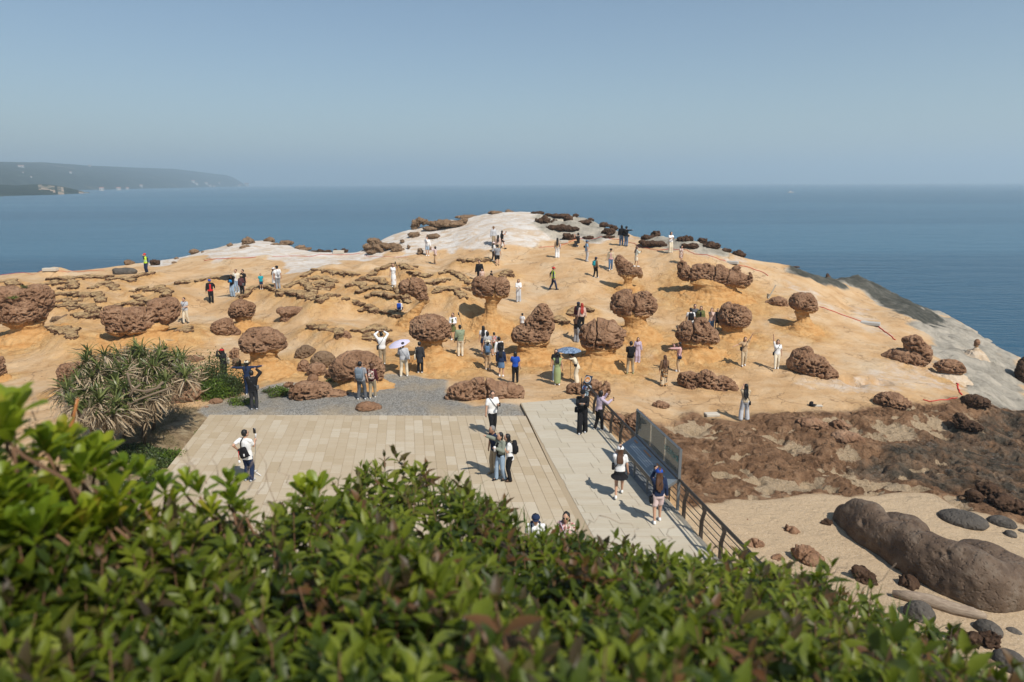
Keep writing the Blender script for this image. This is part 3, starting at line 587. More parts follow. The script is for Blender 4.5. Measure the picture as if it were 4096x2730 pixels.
R('coiled tan rock of stacked rolls on the white ridge', 'B', (1080, 110), [(1110, 40, 65, 38), (1050, 75, 70, 30), (1080, 20, 60, 26), (1020, 100, 40, 18)], mat='tan', name='boulder', pit=.02, amp=.05, flare=0, sh=.3, group='rocks along the white shore')
R('arch shaped tan rock like a curled worm on the white ridge', 'B', (1180, 135), [(1060, 125, 68, 18), (1120, 95, 60, 28, 25), (1190, 68, 60, 28, 10), (1265, 72, 55, 28, -10), (1305, 92, 30, 30)], mat='tan', name='boulder', pit=.02, amp=.05, flare=0, sh=.3, group='rocks along the white shore')
# summit and cape
R('dark arched rock on the left shoulder of the white hill', 'L', (400, 195), [(385, 160, 26, 24), (412, 145, 34, 14), (445, 158, 26, 15), (378, 185, 20, 17)], mat='tan', name='boulder', pit=.02, amp=.05, flare=0, sh=.3, group='rocks on the white hill')
LB = ['long tan ledge across the white hill', 'thin tan ledge near the top of the white hill', 'tan slab just below the hilltop', 'tan stone on the very top of the white hill', 'round tan stone low on the left of the white hill', 'tan double stone at the left foot of the white hill', 'flat tan ledge above the left foot of the white hill']
for (x, y, rx, rz), lb in zip([(565, 168, 118, 22), (690, 127, 75, 11), (852, 104, 45, 10), (940, 86, 25, 10), (375, 235, 35, 17), (490, 242, 45, 15), (480, 195, 60, 12)], LB):
    R(lb, 'L', (x, y + rz * .8), [(x, y, rx, rz), (x + rx * .4, y + rz * .1, rx * .5, rz * .8)], mat='tan', name='boulder', pit=.02, amp=.06, flare=0, sh=.25, group='rocks on the white hill')
CAPE = [(1100, 106, 45, 10), (1130, 150, 45, 27), (1165, 116, 20, 10), (1205, 160, 22, 20), (1240, 120, 60, 13), (1282, 104, 13, 13), (1215, 195, 70, 22), (1290, 200, 62, 22), (1285, 150, 30, 26), (1325, 120, 15, 12), (1385, 160, 46, 14), (1420, 108, 20, 10), (1425, 130, 15, 8), (1490, 175, 25, 15), (1540, 160, 15, 15),
        (1520, 214, 36, 22), (1560, 190, 20, 14), (1400, 250, 35, 9), (1290, 248, 42, 26), (1520, 246, 42, 10), (1440, 268, 12, 8), (1510, 150, 22, 8)]
for x, y, rx, rz in CAPE:
    R('dark brown rock on the grey and white cape right of the white hill', 'L', (x, y + rz * .8), [(x, y, rx, rz), (x + rx * .35, y - rz * .15, rx * .55, rz * .8), (x - rx * .4, y + rz * .2, rx * .5, rz * .7)], mat='dark', name='boulder', pit=.04, amp=.10, flare=0, sh=.3, group='dark rocks on the cape right of the white hill')
CAPE2 = [(1795, 210, 30, 26), (1755, 250, 45, 13), (1780, 285, 75, 16), (1840, 295, 32, 13), (1970, 205, 30, 22), (2000, 208, 22, 20), (1945, 235, 22, 15), (1970, 262, 48, 22), (2000, 300, 50, 15), (2075, 252, 32, 25), (2130, 295, 62, 18), (2210, 325, 42, 14), (2285, 330, 42, 26)]
for x, y, rx, rz in CAPE2:
    R('dark brown rock by the water behind the woman in white trousers', 'L', (x, y + rz * .8), [(x, y, rx, rz), (x + rx * .35, y - rz * .15, rx * .55, rz * .8), (x - rx * .4, y + rz * .2, rx * .5, rz * .7)], mat='dark', name='boulder', pit=.04, amp=.12, flare=0, sh=.3, group='dark rocks on the right shore by the red line')
R('dark pointed rock standing at the right waterline', 'D', (565, 335), [(560, 318, 32, 22), (552, 295, 18, 25)], mat='dark', name='boulder', pit=.03, amp=.06, flare=0)
R('long flat dark rock at the right waterline', 'D', (715, 392), [(690, 362, 52, 17), (750, 382, 40, 14)], mat='dark', name='boulder', pit=.03, amp=.06, flare=0)
R('dark rock with a hollow under it at the right waterline', 'D', (880, 400), [(865, 345, 38, 28), (905, 375, 18, 28), (845, 368, 22, 14)], mat='dark', name='boulder', pit=.03, amp=.06, flare=0)
R('flat dark rock on the grey slope at the right shore', 'D', (260, 262), [(260, 255, 38, 9)], mat='dark', name='boulder', pit=.03, amp=.05, flare=0)
# beach stones
BS = [(470, 70, 30, 14, 'rock', 'flat brown stone on the sand beside the railing plate'), (565, 100, 30, 18, 'tan', 'pale brown stone on the sand near the railing'), (745, 135, 48, 30, 'rockred', 'pointed reddish stone on the sand'), (1000, 80, 48, 38, 'dark', 'barnacled dark stone at the nose of the whale shaped rock'),
      (500, 232, 68, 33, 'rockred', 'flat reddish stone nearest the end of the railing'), (860, 315, 105, 62, 'rockred', 'large orange brown stone on the sand above the bushes'), (665, 328, 36, 26, 'rockred', 'small reddish stone half hidden by the bushes'), (1240, 440, 88, 66, 'dark', 'dark angular stone with barnacles on the sand'),
      (1545, 490, 68, 48, 'dark', 'dark round stone beside the whale shaped rock'), (1930, 50, 185, 52, 'slate', 'long smooth grey stone above the whale shaped rock'), (2195, 72, 108, 44, 'slate', 'smooth grey stone right of the long smooth one'), (2255, 155, 55, 34, 'slate', 'small smooth dark stone above the whale shaped rock'),
      (2335, 135, 42, 20, 'slate', 'smooth dark stone cut by the right edge of view'), (1630, 700, 115, 85, 'slate', 'dark sloping rock lying against the driftwood'), (2100, 810, 110, 62, 'slate', 'grey rock below the end of the driftwood'), (1950, 885, 115, 80, 'dark', 'pitted dark rock beside the grey rock at the driftwood'),
      (2110, 900, 95, 78, 'dark', 'black rock right of the pitted dark rock'), (2240, 1040, 130, 90, 'slate', 'big dark rock in the right corner of the beach'), (2270, 825, 68, 32, 'slate', 'dark flat pebble right of the driftwood'), (1830, 825, 42, 30, 'slate', 'small dark stone left of the pitted dark rock'), (2060, 1040, 70, 50, 'tan', 'brown stone below the black rock')]
for x, y, rx, rz, mt, lb in BS:
    R(lb, 'K', (x, y + rz * .6), [(x, y, rx, rz), (x + rx * .3, y + rz * .1, rx * .65, rz * .8), (x - rx * .3, y + rz * .25, rx * .6, rz * .7)], mat=mt, name='stone', pit=.03 if mt == 'dark' else .01, amp=.09 if mt != 'slate' else .03, vox=.025, flare=0, sh=.2, group='stones on the sand beach')
for x, y, rx, rz, mt, lb in [(2010, 1060, 118, 78, 'dark', 'black brown rock peak at the edge of the sand'), (1900, 1115, 108, 55, 'dark', 'low dark rock in front of the black brown peak'), (2140, 1175, 145, 85, 'dark', 'large dark mossy rock right of the black brown peak'), (2300, 1225, 100, 80, 'dark', 'dark rock cut by the right edge above the grey stones'), (1785, 1130, 44, 20, 'tan', 'small pale grey stone at the edge of the sand')]:
    R(lb, 'H', (x, y + rz * .6), [(x, y, rx, rz), (x + rx * .3, y + rz * .1, rx * .65, rz * .8), (x - rx * .3, y + rz * .25, rx * .6, rz * .7)], mat=mt, name='boulder', pit=.06, amp=.12, vox=.04, flare=0, sh=.2)

# ------------------------------------------------------------------ final ground surface, zone masks
PXX, PXY = project(np.stack([GX.ravel(), GY.ravel(), ZT.ravel()], -1)); PXX = PXX.reshape(GX.shape); PXY = PXY.reshape(GX.shape)
P3 = np.stack([GX.ravel(), GY.ravel(), np.zeros(GX.size)], -1)
jit = fbm(P3 * 0.7, 4, 3).reshape(GX.shape); jit2 = fbm(P3 * 0.7 + 50, 4, 9).reshape(GX.shape)
def zone(polys, j=30, soft=3):
    m = np.zeros(GX.shape, bool)
    for F, po in polys: m |= inpoly(PXX + jit * j * 2, PXY + jit2 * j, [px(F, *q) for q in po])
    return blur(m.astype(np.float32), soft)
Z_white = zone([('N', [(330, 620), (420, 600), (520, 592), (640, 600), (700, 640), (790, 600), (1000, 575), (1120, 580), (1235, 560), (1300, 550), (1430, 560), (1500, 540), (1750, 560), (1720, 400), (300, 400)]),
                ('N', [(1430, 555), (1560, 570), (1700, 592), (1800, 640), (1900, 690), (2010, 720), (2060, 790), (1950, 745), (1850, 690), (1740, 620), (1600, 590)]),
                ('D', [(1200, 1100), (1500, 1130), (1850, 1300), (1850, 1420), (1400, 1400), (1000, 1460), (600, 1400), (200, 1330), (160, 1260), (560, 1310), (1000, 1200)])], 30, 6)
Z_white = Z_white * np.where(GX > 9, 0.42, 1.0)
Z_grey = zone([('D', [(120, 215), (330, 230), (600, 320), (1000, 420), (1500, 590), (1750, 790), (1950, 900), (2270, 1130), (2400, 1200), (2400, 1600), (2100, 1600), (1830, 1420), (1790, 1290), (1560, 1160), (1500, 930), (1260, 790), (1050, 640), (800, 500), (500, 400), (300, 290)]),
               ('L', [(1090, 90), (1400, 80), (1560, 130), (1620, 240), (1500, 262), (1300, 262), (1180, 240), (1100, 170)]), ('L', [(1680, 200), (2350, 200), (2350, 360), (2100, 345), (1700, 290)])], 40, 9)
Z_green = zone([('D', [(150, 240), (450, 260), (900, 420), (1400, 590), (1600, 760), (1550, 830), (1380, 790), (1150, 760), (1000, 560), (600, 430), (330, 330)])], 45, 10)
Z_brown = zone([('G', [(800, 330), (1040, 330), (1200, 430), (1320, 440), (1600, 330), (1800, 350), (2080, 420), (2353, 400)]) if False else ('P', [(2380, 1640), (2500, 1655), (2640, 1680), (2760, 1640), (2960, 1700), (3080, 1660), (3200, 1650), (3420, 1640), (3600, 1610), (3820, 1600), (4300, 1640), (4300, 2250), (2900, 2250), (2700, 1980)])], 30, 5)
Z_black = .6 * zone([('H', [(1300, 560), (1500, 420), (1900, 330), (2100, 290), (2500, 300), (2500, 1300), (2000, 1030), (1600, 1000), (1200, 900), (900, 900), (700, 850)])], 40, 8)
Z_sand = zone([('P', [(2700, 2080), (2800, 2030), (2900, 1995), (3100, 1990), (3260, 1970), (3420, 1985), (3560, 1965), (3720, 1962), (3860, 2030), (4000, 2075), (4300, 2130), (4300, 2900), (2600, 2900)])], 10, 3)
Z_grav = zone([('P', [(800, 1640), (920, 1600), (1040, 1560), (1180, 1530), (1400, 1560), (1560, 1500), (1640, 1504), (1790, 1520), (1800, 1590), (1900, 1625), (2085, 1625), (2125, 1672), (840, 1672)])], 14, 3)
Z_dirt = zone([('P', [(560, 1700), (640, 1660), (760, 1630), (830, 1640), (860, 1664), (760, 1800), (640, 1960), (560, 2080), (200, 2080), (380, 1800)])], 20, 5)
for polyz in (Z_white, Z_grey): polyz *= (GY > 20)
G3 = np.stack([GX.ravel(), GY.ravel(), ZT.ravel()], -1)
outside = 1 - flm
n1 = fbm(G3 * 0.35, 4, 21).reshape(GX.shape); n2 = fbm(G3 * 1.1, 4, 33).reshape(GX.shape)
rel = 0.17 * n1 + 0.075 * n2
shelf = np.clip(Z_brown - Z_sand, 0, 1)
idx = np.nonzero(shelf.ravel() > 0.02)[0]
q3 = G3[idx]; f1, f2 = worley(q3 * np.array([0.9, 1.3, 1]) + 0.35 * fbm(q3 * 1.2, 2, 5)[:, None], 8); g1, g2 = worley(q3 * 2.2 + 0.3 * fbm(q3 * 2, 2, 6)[:, None], 12)
sh_d = np.zeros(GX.size); sh_d[idx] = -0.50 * sst(.46, .08, f1) * (vnoise(q3 * .5, 3) > -0.15) - 0.22 * sst(.45, .1, g1) * (vnoise(q3 * .7, 13) > -0.1) + 0.42 * fbm(q3 * 0.4, 3, 44) + .10 * fbm(q3 * 1.6, 2, 45)
rel = rel + sh_d.reshape(GX.shape) * shelf
cap_m = np.clip(Z_white + Z_grey, 0, 1); rel = rel + cap_m * 0.16 * fbm(G3 * np.array([0.25, 0.8, 1]), 4, 51).reshape(GX.shape) + Z_grey * (0.35 * n1 + .14 * n2) - .12 * Z_grey * np.maximum(0, .1 - np.abs(n2)) / .1
och_ = np.clip(OCH, 0, 1) * (1 - shelf); rn = np.abs(fbm(G3 * np.array([1.5, 1.1, 1.5]), 3, 71)).reshape(GX.shape); rel = rel - .22 * och_ * np.maximum(0, .16 - rn) / .16 + .06 * och_ * fbm(G3 * 2.0, 2, 73).reshape(GX.shape)
rel = rel * (1 - 0.6 * Z_sand) * (1 - 0.8 * Z_grav)
LOWS = -rel * shelf
ZT = ZT + (BUMP + rel - PITS) * outside
keepz = 1 - np.clip(Z_brown + Z_grey + Z_sand + Z_grav + Z_dirt, 0, 1)
OCH = np.clip(OCH, 0, 1) * (1 - np.clip(Z_sand + Z_grav, 0, 1))
# ------------------------------------------------------------------ ground material and meshes
m, nt, bs = newmat('ground'); M['ground'] = m
P = wpos(nt)
tan_ = ramp(nt, noise_n(nt, wpos(nt, (0.8, 1.0, 1.0)), 0.6, 9, 0.66, 0.7), [(0.28, (0.42, 0.25, 0.115)), (0.45, (0.535, 0.345, 0.18)), (0.60, (0.585, 0.41, 0.24)), (0.78, (0.61, 0.475, 0.315))])
tan_ = mix(nt, math_n(nt, 'MULTIPLY', ramp(nt, noise_n(nt, P, 0.33, 5, 0.6), [(0.52, (0, 0, 0)), (0.66, (1, 1, 1))]), 0.45), tan_, (0.56, 0.47, 0.345))
tan_ = mix(nt, math_n(nt, 'MULTIPLY', ramp(nt, noise_n(nt, wpos(nt, (0.7, 1.8, 1)), 2.6, 8, 0.75, 0.8), [(0.56, (0, 0, 0)), (0.70, (1, 1, 1))]), 0.5), tan_, (0.33, 0.20, 0.10))
ochre = ramp(nt, noise_n(nt, P, 1.3, 6, 0.65), [(0.3, (0.41, 0.21, 0.075)), (0.55, (0.53, 0.325, 0.14)), (0.75, (0.58, 0.41, 0.215))])
white = ramp(nt, noise_n(nt, wpos(nt, (0.5, 1.2, 1.5)), 0.9, 8, 0.68, 1.5), [(0.28, (0.44, 0.30, 0.17)), (0.42, (0.53, 0.43, 0.33)), (0.56, (0.60, 0.56, 0.51)), (0.75, (0.64, 0.61, 0.57))])
grey = ramp(nt, noise_n(nt, P, 0.5, 10, 0.72, 0.8), [(0.3, (0.20, 0.18, 0.145)), (0.45, (0.34, 0.31, 0.255)), (0.58, (0.46, 0.415, 0.34)), (0.75, (0.56, 0.49, 0.395))])
green = ramp(nt, noise_n(nt, P, 0.7, 10, 0.75, 0.4), [(0.3, (0.042, 0.044, 0.036)), (0.5, (0.095, 0.095, 0.08)), (0.68, (0.20, 0.19, 0.16))])
brown = ramp(nt, noise_n(nt, P, 1.0, 9, 0.72, 0.7), [(0.30, (0.105, 0.058, 0.032)), (0.43, (0.215, 0.12, 0.066)), (0.56, (0.33, 0.195, 0.11)), (0.70, (0.43, 0.29, 0.18))])
brown = mix(nt, ramp(nt, noise_n(nt, P, 3.1, 7, 0.7, 1.0), [(0.58, (0, 0, 0)), (0.64, (.85, .85, .85))]), brown, (0.085, 0.058, 0.04))
black = ramp(nt, noise_n(nt, P, 1.0, 10, 0.78, 0.2), [(0.32, (0.030, 0.026, 0.02)), (0.47, (0.085, 0.072, 0.054)), (0.58, (0.17, 0.135, 0.098)), (0.72, (0.26, 0.215, 0.165))])
bv = N(nt, 'TexVoronoi', Scale=9.0); nt.links.new(P, bv.inputs['Vector'])
black = mix(nt, math_n(nt, 'MULTIPLY', math_n(nt, 'LESS_THAN', bv.outputs['Distance'], 0.42), ramp(nt, noise_n(nt, P, 0.9, 5, .7), [(0.54, (0, 0, 0)), (0.66, (.8, .8, .8))])), black, mix(nt, noise_n(nt, P, 8, 5, .8), (0.10, 0.085, 0.065), (0.46, 0.42, 0.36)))
sand = ramp(nt, noise_n(nt, P, 26, 4, 0.7), [(0.3, (0.38, 0.27, 0.165)), (0.5, (0.52, 0.39, 0.25)), (0.72, (0.62, 0.49, 0.34))])
sv = N(nt, 'TexVoronoi', Scale=11.0); nt.links.new(P, sv.inputs['Vector'])
sand = mix(nt, math_n(nt, 'LESS_THAN', sv.outputs['Distance'], 0.13), sand, mix(nt, sv.outputs['Color'], (0.25, 0.18, 0.12), (0.75, 0.68, 0.58)))
gv = N(nt, 'TexVoronoi', Scale=24.0); nt.links.new(P, gv.inputs['Vector'])
grav = ramp(nt, gv.outputs['Color'], [(0.15, (0.20, 0.19, 0.17)), (0.5, (0.33, 0.315, 0.28)), (0.85, (0.46, 0.44, 0.40))])
grav = mix(nt, math_n(nt, 'MULTIPLY', ramp(nt, noise_n(nt, P, 0.5, 4), [(0.45, (0, 0, 0)), (0.65, (1, 1, 1))]), 0.6), grav, (0.48, 0.38, 0.25))
dirt = ramp(nt, noise_n(nt, P, 2.0, 7, 0.7), [(0.3, (0.13, 0.085, 0.05)), (0.5, (0.27, 0.20, 0.115)), (0.7, (0.42, 0.34, 0.22))])
def brk(a, w=0.5, sc=1.6):
    """soft mask broken up by noise so that borders are ragged"""
    n = noise_n(nt, P, sc, 7, 0.7)
    s = math_n(nt, 'ADD', attr(nt, a), math_n(nt, 'MULTIPLY', math_n(nt, 'SUBTRACT', n, 0.5), w * 2))
    return ramp(nt, s, [(0.30, (0, 0, 0)), (0.70, (1, 1, 1))])
ce = N(nt, 'TexVoronoi', Scale=0.55); ce.feature = 'DISTANCE_TO_EDGE'; cw = nt.nodes.new('ShaderNodeVectorMath'); cw.operation = 'ADD'; cn = N(nt, 'TexNoise', Scale=0.9, Detail=6.0); nt.links.new(P, cn.inputs['Vector']); nt.links.new(P, cw.inputs[0]); cs_ = nt.nodes.new('ShaderNodeVectorMath'); cs_.operation = 'SCALE'; cs_.inputs[3].default_value = 2.2; nt.links.new(cn.outputs['Color'], cs_.inputs[0]); nt.links.new(cs_.outputs[0], cw.inputs[1]); nt.links.new(cw.outputs[0], ce.inputs['Vector'])
crackm = math_n(nt, 'MULTIPLY', math_n(nt, 'LESS_THAN', ce.outputs['Distance'], 0.018), ramp(nt, noise_n(nt, P, 0.4, 4), [(0.5, (0, 0, 0)), (0.56, (1, 1, 1))]))
tan_ = mix(nt, math_n(nt, 'MULTIPLY', crackm, 0.55), tan_, (0.22, 0.13, 0.07))
tan_ = mix(nt, ramp(nt, noise_n(nt, P, 9, 6, 0.8), [(0.58, (0, 0, 0)), (0.72, (.5, .5, .5))]), tan_, (0.36, 0.22, 0.11))
c = mix(nt, brk('m_och', 0.4), tan_, ochre)
c = mix(nt, brk('m_white', 0.6, 0.9), c, white); c = mix(nt, brk('m_grey', 0.4, 1.0), c, grey); c = mix(nt, brk('m_green', 0.5, 1.0), c, green)
c = mix(nt, brk('m_brown', 0.6, 1.3), c, brown); c = mix(nt, brk('m_black', 0.7, 1.1), c, black)
c = mix(nt, ramp(nt, math_n(nt, 'ADD', attr(nt, 'm_low'), math_n(nt, 'MULTIPLY', math_n(nt, 'SUBTRACT', noise_n(nt, P, 2.2, 8, .75), .5), .9)), [(.46, (0, 0, 0)), (.54, (1, 1, 1))]), c, sand); c = mix(nt, brk('m_dirt', 0.6, 1.5), c, dirt); c = mix(nt, brk('m_grav', 0.35, 2.0), c, grav); c = mix(nt, brk('m_sand', 0.25, 2.0), c, sand)
nt.links.new(c, bs.inputs['Base Color']); bs.inputs['Roughness'].default_value = 0.93; bs.inputs['Specular IOR Level'].default_value = 0.12
h1 = noise_n(nt, wpos(nt, (0.9, 1.4, 1.4)), 1.7, 11, 0.7, 0.6)
h2 = N(nt, 'TexVoronoi', Scale=2.6); h2.feature = 'DISTANCE_TO_EDGE'
dn = nt.nodes.new('ShaderNodeVectorMath'); dn.operation = 'ADD'; nn = N(nt, 'TexNoise', Scale=1.5, Detail=3.0); nt.links.new(P, nn.inputs['Vector']); nt.links.new(P, dn.inputs[0])
sc2 = nt.nodes.new('ShaderNodeVectorMath'); sc2.operation = 'SCALE'; sc2.inputs[3].default_value = 0.9; nt.links.new(nn.outputs['Color'], sc2.inputs[0]); nt.links.new(sc2.outputs[0], dn.inputs[1]); nt.links.new(dn.outputs[0], h2.inputs['Vector'])
crk = math_n(nt, 'MULTIPLY', math_n(nt, 'MINIMUM', h2.outputs['Distance'], 0.16), math_n(nt, 'ADD', math_n(nt, 'MULTIPLY', attr(nt, 'm_white'), 0.35), math_n(nt, 'ADD', math_n(nt, 'MULTIPLY', attr(nt, 'm_och'), 0.8), math_n(nt, 'MULTIPLY', attr(nt, 'm_brown'), 1.2))))
nb = bump(nt, None, crk, 0.30, 0.8)
nb = bump(nt, None, math_n(nt, 'MULTIPLY', gv.outputs['Distance'], attr(nt, 'm_grav')), 0.06, 1.0, nb)
nb = bump(nt, None, math_n(nt, 'MULTIPLY', noise_n(nt, P, 3.0, 10, 0.75), math_n(nt, 'ADD', math_n(nt, 'MULTIPLY', math_n(nt, 'ADD', attr(nt, 'm_grey'), attr(nt, 'm_green')), 0.4), math_n(nt, 'ADD', attr(nt, 'm_brown'), 0.14))), 0.28, 1.0, nb)
nb = bump(nt, None, math_n(nt, 'SUBTRACT', 1.0, crackm), 0.05, 1.0, nb)
nb = bump(nt, None, noise_n(nt, P, 7.0, 9, 0.75), 0.07, 0.8, nb)
bump(nt, bs, h1, 0.13, 0.8, nb)
nj, ni = GX.shape
vid = np.arange(nj * ni).reshape(nj, ni)
quads = np.stack([vid[:-1, :-1], vid[:-1, 1:], vid[1:, 1:], vid[1:, :-1]], -1).reshape(-1, 4)
Vall = np.stack([GX, GY, ZT], -1).reshape(-1, 3)
low = np.clip(LOWS * 9 - 0.65 - 2.0 * Z_black, 0, 1) * (1 - Z_sand)
low = np.maximum(low, np.clip(PITS * 2, 0, .9) * shelf * (1 - Z_black))
AT = {'m_white': Z_white, 'm_grey': Z_grey, 'm_green': Z_green, 'm_brown': Z_brown * (1 - Z_sand), 'm_black': Z_black * (1 - Z_sand), 'm_sand': Z_sand, 'm_grav': Z_grav, 'm_dirt': Z_dirt, 'm_och': np.clip(OCH * 1.1, 0, 1), 'm_low': low}
def fmean(a): return a.ravel()[quads].mean(1)
fs, fg, fb = fmean(Z_sand) > 0.5, fmean(Z_grav) > 0.5, fmean(Z_brown) > 0.5
qm = Vall[quads].mean(1); ok = (qm[:, 2] > SEA - 1.7)
cls = np.where(fs, 3, np.where(fg, 2, np.where(fb, 1, 0)))
def ground_piece(name, sel, sub=1):
    F = quads[sel]; u, inv = np.unique(F, return_inverse=True); VV = Vall[u]; FF = inv.reshape(-1, 4); A_ = {k: a.ravel()[u] for k, a in AT.items()}
    if sub > 1:                                   # finer grid with its own relief
        g = np.linspace(0, 1, sub + 1); S_, T_ = np.meshgrid(g, g); wts = np.stack([(1 - S_) * (1 - T_), S_ * (1 - T_), S_ * T_, (1 - S_) * T_], -1).reshape(-1, 4)
        P4 = np.einsum('pk,fkc->fpc', wts, VV[FF]).reshape(-1, 3); key = np.round(P4[:, :2] * 500).astype(np.int64); _, first, iv = np.unique(key, axis=0, return_index=True, return_inverse=True)
        A_ = {k: np.einsum('pk,fk->fp', wts, a[FF]).reshape(-1)[first] for k, a in A_.items()}; VV = P4[first]; n1_ = sub + 1; iv = iv.reshape(len(FF), n1_, n1_)
        FF = np.stack([iv[:, :-1, :-1], iv[:, :-1, 1:], iv[:, 1:, 1:], iv[:, 1:, :-1]], -1).reshape(-1, 4)
        k_ = sst(.5, .8, A_['m_brown']); w1, w2 = worley(VV * np.array([2.6, 3.2, 2.0]) + .5 * fbm(VV * 2.5, 2, 91)[:, None], 92); x1, x2 = worley(VV * np.array([6, 6, 4]) + .4 * fbm(VV * 5, 2, 93)[:, None], 94)
        rdg = np.abs(fbm(VV * np.array([1.3, 2.2, 1.3]), 4, 95)); d = -.20 * sst(.38, .12, w1) * (vnoise(VV * .9, 96) > -.15) - .06 * sst(.36, .1, x1) * (vnoise(VV * .6, 97) > -.3) - .16 * np.maximum(0, .10 - rdg) / .10 + .09 * fbm(VV * 4.5, 3, 98)
        sandy = np.clip(A_['m_low'], 0, 1); d = d * (1 - .85 * sandy); VV = VV.copy(); VV[:, 2] += d * k_
    me = mesh_np(name, VV, FF, [M['ground']])
    for k, a in A_.items():
        at = me.attributes.new(k, 'FLOAT', 'POINT'); at.data.foreach_set('value', a.astype(np.float32))
    return link(name, me, kind='structure')
ground_piece('sandstone_ground', (cls == 0) & ok); ground_piece('rock_shelf', (cls == 1) & ok & (qm[:, 1] > 14), 3); ground_piece('gravel_ground', (cls == 2) & ok); ground_piece('sand_beach', (cls == 3) & ok)

# ------------------------------------------------------------------ sea
m, nt, bs = newmat('sea_water'); P = wpos(nt)
slick = ramp(nt, noise_n(nt, wpos(nt, (0.0011, 0.011, 1)), 1.0, 5, 0.55, 0.8), [(0.44, (0, 0, 0)), (0.60, (1, 1, 1))])
h = math_n(nt, 'ADD', noise_n(nt, wpos(nt, (0.5, 1.3, 1)), 0.9, 6, 0.6, 0.3), math_n(nt, 'MULTIPLY', noise_n(nt, wpos(nt, (0.12, 0.45, 1)), 0.55, 3, 0.5), 1.6))
b = N(nt, 'Bump', Distance=0.35); nt.links.new(h, b.inputs['Height'])
nt.links.new(math_n(nt, 'SUBTRACT', 0.75, math_n(nt, 'MULTIPLY', slick, 0.3)), b.inputs['Strength']); nt.links.new(b.outputs[0], bs.inputs['Normal'])
nt.links.new(mix(nt, slick, (0.010, 0.066, 0.118), (0.018, 0.095, 0.155)), bs.inputs['Base Color'])
bs.inputs['Roughness'].default_value = 0.22; bs.inputs['IOR'].default_value = 1.33; bs.inputs['Specular IOR Level'].default_value = 0.45
RS = 26000
ring = [(0, 0, SEA)]; sf = []
for r_ in (120, 600, 3000, RS):
    for k in range(48): ring.append((r_ * math.cos(2 * math.pi * k / 48), r_ * math.sin(2 * math.pi * k / 48), SEA))
sf += [(0, 1 + k, 1 + (k + 1) % 48) for k in range(48)]
for q in range(3):
    a, b2 = 1 + q * 48, 1 + (q + 1) * 48
    sf += [(a + k, b2 + k, b2 + (k + 1) % 48, a + (k + 1) % 48) for k in range(48)]
link('sea', mesh_np('sea', ring, sf, [m]), kind='structure')
# tide pool beside the right edge
# ------------------------------------------------------------------ far headland, houses on it, a boat
mh, nt, bs = newmat('wooded_hillside'); P = wpos(nt)
c = ramp(nt, noise_n(nt, P, 0.02, 8, 0.7), [(0.35, (0.020, 0.030, 0.018)), (0.55, (0.040, 0.052, 0.030)), (0.7, (0.075, 0.082, 0.05))])
c = mix(nt, ramp(nt, noise_n(nt, P, 0.006, 6, 0.6), [(0.62, (0, 0, 0)), (0.68, (.6, .6, .6))]), c, (0.26, 0.20, 0.13))
nt.links.new(c, bs.inputs['Base Color']); bs.inputs['Roughness'].default_value = 1; bs.inputs['Specular IOR Level'].default_value = 0
bump(nt, bs, noise_n(nt, P, 0.06, 6, 0.7), 12, 1.0)
mc, nt, bs = newmat('bare_cliff'); P = wpos(nt)
nt.links.new(ramp(nt, noise_n(nt, P, 0.03, 8, 0.7), [(0.42, (0.05, 0.07, 0.03)), (0.52, (0.34, 0.24, 0.15)), (0.7, (0.50, 0.38, 0.26))]), bs.inputs['Base Color']); bs.inputs['Roughness'].default_value = 1
def headland(name, prof, base, dist, depth, mats, seed, cliff=None):
    """prof: crest (X, Y) in the picture; base: shore distance by X; depth: shore to crest"""
    xs = np.linspace(prof[0][0], prof[-1][0], 170); pr = np.array(prof); bd = np.array(base); V = []; F = []; mi = []
    K = 15
    for X in xs:
        Y = np.interp(X, pr[:, 0], pr[:, 1]); r = ray(X, Y); hd = r[:2] / np.linalg.norm(r[:2]); tn = r[2] / np.linalg.norm(r[:2])
        d0 = np.interp(X, bd[:, 0], bd[:, 1]); dp = np.interp(X, bd[:, 0], bd[:, 2]); d1 = d0 + dp; zc = max(HC + d1 * tn, SEA + 1)
        for k in range(K):
            t = k / 10
            if t <= 1: d = d0 + dp * t; z = SEA - 1 + (zc - SEA + 1) * (t ** 0.62)
            else: d = d1 + dp * (t - 1) * 2; z = zc + (SEA - 2 - zc) * ((t - 1) / 0.4) ** 1.3
            V.append((hd[0] * d, hd[1] * d, z))
    V = np.array(V); amp = np.clip(V[:, 2] - SEA, 0, 60); tt = np.tile(np.arange(K) / 10, len(xs))
    V[:, 2] += amp * 0.30 * fbm(V / (dist * 0.05), 4, seed) * np.clip(1 - tt, 0.10, 1) * (tt > 0)
    n = len(xs); F = [(i * K + k, (i + 1) * K + k, (i + 1) * K + k + 1, i * K + k + 1) for i in range(n - 1) for k in range(K - 1)]
    cz = fbm(V / (dist * .02), 3, 77)
    mi = [1 if cliff and any(a < xs[i] < b_ for a, b_ in cliff) and k < 9 and cz[i * K + k] > -.12 else 0 for i in range(n - 1) for k in range(K - 1)]
    return link(name, mesh_np(name, V, F, mats, True, mi), kind='structure')
headland('headland', [(-900, 600), (-400, 632), (0, 647), (174, 649), (300, 658), (348, 662), (522, 669), (696, 675), (783, 686), (870, 697), (905, 700), (935, 711), (960, 726), (985, 741), (1000, 747)],
         [(-900, 1300, 900), (0, 1600, 1100), (400, 2200, 1300), (700, 3000, 1300), (900, 4000, 700), (1000, 4600, 200)], 3000, 0, [mh, mc], 5)
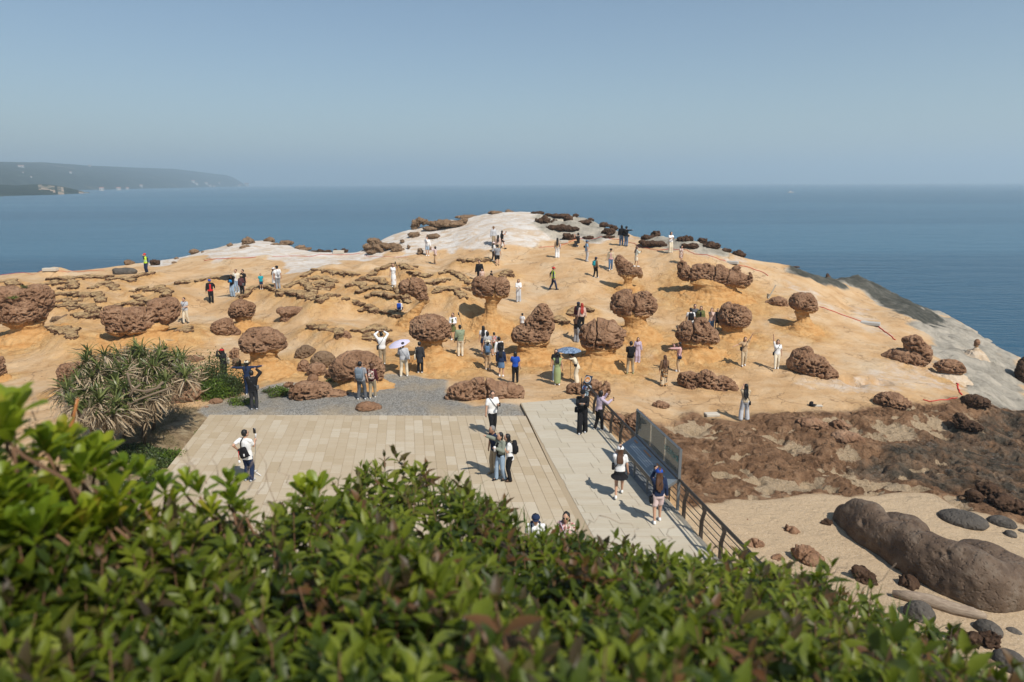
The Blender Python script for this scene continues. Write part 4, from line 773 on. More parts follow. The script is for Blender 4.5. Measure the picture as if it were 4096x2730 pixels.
headland('low_hill', [(-500, 725), (-200, 735), (0, 738), (60, 742), (110, 739), (165, 736), (220, 741), (270, 750), (330, 765), (360, 778)],
         [(-500, 850, 300), (0, 1000, 260), (200, 1080, 220), (360, 1250, 40)], 1000, 0, [mh, mc], 9, [(150, 215), (225, 250), (310, 350)])
HW = flat('house_wall', (0.50, 0.48, 0.45)); HR = flat('house_roof', (0.30, 0.16, 0.12)); HG = flat('house_window', (0.05, 0.06, 0.07), 0.3)
HOUSES = [(130, 115, 1900, 14), (152, 117, 1900, 16), (155, 155, 1850, 9), (475, 157, 2500, 14), (210, 185, 1800, 9), (685, 273, 2600, 26), (800, 270, 2650, 24), (858, 265, 2750, 18), (950, 249, 3000, 18), (1300, 221, 3500, 22), (1322, 235, 3300, 18), (1388, 231, 3500, 18), (1475, 228, 3700, 14), (1412, 248, 3500, 18), (1440, 250, 3600, 14), (1610, 246, 4300, 18), (1660, 243, 4500, 26), (603, 112, 2900, 14)]
HOB = []; bpy.context.view_layer.update(); dgx = bpy.context.evaluated_depsgraph_get()
for i, (x, y, d, s) in enumerate(HOUSES):
    X, Y = x / 1.681, 600 + y / 1.681; r = Vector(ray(X, Y)); r.normalize()
    hitq = scene.ray_cast(dgx, Vector((0, 0, HC)) + r * 500, r)
    q = hitq[1] if hitq[0] else Vector((0, 0, HC)) + r * d
    D = math.hypot(q.x, q.y); s = s * D / 5200
    HOB.append((None, (X, Y), s))
    e = empty('house', (q.x, q.y, q.z - s * .1), 'white house on the wooded headland across the bay', 'house', 'houses on the far headland', rz=-math.atan2(q.x, q.y)); HOB[-1] = (e, (X, Y), s)
    MB().box((0, 0, s * .35), (s, s * .7, s * .7)).build('wall', HW, None, False).parent = e
    mb = MB(); mb.add([(-s * .55, -s * .4, s * .7), (s * .55, -s * .4, s * .7), (s * .55, s * .4, s * .7), (-s * .55, s * .4, s * .7), (-s * .55, 0, s * .95), (s * .55, 0, s * .95)], [(0, 1, 5, 4), (2, 3, 4, 5), (0, 4, 3), (1, 2, 5), (0, 3, 2, 1)]); mb.build('roof', HR, None, False).parent = e
    for wx in (-.28, .28): MB().box((wx * s, -s * .36, s * .38), (s * .22, s * .04, s * .25)).build('window', HG, None, False).parent = e
# fishing boat
r = ray(3162, 771); t = (SEA - HC) / r[2]; bx, by = r[0] * t, r[1] * t
e = empty('fishing_boat', (bx, by, SEA), 'small white fishing boat far out on the open sea', 'boat')
L_ = 0.004 * math.hypot(bx, by)
mb = MB(); mb.add([(-L_, -L_ * .22, 0), (L_ * .6, -L_ * .25, 0), (L_, 0, 0), (L_ * .6, L_ * .25, 0), (-L_, L_ * .22, 0), (-L_, -L_ * .28, L_ * .22), (L_ * .65, -L_ * .32, L_ * .26), (L_ * 1.12, 0, L_ * .36), (L_ * .65, L_ * .32, L_ * .26), (-L_, L_ * .28, L_ * .22)],
                     [(0, 1, 6, 5), (1, 2, 7, 6), (2, 3, 8, 7), (3, 4, 9, 8), (4, 0, 5, 9), (5, 6, 7, 8, 9)]); mb.build('hull', HW, None, False).parent = e
MB().box((-L_ * .1, 0, L_ * .42), (L_ * .6, L_ * .35, L_ * .4)).build('cabin', HW, None, False).parent = e
MB().tube([(L_ * .1, 0, L_ * .6), (L_ * .1, 0, L_ * 1.1)], L_ * .03).build('mast', HR, None, False).parent = e

# ------------------------------------------------------------------ build the rocks
ICO = bmesh.new(); bmesh.ops.create_icosphere(ICO, subdivisions=3, radius=1); IV = np.array([v.co[:] for v in ICO.verts]); IF = [tuple(v.index for v in f.verts) for f in ICO.faces]; ICO.free()
def rock_post(rk, seed, part):
    def post(o, me):
        V = relax(me, co_of(me), 2); W = V + np.array(o.matrix_basis.translation)
        me.vertices.foreach_set('co', V.astype(np.float32).ravel()); me.update(); Nn = no_of(me)
        if part == 'cap':
            am, pit = rk['amp'], rk['pit']
            sc = max(0.35, min(1.0, max(e[1] for e in rk['E']) / 1.3))
            d = am * 0.75 * fbm(W / (0.8 * sc), 3, seed) + am * 0.22 * fbm(W / (0.2 * sc), 3, seed + 3)
            d = d - am * 0.5 * np.maximum(0, 0.12 - np.abs(vnoise(W / (0.7 * sc) + 7, seed + 21))) / 0.12
            if pit:
                ps = np.clip(0.21 * sc, 0.13, 0.20)
                q = W / ps * np.array([0.85, 0.85, 1.15]) + 0.5 * fbm(W / 0.4, 2, seed + 5)[:, None]
                f1, f2 = worley(q * .66, seed); msk = sst(-0.45, 0.25, vnoise(W / (0.9 * sc), seed + 9) + 0.35 - 0.75 * np.clip(Nn[:, 2], 0, 1))
                d = d - pit * 2.0 * sst(0.47, 0.22, f1) * msk; f1, f2 = worley(q * 1.15, seed + 60); d = d - pit * 1.0 * sst(.46, .2, f1) * np.clip(msk + .15, 0, 1)
                f1b, f2b = worley(W / (ps * 2.4), seed + 40); d = d - pit * 0.9 * sst(0.36, 0.12, f1b) * msk
            V = V + Nn * d[:, None]
            if rk['G']:                            # undercut: the cap's underside draws up towards the neck
                z0_ = W[:, 2].min(); H_ = W[:, 2].max() - z0_; V[:, 2] += .14 * H_ * (1 - (W[:, 2] - z0_) / H_) ** 3
            rel = W - rk['C']; u = rel @ rk['rt']
            for cu, zt, zb, wd in rk['cr']:
                cw = cu + 0.09 * vnoise(np.stack([W[:, 2] * 2.2, W[:, 2] * 0 + seed, W[:, 2] * 0], -1), 4) + 0.04 * vnoise(W * 5, 3)
                k = np.clip(1 - np.abs(u - cw) / (wd * 1.15), 0, 1) ** 0.6 * (W[:, 2] < zt + .3) * sst(zb - .15, zb + .1, W[:, 2])
                V = V - Nn * (k * 0.24)[:, None]
            if rk['G']:
                zz = W[:, 2]; lo = zz.min(); t_ = (zz - lo) / (zz.max() - lo); at = me.attributes.new('foot', 'FLOAT', 'POINT'); at.data.foreach_set('value', (1.15 * sst(.33, .06, t_)).astype(np.float32))
        else:
            q = W * np.array([1.2, 1.2, 3.0])
            V = V + Nn * (0.09 * fbm(q / 0.5, 4, seed) + 0.04 * fbm(q / 0.14, 2, seed + 2) - .05 * np.maximum(0, .14 - np.abs(fbm(W * np.array([3, 3, .7]), 2, seed + 4))) / .14)[:, None]
        if part != 'cap':
            zt = Zat(W[:, 0], W[:, 1]); zc = float(Zat([rk['C'][0]], [rk['C'][1]])[0]); tz = W[:, 2]; top = tz.max()
            V[:, 2] += (zt - zc) * sst(zc + .55 * (top - zc), zc, tz)
        me.vertices.foreach_set('co', V.astype(np.float32).ravel())
    return post
for ri, rk in enumerate(ROCKS):
    rk['o'] = None
    base = rk['C'].copy(); base[2] = float(Zat([base[0]], [base[1]])[0])
    B = rk['rt']; w = rk['w']; Vs = []; Fs = []; nb = 0
    Wm = np.stack([rk['rt'], rk['w'], np.array([0, 0, 1.0])], 1)
    for c, rx, ry, rz, ang in rk['E']:
        a = rad(ang); q = IV * np.array([rx, ry, rz])
        q = np.stack([q[:, 0] * math.cos(a) + q[:, 2] * math.sin(a), q[:, 1], -q[:, 0] * math.sin(a) + q[:, 2] * math.cos(a)], -1)
        Vs.append(q @ Wm.T + c - base); Fs += [(i + nb, j + nb, k + nb) for i, j, k in IF]; nb += len(IV)
    me = bpy.data.meshes.new('rock'); me.from_pydata(np.concatenate(Vs).tolist(), [], Fs); me.materials.append(M[rk['mat']])
    if rk['G']:
        e = empty(rk['name'], base, rk['label'], rk['cat'], rk['group'])
        o = bpy.data.objects.new('cap', me); COL.objects.link(o); o.parent = e; o.location = (0, 0, 0)
        o.matrix_basis = Matrix.Identity(4)
        rk2 = rk
        # work in world space inside post: shift
        def mk(part, ob, b=base.copy(), r_=rk, s=ri * 13 + 5):
            f = rock_post(r_, s, part)
            def post(o_, me_):
                class T: pass
                t = T(); t.matrix_basis = Matrix.Translation(Vector(b)); f(t, me_)
            return post
        remesh(o, rk['vox'], mk('cap', o))
        mb = MB(); gs = rk['G']; rings = []
        zt_, zl_ = gs[0][0][2], gs[-1][0][2]; zg_ = base[2] + 0.02
        gs = [(g_[0], g_[1] * (.78 if 0 < k_ < len(gs) - 2 else 1)) for k_, g_ in enumerate(gs)]
        gs = [(np.array([c[0], c[1], zt_ - (zt_ - zg_) * ((c[2] - zt_) / (zl_ - zt_)) ** 1.35]), rx * (0.80 if k == 0 else 0.93 if k == 1 else 1.0)) for k, (c, rx) in enumerate(gs)]
        gs.insert(0, (gs[0][0] + np.array([0, 0, 0.35]), gs[0][1] * 0.75))
        rmin = min(g[1] for g in gs); cdep = max(q[2] for q in rk['E']); nk = [g[1] for g in gs].index(rmin)
        for i, (c, rx) in enumerate(gs): rings.append((c - base + 0, rx, min(.9 * rmin, cdep * .8) * min(1, rx / rmin) + max(0, rx - rmin) * (.8 if i > nk else .4)))
        lry = rings[-1][2]
        lc, lr = gs[-1]; f = lr * 1.3
        zb = -0.12
        rings.append((np.array([lc[0] - base[0], lc[1] - base[1], zb]), f, lry + f - lr)); rings.append((np.array([lc[0] - base[0], lc[1] - base[1], zb - 0.5]), f * 1.25, lry + f * 1.25 - lr))
        # interpolate rings
        rr = []
        for (c0, a0, b0), (c1, a1, b1) in zip(rings[:-1], rings[1:]):
            n = max(1, int(abs(c1[2] - c0[2]) / 0.12))
            for k in range(n):
                t = k / n; rr.append((np.array(c0) * (1 - t) + np.array(c1) * t, a0 * (1 - t) + a1 * t, b0 * (1 - t) + b1 * t))
        rr.append(rings[-1]); rr = [(c, a, b_) for c, a, b_ in rr]
        mb.rings([(tuple(c), a, b_) for c, a, b_ in rr][::-1], 28)
        pm_ = mb.mesh('pedestal', [M[rk['pm']]]); po = bpy.data.objects.new('pedestal', pm_); COL.objects.link(po); po.parent = e
        remesh(po, max(0.06, rk['vox']), mk('ped', po))
    else:
        o = link(rk['name'], me, None, rk['label'], rk['cat'], rk['group']); o.location = base; rk['o'] = o
        remesh(o, rk['vox'], (lambda b, r_, s: (lambda o_, me_: rock_post(r_, s, 'cap')(o_, me_)))(base, rk, ri * 13 + 5))
flush()

# ------------------------------------------------------------------ the whale shaped rock on the sand, laid out on the ground
WB = [(1130, 70, 60, .62, .8), (1200, 125, 90, 1.0, 1.0), (1290, 185, 112, 1.15, 1.05), (1390, 270, 120, 1.05, 1.0), (1500, 330, 140, 1.15, 1.05), (1620, 400, 150, 1.3, 1.15), (1750, 470, 165, 1.4, 1.2), (1880, 540, 170, 1.4, 1.2), (2010, 610, 170, 1.4, 1.15), (2120, 650, 160, 1.25, 1.05), (2250, 650, 150, 1.1, 1.0), (2330, 600, 150, 1.1, 1.0), (2150, 490, 150, 1.0, 1.2), (1980, 410, 130, .72, 1.1), (1495, 130, 95, .5, .9), (1600, 210, 110, .58, .9)]
def dens(L, n=4):
    o = []
    for a, b in zip(L[:-1], L[1:]):
        if math.hypot(a[0] - b[0], a[1] - b[1]) > 220: o.append(a); continue
        for k in range(n): o.append(tuple(u + (v - u) * k / n for u, v in zip(a, b)))
    return o + [L[-1]]
WB = dens(WB)
e0 = hitf('K', 1600, 400); bmv = []; bf = []; nb = 0
for x, y, rpx, hgt, kdd in WB:
    q = hitf('K', x, y); D = np.linalg.norm(q[:2]); r_ = rpx / 1.7225 / 4 / FPX * D * 1.02
    c = np.array([q[0], q[1] + r_ * .55, q[2] + hgt * 0.25]) - e0
    bmv.append(IV * np.array([r_ * 1.05, r_ * kdd, hgt * 0.62]) + c); bf += [(i + nb, j + nb, k + nb) for i, j, k in IF]; nb += len(IV)
me = bpy.data.meshes.new('boulder'); me.from_pydata(np.concatenate(bmv).tolist(), [], bf)
wo = link('boulder', me, None, 'huge long grey brown whale shaped boulder with round holes lying on the sand', 'rock', mats=[M['whale']]); wo.location = e0
HOLES = [hitf('K', *q, 0.9) - e0 for q in ((1890, 165), (1985, 235), (2040, 185), (2270, 275), (1965, 370), (2000, 350), (1450, 70), (2230, 590), (2205, 640), (2060, 580), (1910, 540), (2250, 660))]
def wpost(o, me):
    V = relax(me, co_of(me), 30, .6); me.vertices.foreach_set('co', V.astype(np.float32).ravel()); me.update(); Nn = no_of(me)
    d = 0.20 * fbm(V / 1.1, 3, 3) + 0.05 * fbm(V / .3, 3, 7)
    f1, f2 = worley(V / 0.5 + .4 * fbm(V, 2, 1)[:, None], 4); d -= 0.07 * sst(.28, .1, f1) * (vnoise(V * .7, 2) > -.1)
    for i, h_ in enumerate(HOLES):
        rr = np.linalg.norm((V - h_) * np.array([1, 1, .7]), axis=1); s = (.30, .24, .13, .2, .3, .2, .5, .12, .12, .14, .14, .12)[i]; d -= (.6 if i < 7 else .3) * np.exp(-(rr / s) ** 4)
    V = V + Nn * d[:, None]; me.vertices.foreach_set('co', V.astype(np.float32).ravel())
remesh(wo, 0.045, wpost)
# driftwood log
lg = [hitf('K', x, y) + np.array([0, 0, .10]) for x, y in ((1440, 585), (1560, 612), (1700, 640), (1850, 685), (1990, 722), (2085, 748))]
m, nt, bs = newmat('driftwood'); nt.links.new(ramp(nt, noise_n(nt, wpos(nt, (1, 1, 6)), 5, 7, .7), [(.3, (.20, .145, .10)), (.6, (.36, .28, .205)), (.8, (.46, .38, .29))]), bs.inputs['Base Color']); bs.inputs['Roughness'].default_value = .9; bump(nt, bs, noise_n(nt, wpos(nt, (1, 1, 8)), 8, 6), .03, 1)
MB().tube(lg, [.07, .15, .17, .16, .14, .07], 12).build('driftwood_log', m, label='pale driftwood log lying on the sand below the whale shaped boulder', cat='log')

# ------------------------------------------------------------------ eroded ledges on the mounds
CN = {'A': 'left slope', 'B': 'middle slope', 'C': 'middle of the slope'}
LLAB = {}
for li, ((F, pl, mh), (seg, _)) in enumerate(zip(LEDGES, LEDGE_PTS)):
    base = seg[len(seg) // 2].copy(); vv = []; ff = []; nb = 0; tilt = rng.uniform(-.1, .1)
    for k, q in enumerate(seg):
        z = float(Zat([q[0]], [q[1] + .1])[0]); tp = 1 - 0.5 * abs(2 * k / max(1, len(seg) - 1) - 1) ** 3
        wob = .22 * vnoise(np.array([[q[0] * 1.7, q[1] * 1.7, li]]), 3)[0]; ry = rng.uniform(.42, .8) * tp
        vv.append(IV * np.array([.36, ry, rng.uniform(.10, .17)]) + np.array([q[0], q[1] + wob + ry * .75 - .15, z + .02 + .03 * rng.normal()]) - base); ff += [(i + nb, j + nb, l + nb) for i, j, l in IF]; nb += len(IV)
        if rng.random() < .5:
            vv.append(IV * np.array([rng.uniform(.12, .3), .25, .16]) + np.array([q[0] + rng.uniform(-.2, .2), q[1] + wob - .05, z - .10]) - base); ff += [(i + nb, j + nb, l + nb) for i, j, l in IF]; nb += len(IV)
    me = bpy.data.meshes.new('rock_ledge'); me.from_pydata(np.concatenate(vv).tolist(), [], ff)
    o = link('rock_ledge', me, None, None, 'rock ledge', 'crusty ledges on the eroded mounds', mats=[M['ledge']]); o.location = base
    LLAB[li] = o
    def lpost(o_, me_, b=base.copy(), s=li * 7 + 1):
        V = relax(me_, co_of(me_), 2); me_.vertices.foreach_set('co', V.astype(np.float32).ravel()); me_.update(); Nn = no_of(me_); W = V + b
        f1, f2 = worley(W / .24 + .4 * fbm(W / .3, 2, 3)[:, None], s)
        d = .05 * fbm(W / .3, 3, s) - .11 * sst(.04, .38, f2 - f1) * (Nn[:, 2] < .6) - .025 * sst(.04, .3, f2 - f1)
        V = V + Nn * d[:, None]; V[:, 1] += .16 * fbm(W[:, [0, 0, 0]] * np.array([4, 0, 0]) + li, 3, s + 2); V[:, 2] += .06 * fbm(W * np.array([1.5, 1.5, 0]), 3, s + 4); me_.vertices.foreach_set('co', V.astype(np.float32).ravel())
    remesh(o, .05, lpost)
flush()
# ------------------------------------------------------------------ paved terrace, walkway, railing, information panel, signs
def pavemat(name, cols, rnd):
    m, nt, bs = newmat(name); P = wpos(nt)
    oi = nt.nodes.new('ShaderNodeObjectInfo'); g = nt.nodes.new('ShaderNodeNewGeometry')
    r = oi.outputs['Random'] if rnd == 'obj' else g.outputs['Random Per Island']
    c = ramp(nt, r, [(0.0, cols[0]), (0.35, cols[1]), (0.7, cols[2]), (1.0, cols[3])])
    c = mix(nt, math_n(nt, 'MULTIPLY', ramp(nt, noise_n(nt, wpos(nt, (0.5, 3.0, 1)), 1.6, 6, 0.65, 0.6), [(0.45, (0, 0, 0)), (0.75, (1, 1, 1))]), 0.35), c, (0.36, 0.27, 0.17))
    c = mix(nt, math_n(nt, 'MULTIPLY', noise_n(nt, P, 45, 3, 0.8), 0.18), c, (0.2, 0.16, 0.11))
    nt.links.new(c, bs.inputs['Base Color']); bs.inputs['Roughness'].default_value = 0.88; bs.inputs['Specular IOR Level'].default_value = 0.2
    bump(nt, bs, noise_n(nt, P, 30, 5, 0.7), 0.006, 0.8); return m
PC = [(0.43, 0.345, 0.23), (0.465, 0.38, 0.265), (0.49, 0.41, 0.295), (0.53, 0.46, 0.35)]
WC = [(0.47, 0.42, 0.32), (0.49, 0.44, 0.345), (0.505, 0.455, 0.36), (0.52, 0.475, 0.38)]
M['paver'] = pavemat('sandstone_paver', PC, 'obj'); M['paver2'] = pavemat('sandstone_paver_far', PC, 'isl')
M['slab'] = pavemat('granite_slab', WC, 'obj'); M['slab2'] = pavemat('granite_slab_far', WC, 'isl')
M['grout'] = flat('grout', (0.37, 0.295, 0.20), .95, .1)
rows_dir = np.array([1.0, -0.016])
def clip(sub, poly):
    A = sum(poly[i - 1][0] * poly[i][1] - poly[i][0] * poly[i - 1][1] for i in range(len(poly)))
    P_ = poly if A > 0 else poly[::-1]; out = [np.array(q) for q in sub]
    for i in range(len(P_)):
        a = np.array(P_[i - 1]); b = np.array(P_[i]); e = b - a; inp = out; out = []
        sd = lambda q: e[0] * (q[1] - a[1]) - e[1] * (q[0] - a[0])
        for j in range(len(inp)):
            p0, p1 = inp[j - 1], inp[j]; s0_, s1_ = sd(p0), sd(p1)
            if (s0_ >= 0) != (s1_ >= 0): out.append(p0 + (p1 - p0) * (s0_ / (s0_ - s1_)))
            if s1_ >= 0: out.append(p1)
        if not out: return []
    return out
def paved(name, label, poly, origin, w, lens, tilename, m1, m2, limit_n, zt, swap=False):
    RD, CD = (CDIR, rows_dir) if swap else (rows_dir, CDIR)
    """rows of stones in columns along CDIR; the largest in view are parts, the rest one piece"""
    me = mesh_np(name, [(*p, zt - 0.012) for p in poly] + [(*p, zt - 0.2) for p in poly], [tuple(range(len(poly)))] + [(i, (i + 1) % len(poly), (i + 1) % len(poly) + len(poly), i + len(poly))[::-1] for i in range(len(poly))], [M['grout']], False)
    root = link(name, me, kind='structure'); root['label'] = label
    stones = []
    pa = np.array(poly); cent = pa.mean(0)
    for ci in range(-60, 70):
        t = rng.uniform(0, 1.2) - 16
        while t < 22:
            L = lens[int(rng.integers(len(lens)))]
            ct = np.array(origin) + RD * (ci + .5) * w + CD * (t + L / 2); t += L
            g = 0.006
            cs = [np.array(origin) + RD * ((ci + a) * w + (g if a == 0 else -g)) + CD * (t - L + b * L + (g if b == 0 else -g)) for a, b in ((0, 0), (1, 0), (1, 1), (0, 1))]
            cs = clip(cs, poly)
            if len(cs) < 3: continue
            ct = np.mean(cs, 0)
            ar = 0.5 * abs(sum(cs[i][0] * cs[i - 1][1] - cs[i - 1][0] * cs[i][1] for i in range(len(cs))))
            if ar < 0.02: continue
            stones.append((ct, cs, rng.uniform(-.002, .003)))
    def vis(ct):
        X, Y = project([[ct[0], ct[1], 0]]); return -20 < X[0] < 4100 and Y[0] < np.interp(X[0], [600, 1000, 1500, 2000, 2900], [2000, 1980, 1860, 2050, 2250])
    stones.sort(key=lambda s: (not vis(s[0]), np.hypot(*s[0])))
    rest = MB()
    for k, (ct, cs, dz) in enumerate(stones):
        b = 0.008; z = zt + dz
        inn = [c + (ct - c) / np.linalg.norm(ct - c) * b * 1.4 for c in cs]
        n = len(cs)
        V = [(c[0], c[1], z - .03) for c in cs] + [(c[0], c[1], z - .004) for c in cs] + [(c[0], c[1], z) for c in inn]
        F = [(i, (i + 1) % n, n + (i + 1) % n, n + i) for i in range(n)] + [(n + i, n + (i + 1) % n, 2 * n + (i + 1) % n, 2 * n + i) for i in range(n)] + [tuple(range(2 * n, 3 * n))]
        if k < limit_n and vis(ct):
            V = [(v[0] - ct[0], v[1] - ct[1], v[2] - zt) for v in V]
            o = link(tilename, mesh_np(tilename, V, F, [m1], False)); o.parent = root; o.location = (ct[0], ct[1], zt)
        else: rest.add(V, F)
    if rest.v:
        o = rest.build(tilename + '_paving', m2, None, False); o.parent = root; o['kind'] = 'stuff'
    return root
paved('terrace', 'terrace paved with sandstone blocks in columns', plaza_poly, plaza_poly[1], 0.355, (0.5, 0.62, 0.62, 0.74, 0.9, 0.5), 'paving_stone', M['paver'], M['paver2'], 300, 0.0)
paved('walkway', 'pale walkway of long granite slabs beside the railing', walk_poly, (0.6, 20.0), 0.46, (0.75, 0.9, 1.05), 'slab', M['slab'], M['slab2'], 230, 0.004, True)
# kerb strip between terrace and walkway
KS = flat('kerb_stone', (0.45, 0.36, 0.24)); 
# sandy strip along the walkway joint
MET = flat('dark_bronze_metal', (0.060, 0.050, 0.042), 0.45, 0.5, 0.4); GMET = flat('grey_painted_metal', (0.17, 0.18, 0.185), 0.5, 0.5, 0.2); PAN = flat('panel_face', (0.21, 0.24, 0.255), 0.4, 0.5)
PLATE = flat('grey_plate', (0.16, 0.145, 0.13), .6)
def fence_pt(s):                                               # s metres from the far end
    a = np.array([3.12, 28.3]); d = np.array([5.30, 15.6]) - a; d = d / np.linalg.norm(d); return a + d * s, d
SP = 1.13
rail_root = empty('railing', (*fence_pt(0)[0], 0), 'dark metal railing with five thin bars running down beside the walkway', 'railing')
prof = [(0, -0.05), (0.02, 0.55), (0.10, 0.80), (0.0, 1.06)]     # bent flat post: (inward lean, height)
for k in range(0, 19):
    s = 0.35 + k * SP
    if 9.15 < s < 13.0 and False: continue
    p, d = fence_pt(s); nrm = np.array([d[1], -d[0]]) * -1          # towards the beach is +x
    nrm = np.array([-d[1], d[0]]); nrm = nrm if nrm[0] > 0 else -nrm
    V = []
    for off, z in ((0.0, -.12), (0.0, .42), (0.07, .70), (-.02, .94)):
        wdt = 0.10 if z < .9 else .05
        for sx, sy in ((-1, -1), (1, -1), (1, 1), (-1, 1)):
            q = p + nrm * (off + sx * wdt / 2) + d * (sy * 0.02); V.append((q[0], q[1], z))
    F = [(a + j, a + (j + 1) % 4, a + 4 + (j + 1) % 4, a + 4 + j) for a in (0, 4, 8) for j in range(4)] + [(12, 13, 14, 15), (3, 2, 1, 0)]
    link('post', mesh_np('post', V, F, [MET], False), rail_root)
def along(off, z, s0=0.2, s1=21.2, n=2):
    r = []
    for s in np.linspace(s0, s1, n):
        p, d = fence_pt(s); nrm = np.array([-d[1], d[0]]); nrm = nrm if nrm[0] > 0 else -nrm; r.append((*(p + nrm * off), z))
    return r
MB().tube(along(-.03, .965), .038, 10).build('handrail', MET, rail_root)
for off, z in ((.03, .83), (.075, .68), (.04, .50), (.02, .34), (.0, .18)): MB().tube(along(off, z), .013, 6).build('bar', MET, rail_root)
p, d = fence_pt(14.9); q0, q1 = along(.055, .85, 14.55, 15.1)
mb = MB(); mb.add([(*q0[:2], .69), (*q1[:2], .69), (*q1[:2], .83), (*q0[:2], .83), (q0[0] - .015, q0[1], .69), (q1[0] - .015, q1[1], .69), (q1[0] - .015, q1[1], .83), (q0[0] - .015, q0[1], .83)], [(0, 1, 2, 3), (7, 6, 5, 4), (0, 4, 5, 1), (3, 2, 6, 7), (0, 3, 7, 4), (1, 5, 6, 2)]).build('plate', PLATE, rail_root, False)
# sign frame with four round pictures at the far end of the railing
p, d = fence_pt(0.0); nrm = np.array([-d[1], d[0]]); nrm = nrm if nrm[0] > 0 else -nrm
sg = empty('picture_sign', (*(p - nrm * .05), 0), 'rack of thin upright bars with round picture discs at the railing end', 'sign')
for k in range(5): 
    a = p - nrm * (.1 + .0 * k) + d * (k * .28 - .1); MB().box((a[0], a[1], .48), (.03, .05, 1.2 - .12 * k), None).build('bar', MET, sg, False)
DISC = [((2352, 1519), (0.55, 0.22, 0.06), 'orange', .17), ((2341, 1551), (0.08, 0.18, 0.45), 'bluered', .14), ((2356, 1553), (0.42, 0.43, 0.42), 'grey', .15), ((2344, 1577), (0.20, 0.33, 0.40), 'sea', .16)]
DW = flat('disc_rim', (.62, .66, .68), .5); DN = flat('disc_dark', (.05, .06, .08), .5)
for k, ((X, Y), c_, nm, rr) in enumerate(DISC):
    D = p[1] - .15 * k; r = ray(X, Y); t = (p[1] - .2 - .12 * k) / r[1]; c = np.array([0, 0, HC]) + r * t
    n_ = Vector((-.55, -.62, .56)).normalized(); Q = n_.to_track_quat('Z', 'Y').to_matrix(); 
    mb = MB()
    if k == 0: mb.box(c, (rr * 2.0, rr * 2.3, .03), Q)
    else: mb.rings([((0, 0, 0), rr, rr), ((0, 0, .03), rr, rr)], 20, 0, Matrix.Translation(c) @ Q.to_4x4())
    o = mb.build('disc', DN, sg, False)
    pm_ = [flat('picture_' + nm, c_, .5), flat('picture_b' + nm, (.6, .2, .12) if k == 1 else (.75, .55, .35) if k == 0 else (.35, .2, .14) if k == 2 else (.55, .62, .66), .5)]
    mb = MB(); Mt = Matrix.Translation(Vector(c) + n_ * .034) @ Q.to_4x4()
    mb.rings([((0, 0, 0), rr * .88, rr * .88), ((0, 0, .004), rr * .88, rr * .88)], 20, 0, Mt); mb.build('rim', DW, o, False)
    mb = MB(); Mt = Matrix.Translation(Vector(c) + n_ * .042) @ Q.to_4x4()
    mb.rings([((0, 0, 0), rr * .74, rr * .74), ((0, 0, .004), rr * .74, rr * .74)], 20, 0, Mt); mb.rings([((rr * .1, -rr * .25, .005), rr * .4, rr * .3), ((rr * .1, -rr * .25, .009), rr * .4, rr * .3)], 12, 1, Mt); mb.build('picture', pm_, o, False)
# information panel with a glass screen
s0, s1 = 6.6, 10.15
ip = empty('information_panel', (*fence_pt((s0 + s1) / 2)[0], 0), 'long slate grey sloping information panel with printed text under a tall glass screen', 'information panel')
def fp(s, off, z):
    p, d = fence_pt(s); nrm = np.array([-d[1], d[0]]); nrm = nrm if nrm[0] > 0 else -nrm; q = p + nrm * off; return Vector((q[0], q[1], z))
def slab4(a, b, c, d_, th):
    n_ = (b - a).cross(d_ - a).normalized() * th; V = [a, b, c, d_, a - n_, b - n_, c - n_, d_ - n_]
    return MB().add(V, [(0, 1, 2, 3), (7, 6, 5, 4), (0, 4, 5, 1), (1, 5, 6, 2), (2, 6, 7, 3), (3, 7, 4, 0)])
ZF, ZB = 0.68, 0.96; OF, OB = -0.56, -0.09
slab4(fp(s0, OF, ZF), fp(s1, OF, ZF), fp(s1, OB, ZB), fp(s0, OB, ZB), .04).build('board', PAN, ip, False)
slab4(fp(s0, OF + .01, ZF - .17), fp(s1, OF + .01, ZF - .17), fp(s1, OF, ZF - .004), fp(s0, OF, ZF - .004), .03).build('skirt_board', flat('skirt_board', (.135, .118, .10), .55), ip, False)
slab4(fp(s1 - .012, OF, ZF - .02), fp(s1 + .012, OF, ZF - .02), fp(s1 + .012, OB, ZB + .004), fp(s1 - .012, OB, ZB + .004), .07).build('end_board', GMET, ip, False)
slab4(fp(s0, OF, .03), fp(s1, OF, .03), fp(s1, OB - .1, .03), fp(s0, OB - .1, .03), .03).build('base_plate', GMET, ip, False)
for s in (s0 + .05, s0 + 1.2, s0 + 2.35, s1 - .05): MB().box(fp(s, OF + .05, .33), (.06, .06, .62)).build('leg', GMET, ip, False)
for s in (s0 + .8, s0 + 2.0): MB().box(fp(s, OB - .05, .45), (.07, .07, .9)).build('leg', GMET, ip, False)
ZG = 1.88
for s in (s0, s1): MB().box(fp(s, -.03, ZG / 2), (.075, .075, ZG)).build('post', GMET, ip, False)
tb = MB(); tb.tube([fp(s0 - .04, -.03, ZG), fp(s1 + .04, -.03, ZG)], .045, 4); tb.build('top_rail', GMET, ip, False)
MB().tube([fp(s0, -.03, ZB + .04), fp(s1, -.03, ZB + .04)], .045, 4).build('bottom_rail', GMET, ip, False)
gm = bpy.data.materials.new('glass'); gm.use_nodes = True; nt = gm.node_tree; bs = nt.nodes['Principled BSDF']; out = nt.nodes['Material Output']
tr = N(nt, 'BsdfTransparent', Color=(.93, .96, .94, 1)); gl = N(nt, 'BsdfGlossy', Roughness=.03); fr = N(nt, 'Fresnel', IOR=1.5); df = N(nt, 'BsdfDiffuse', Color=(.62, .62, .52, 1)); ms0 = nt.nodes.new('ShaderNodeMixShader'); ms0.inputs[0].default_value = .20
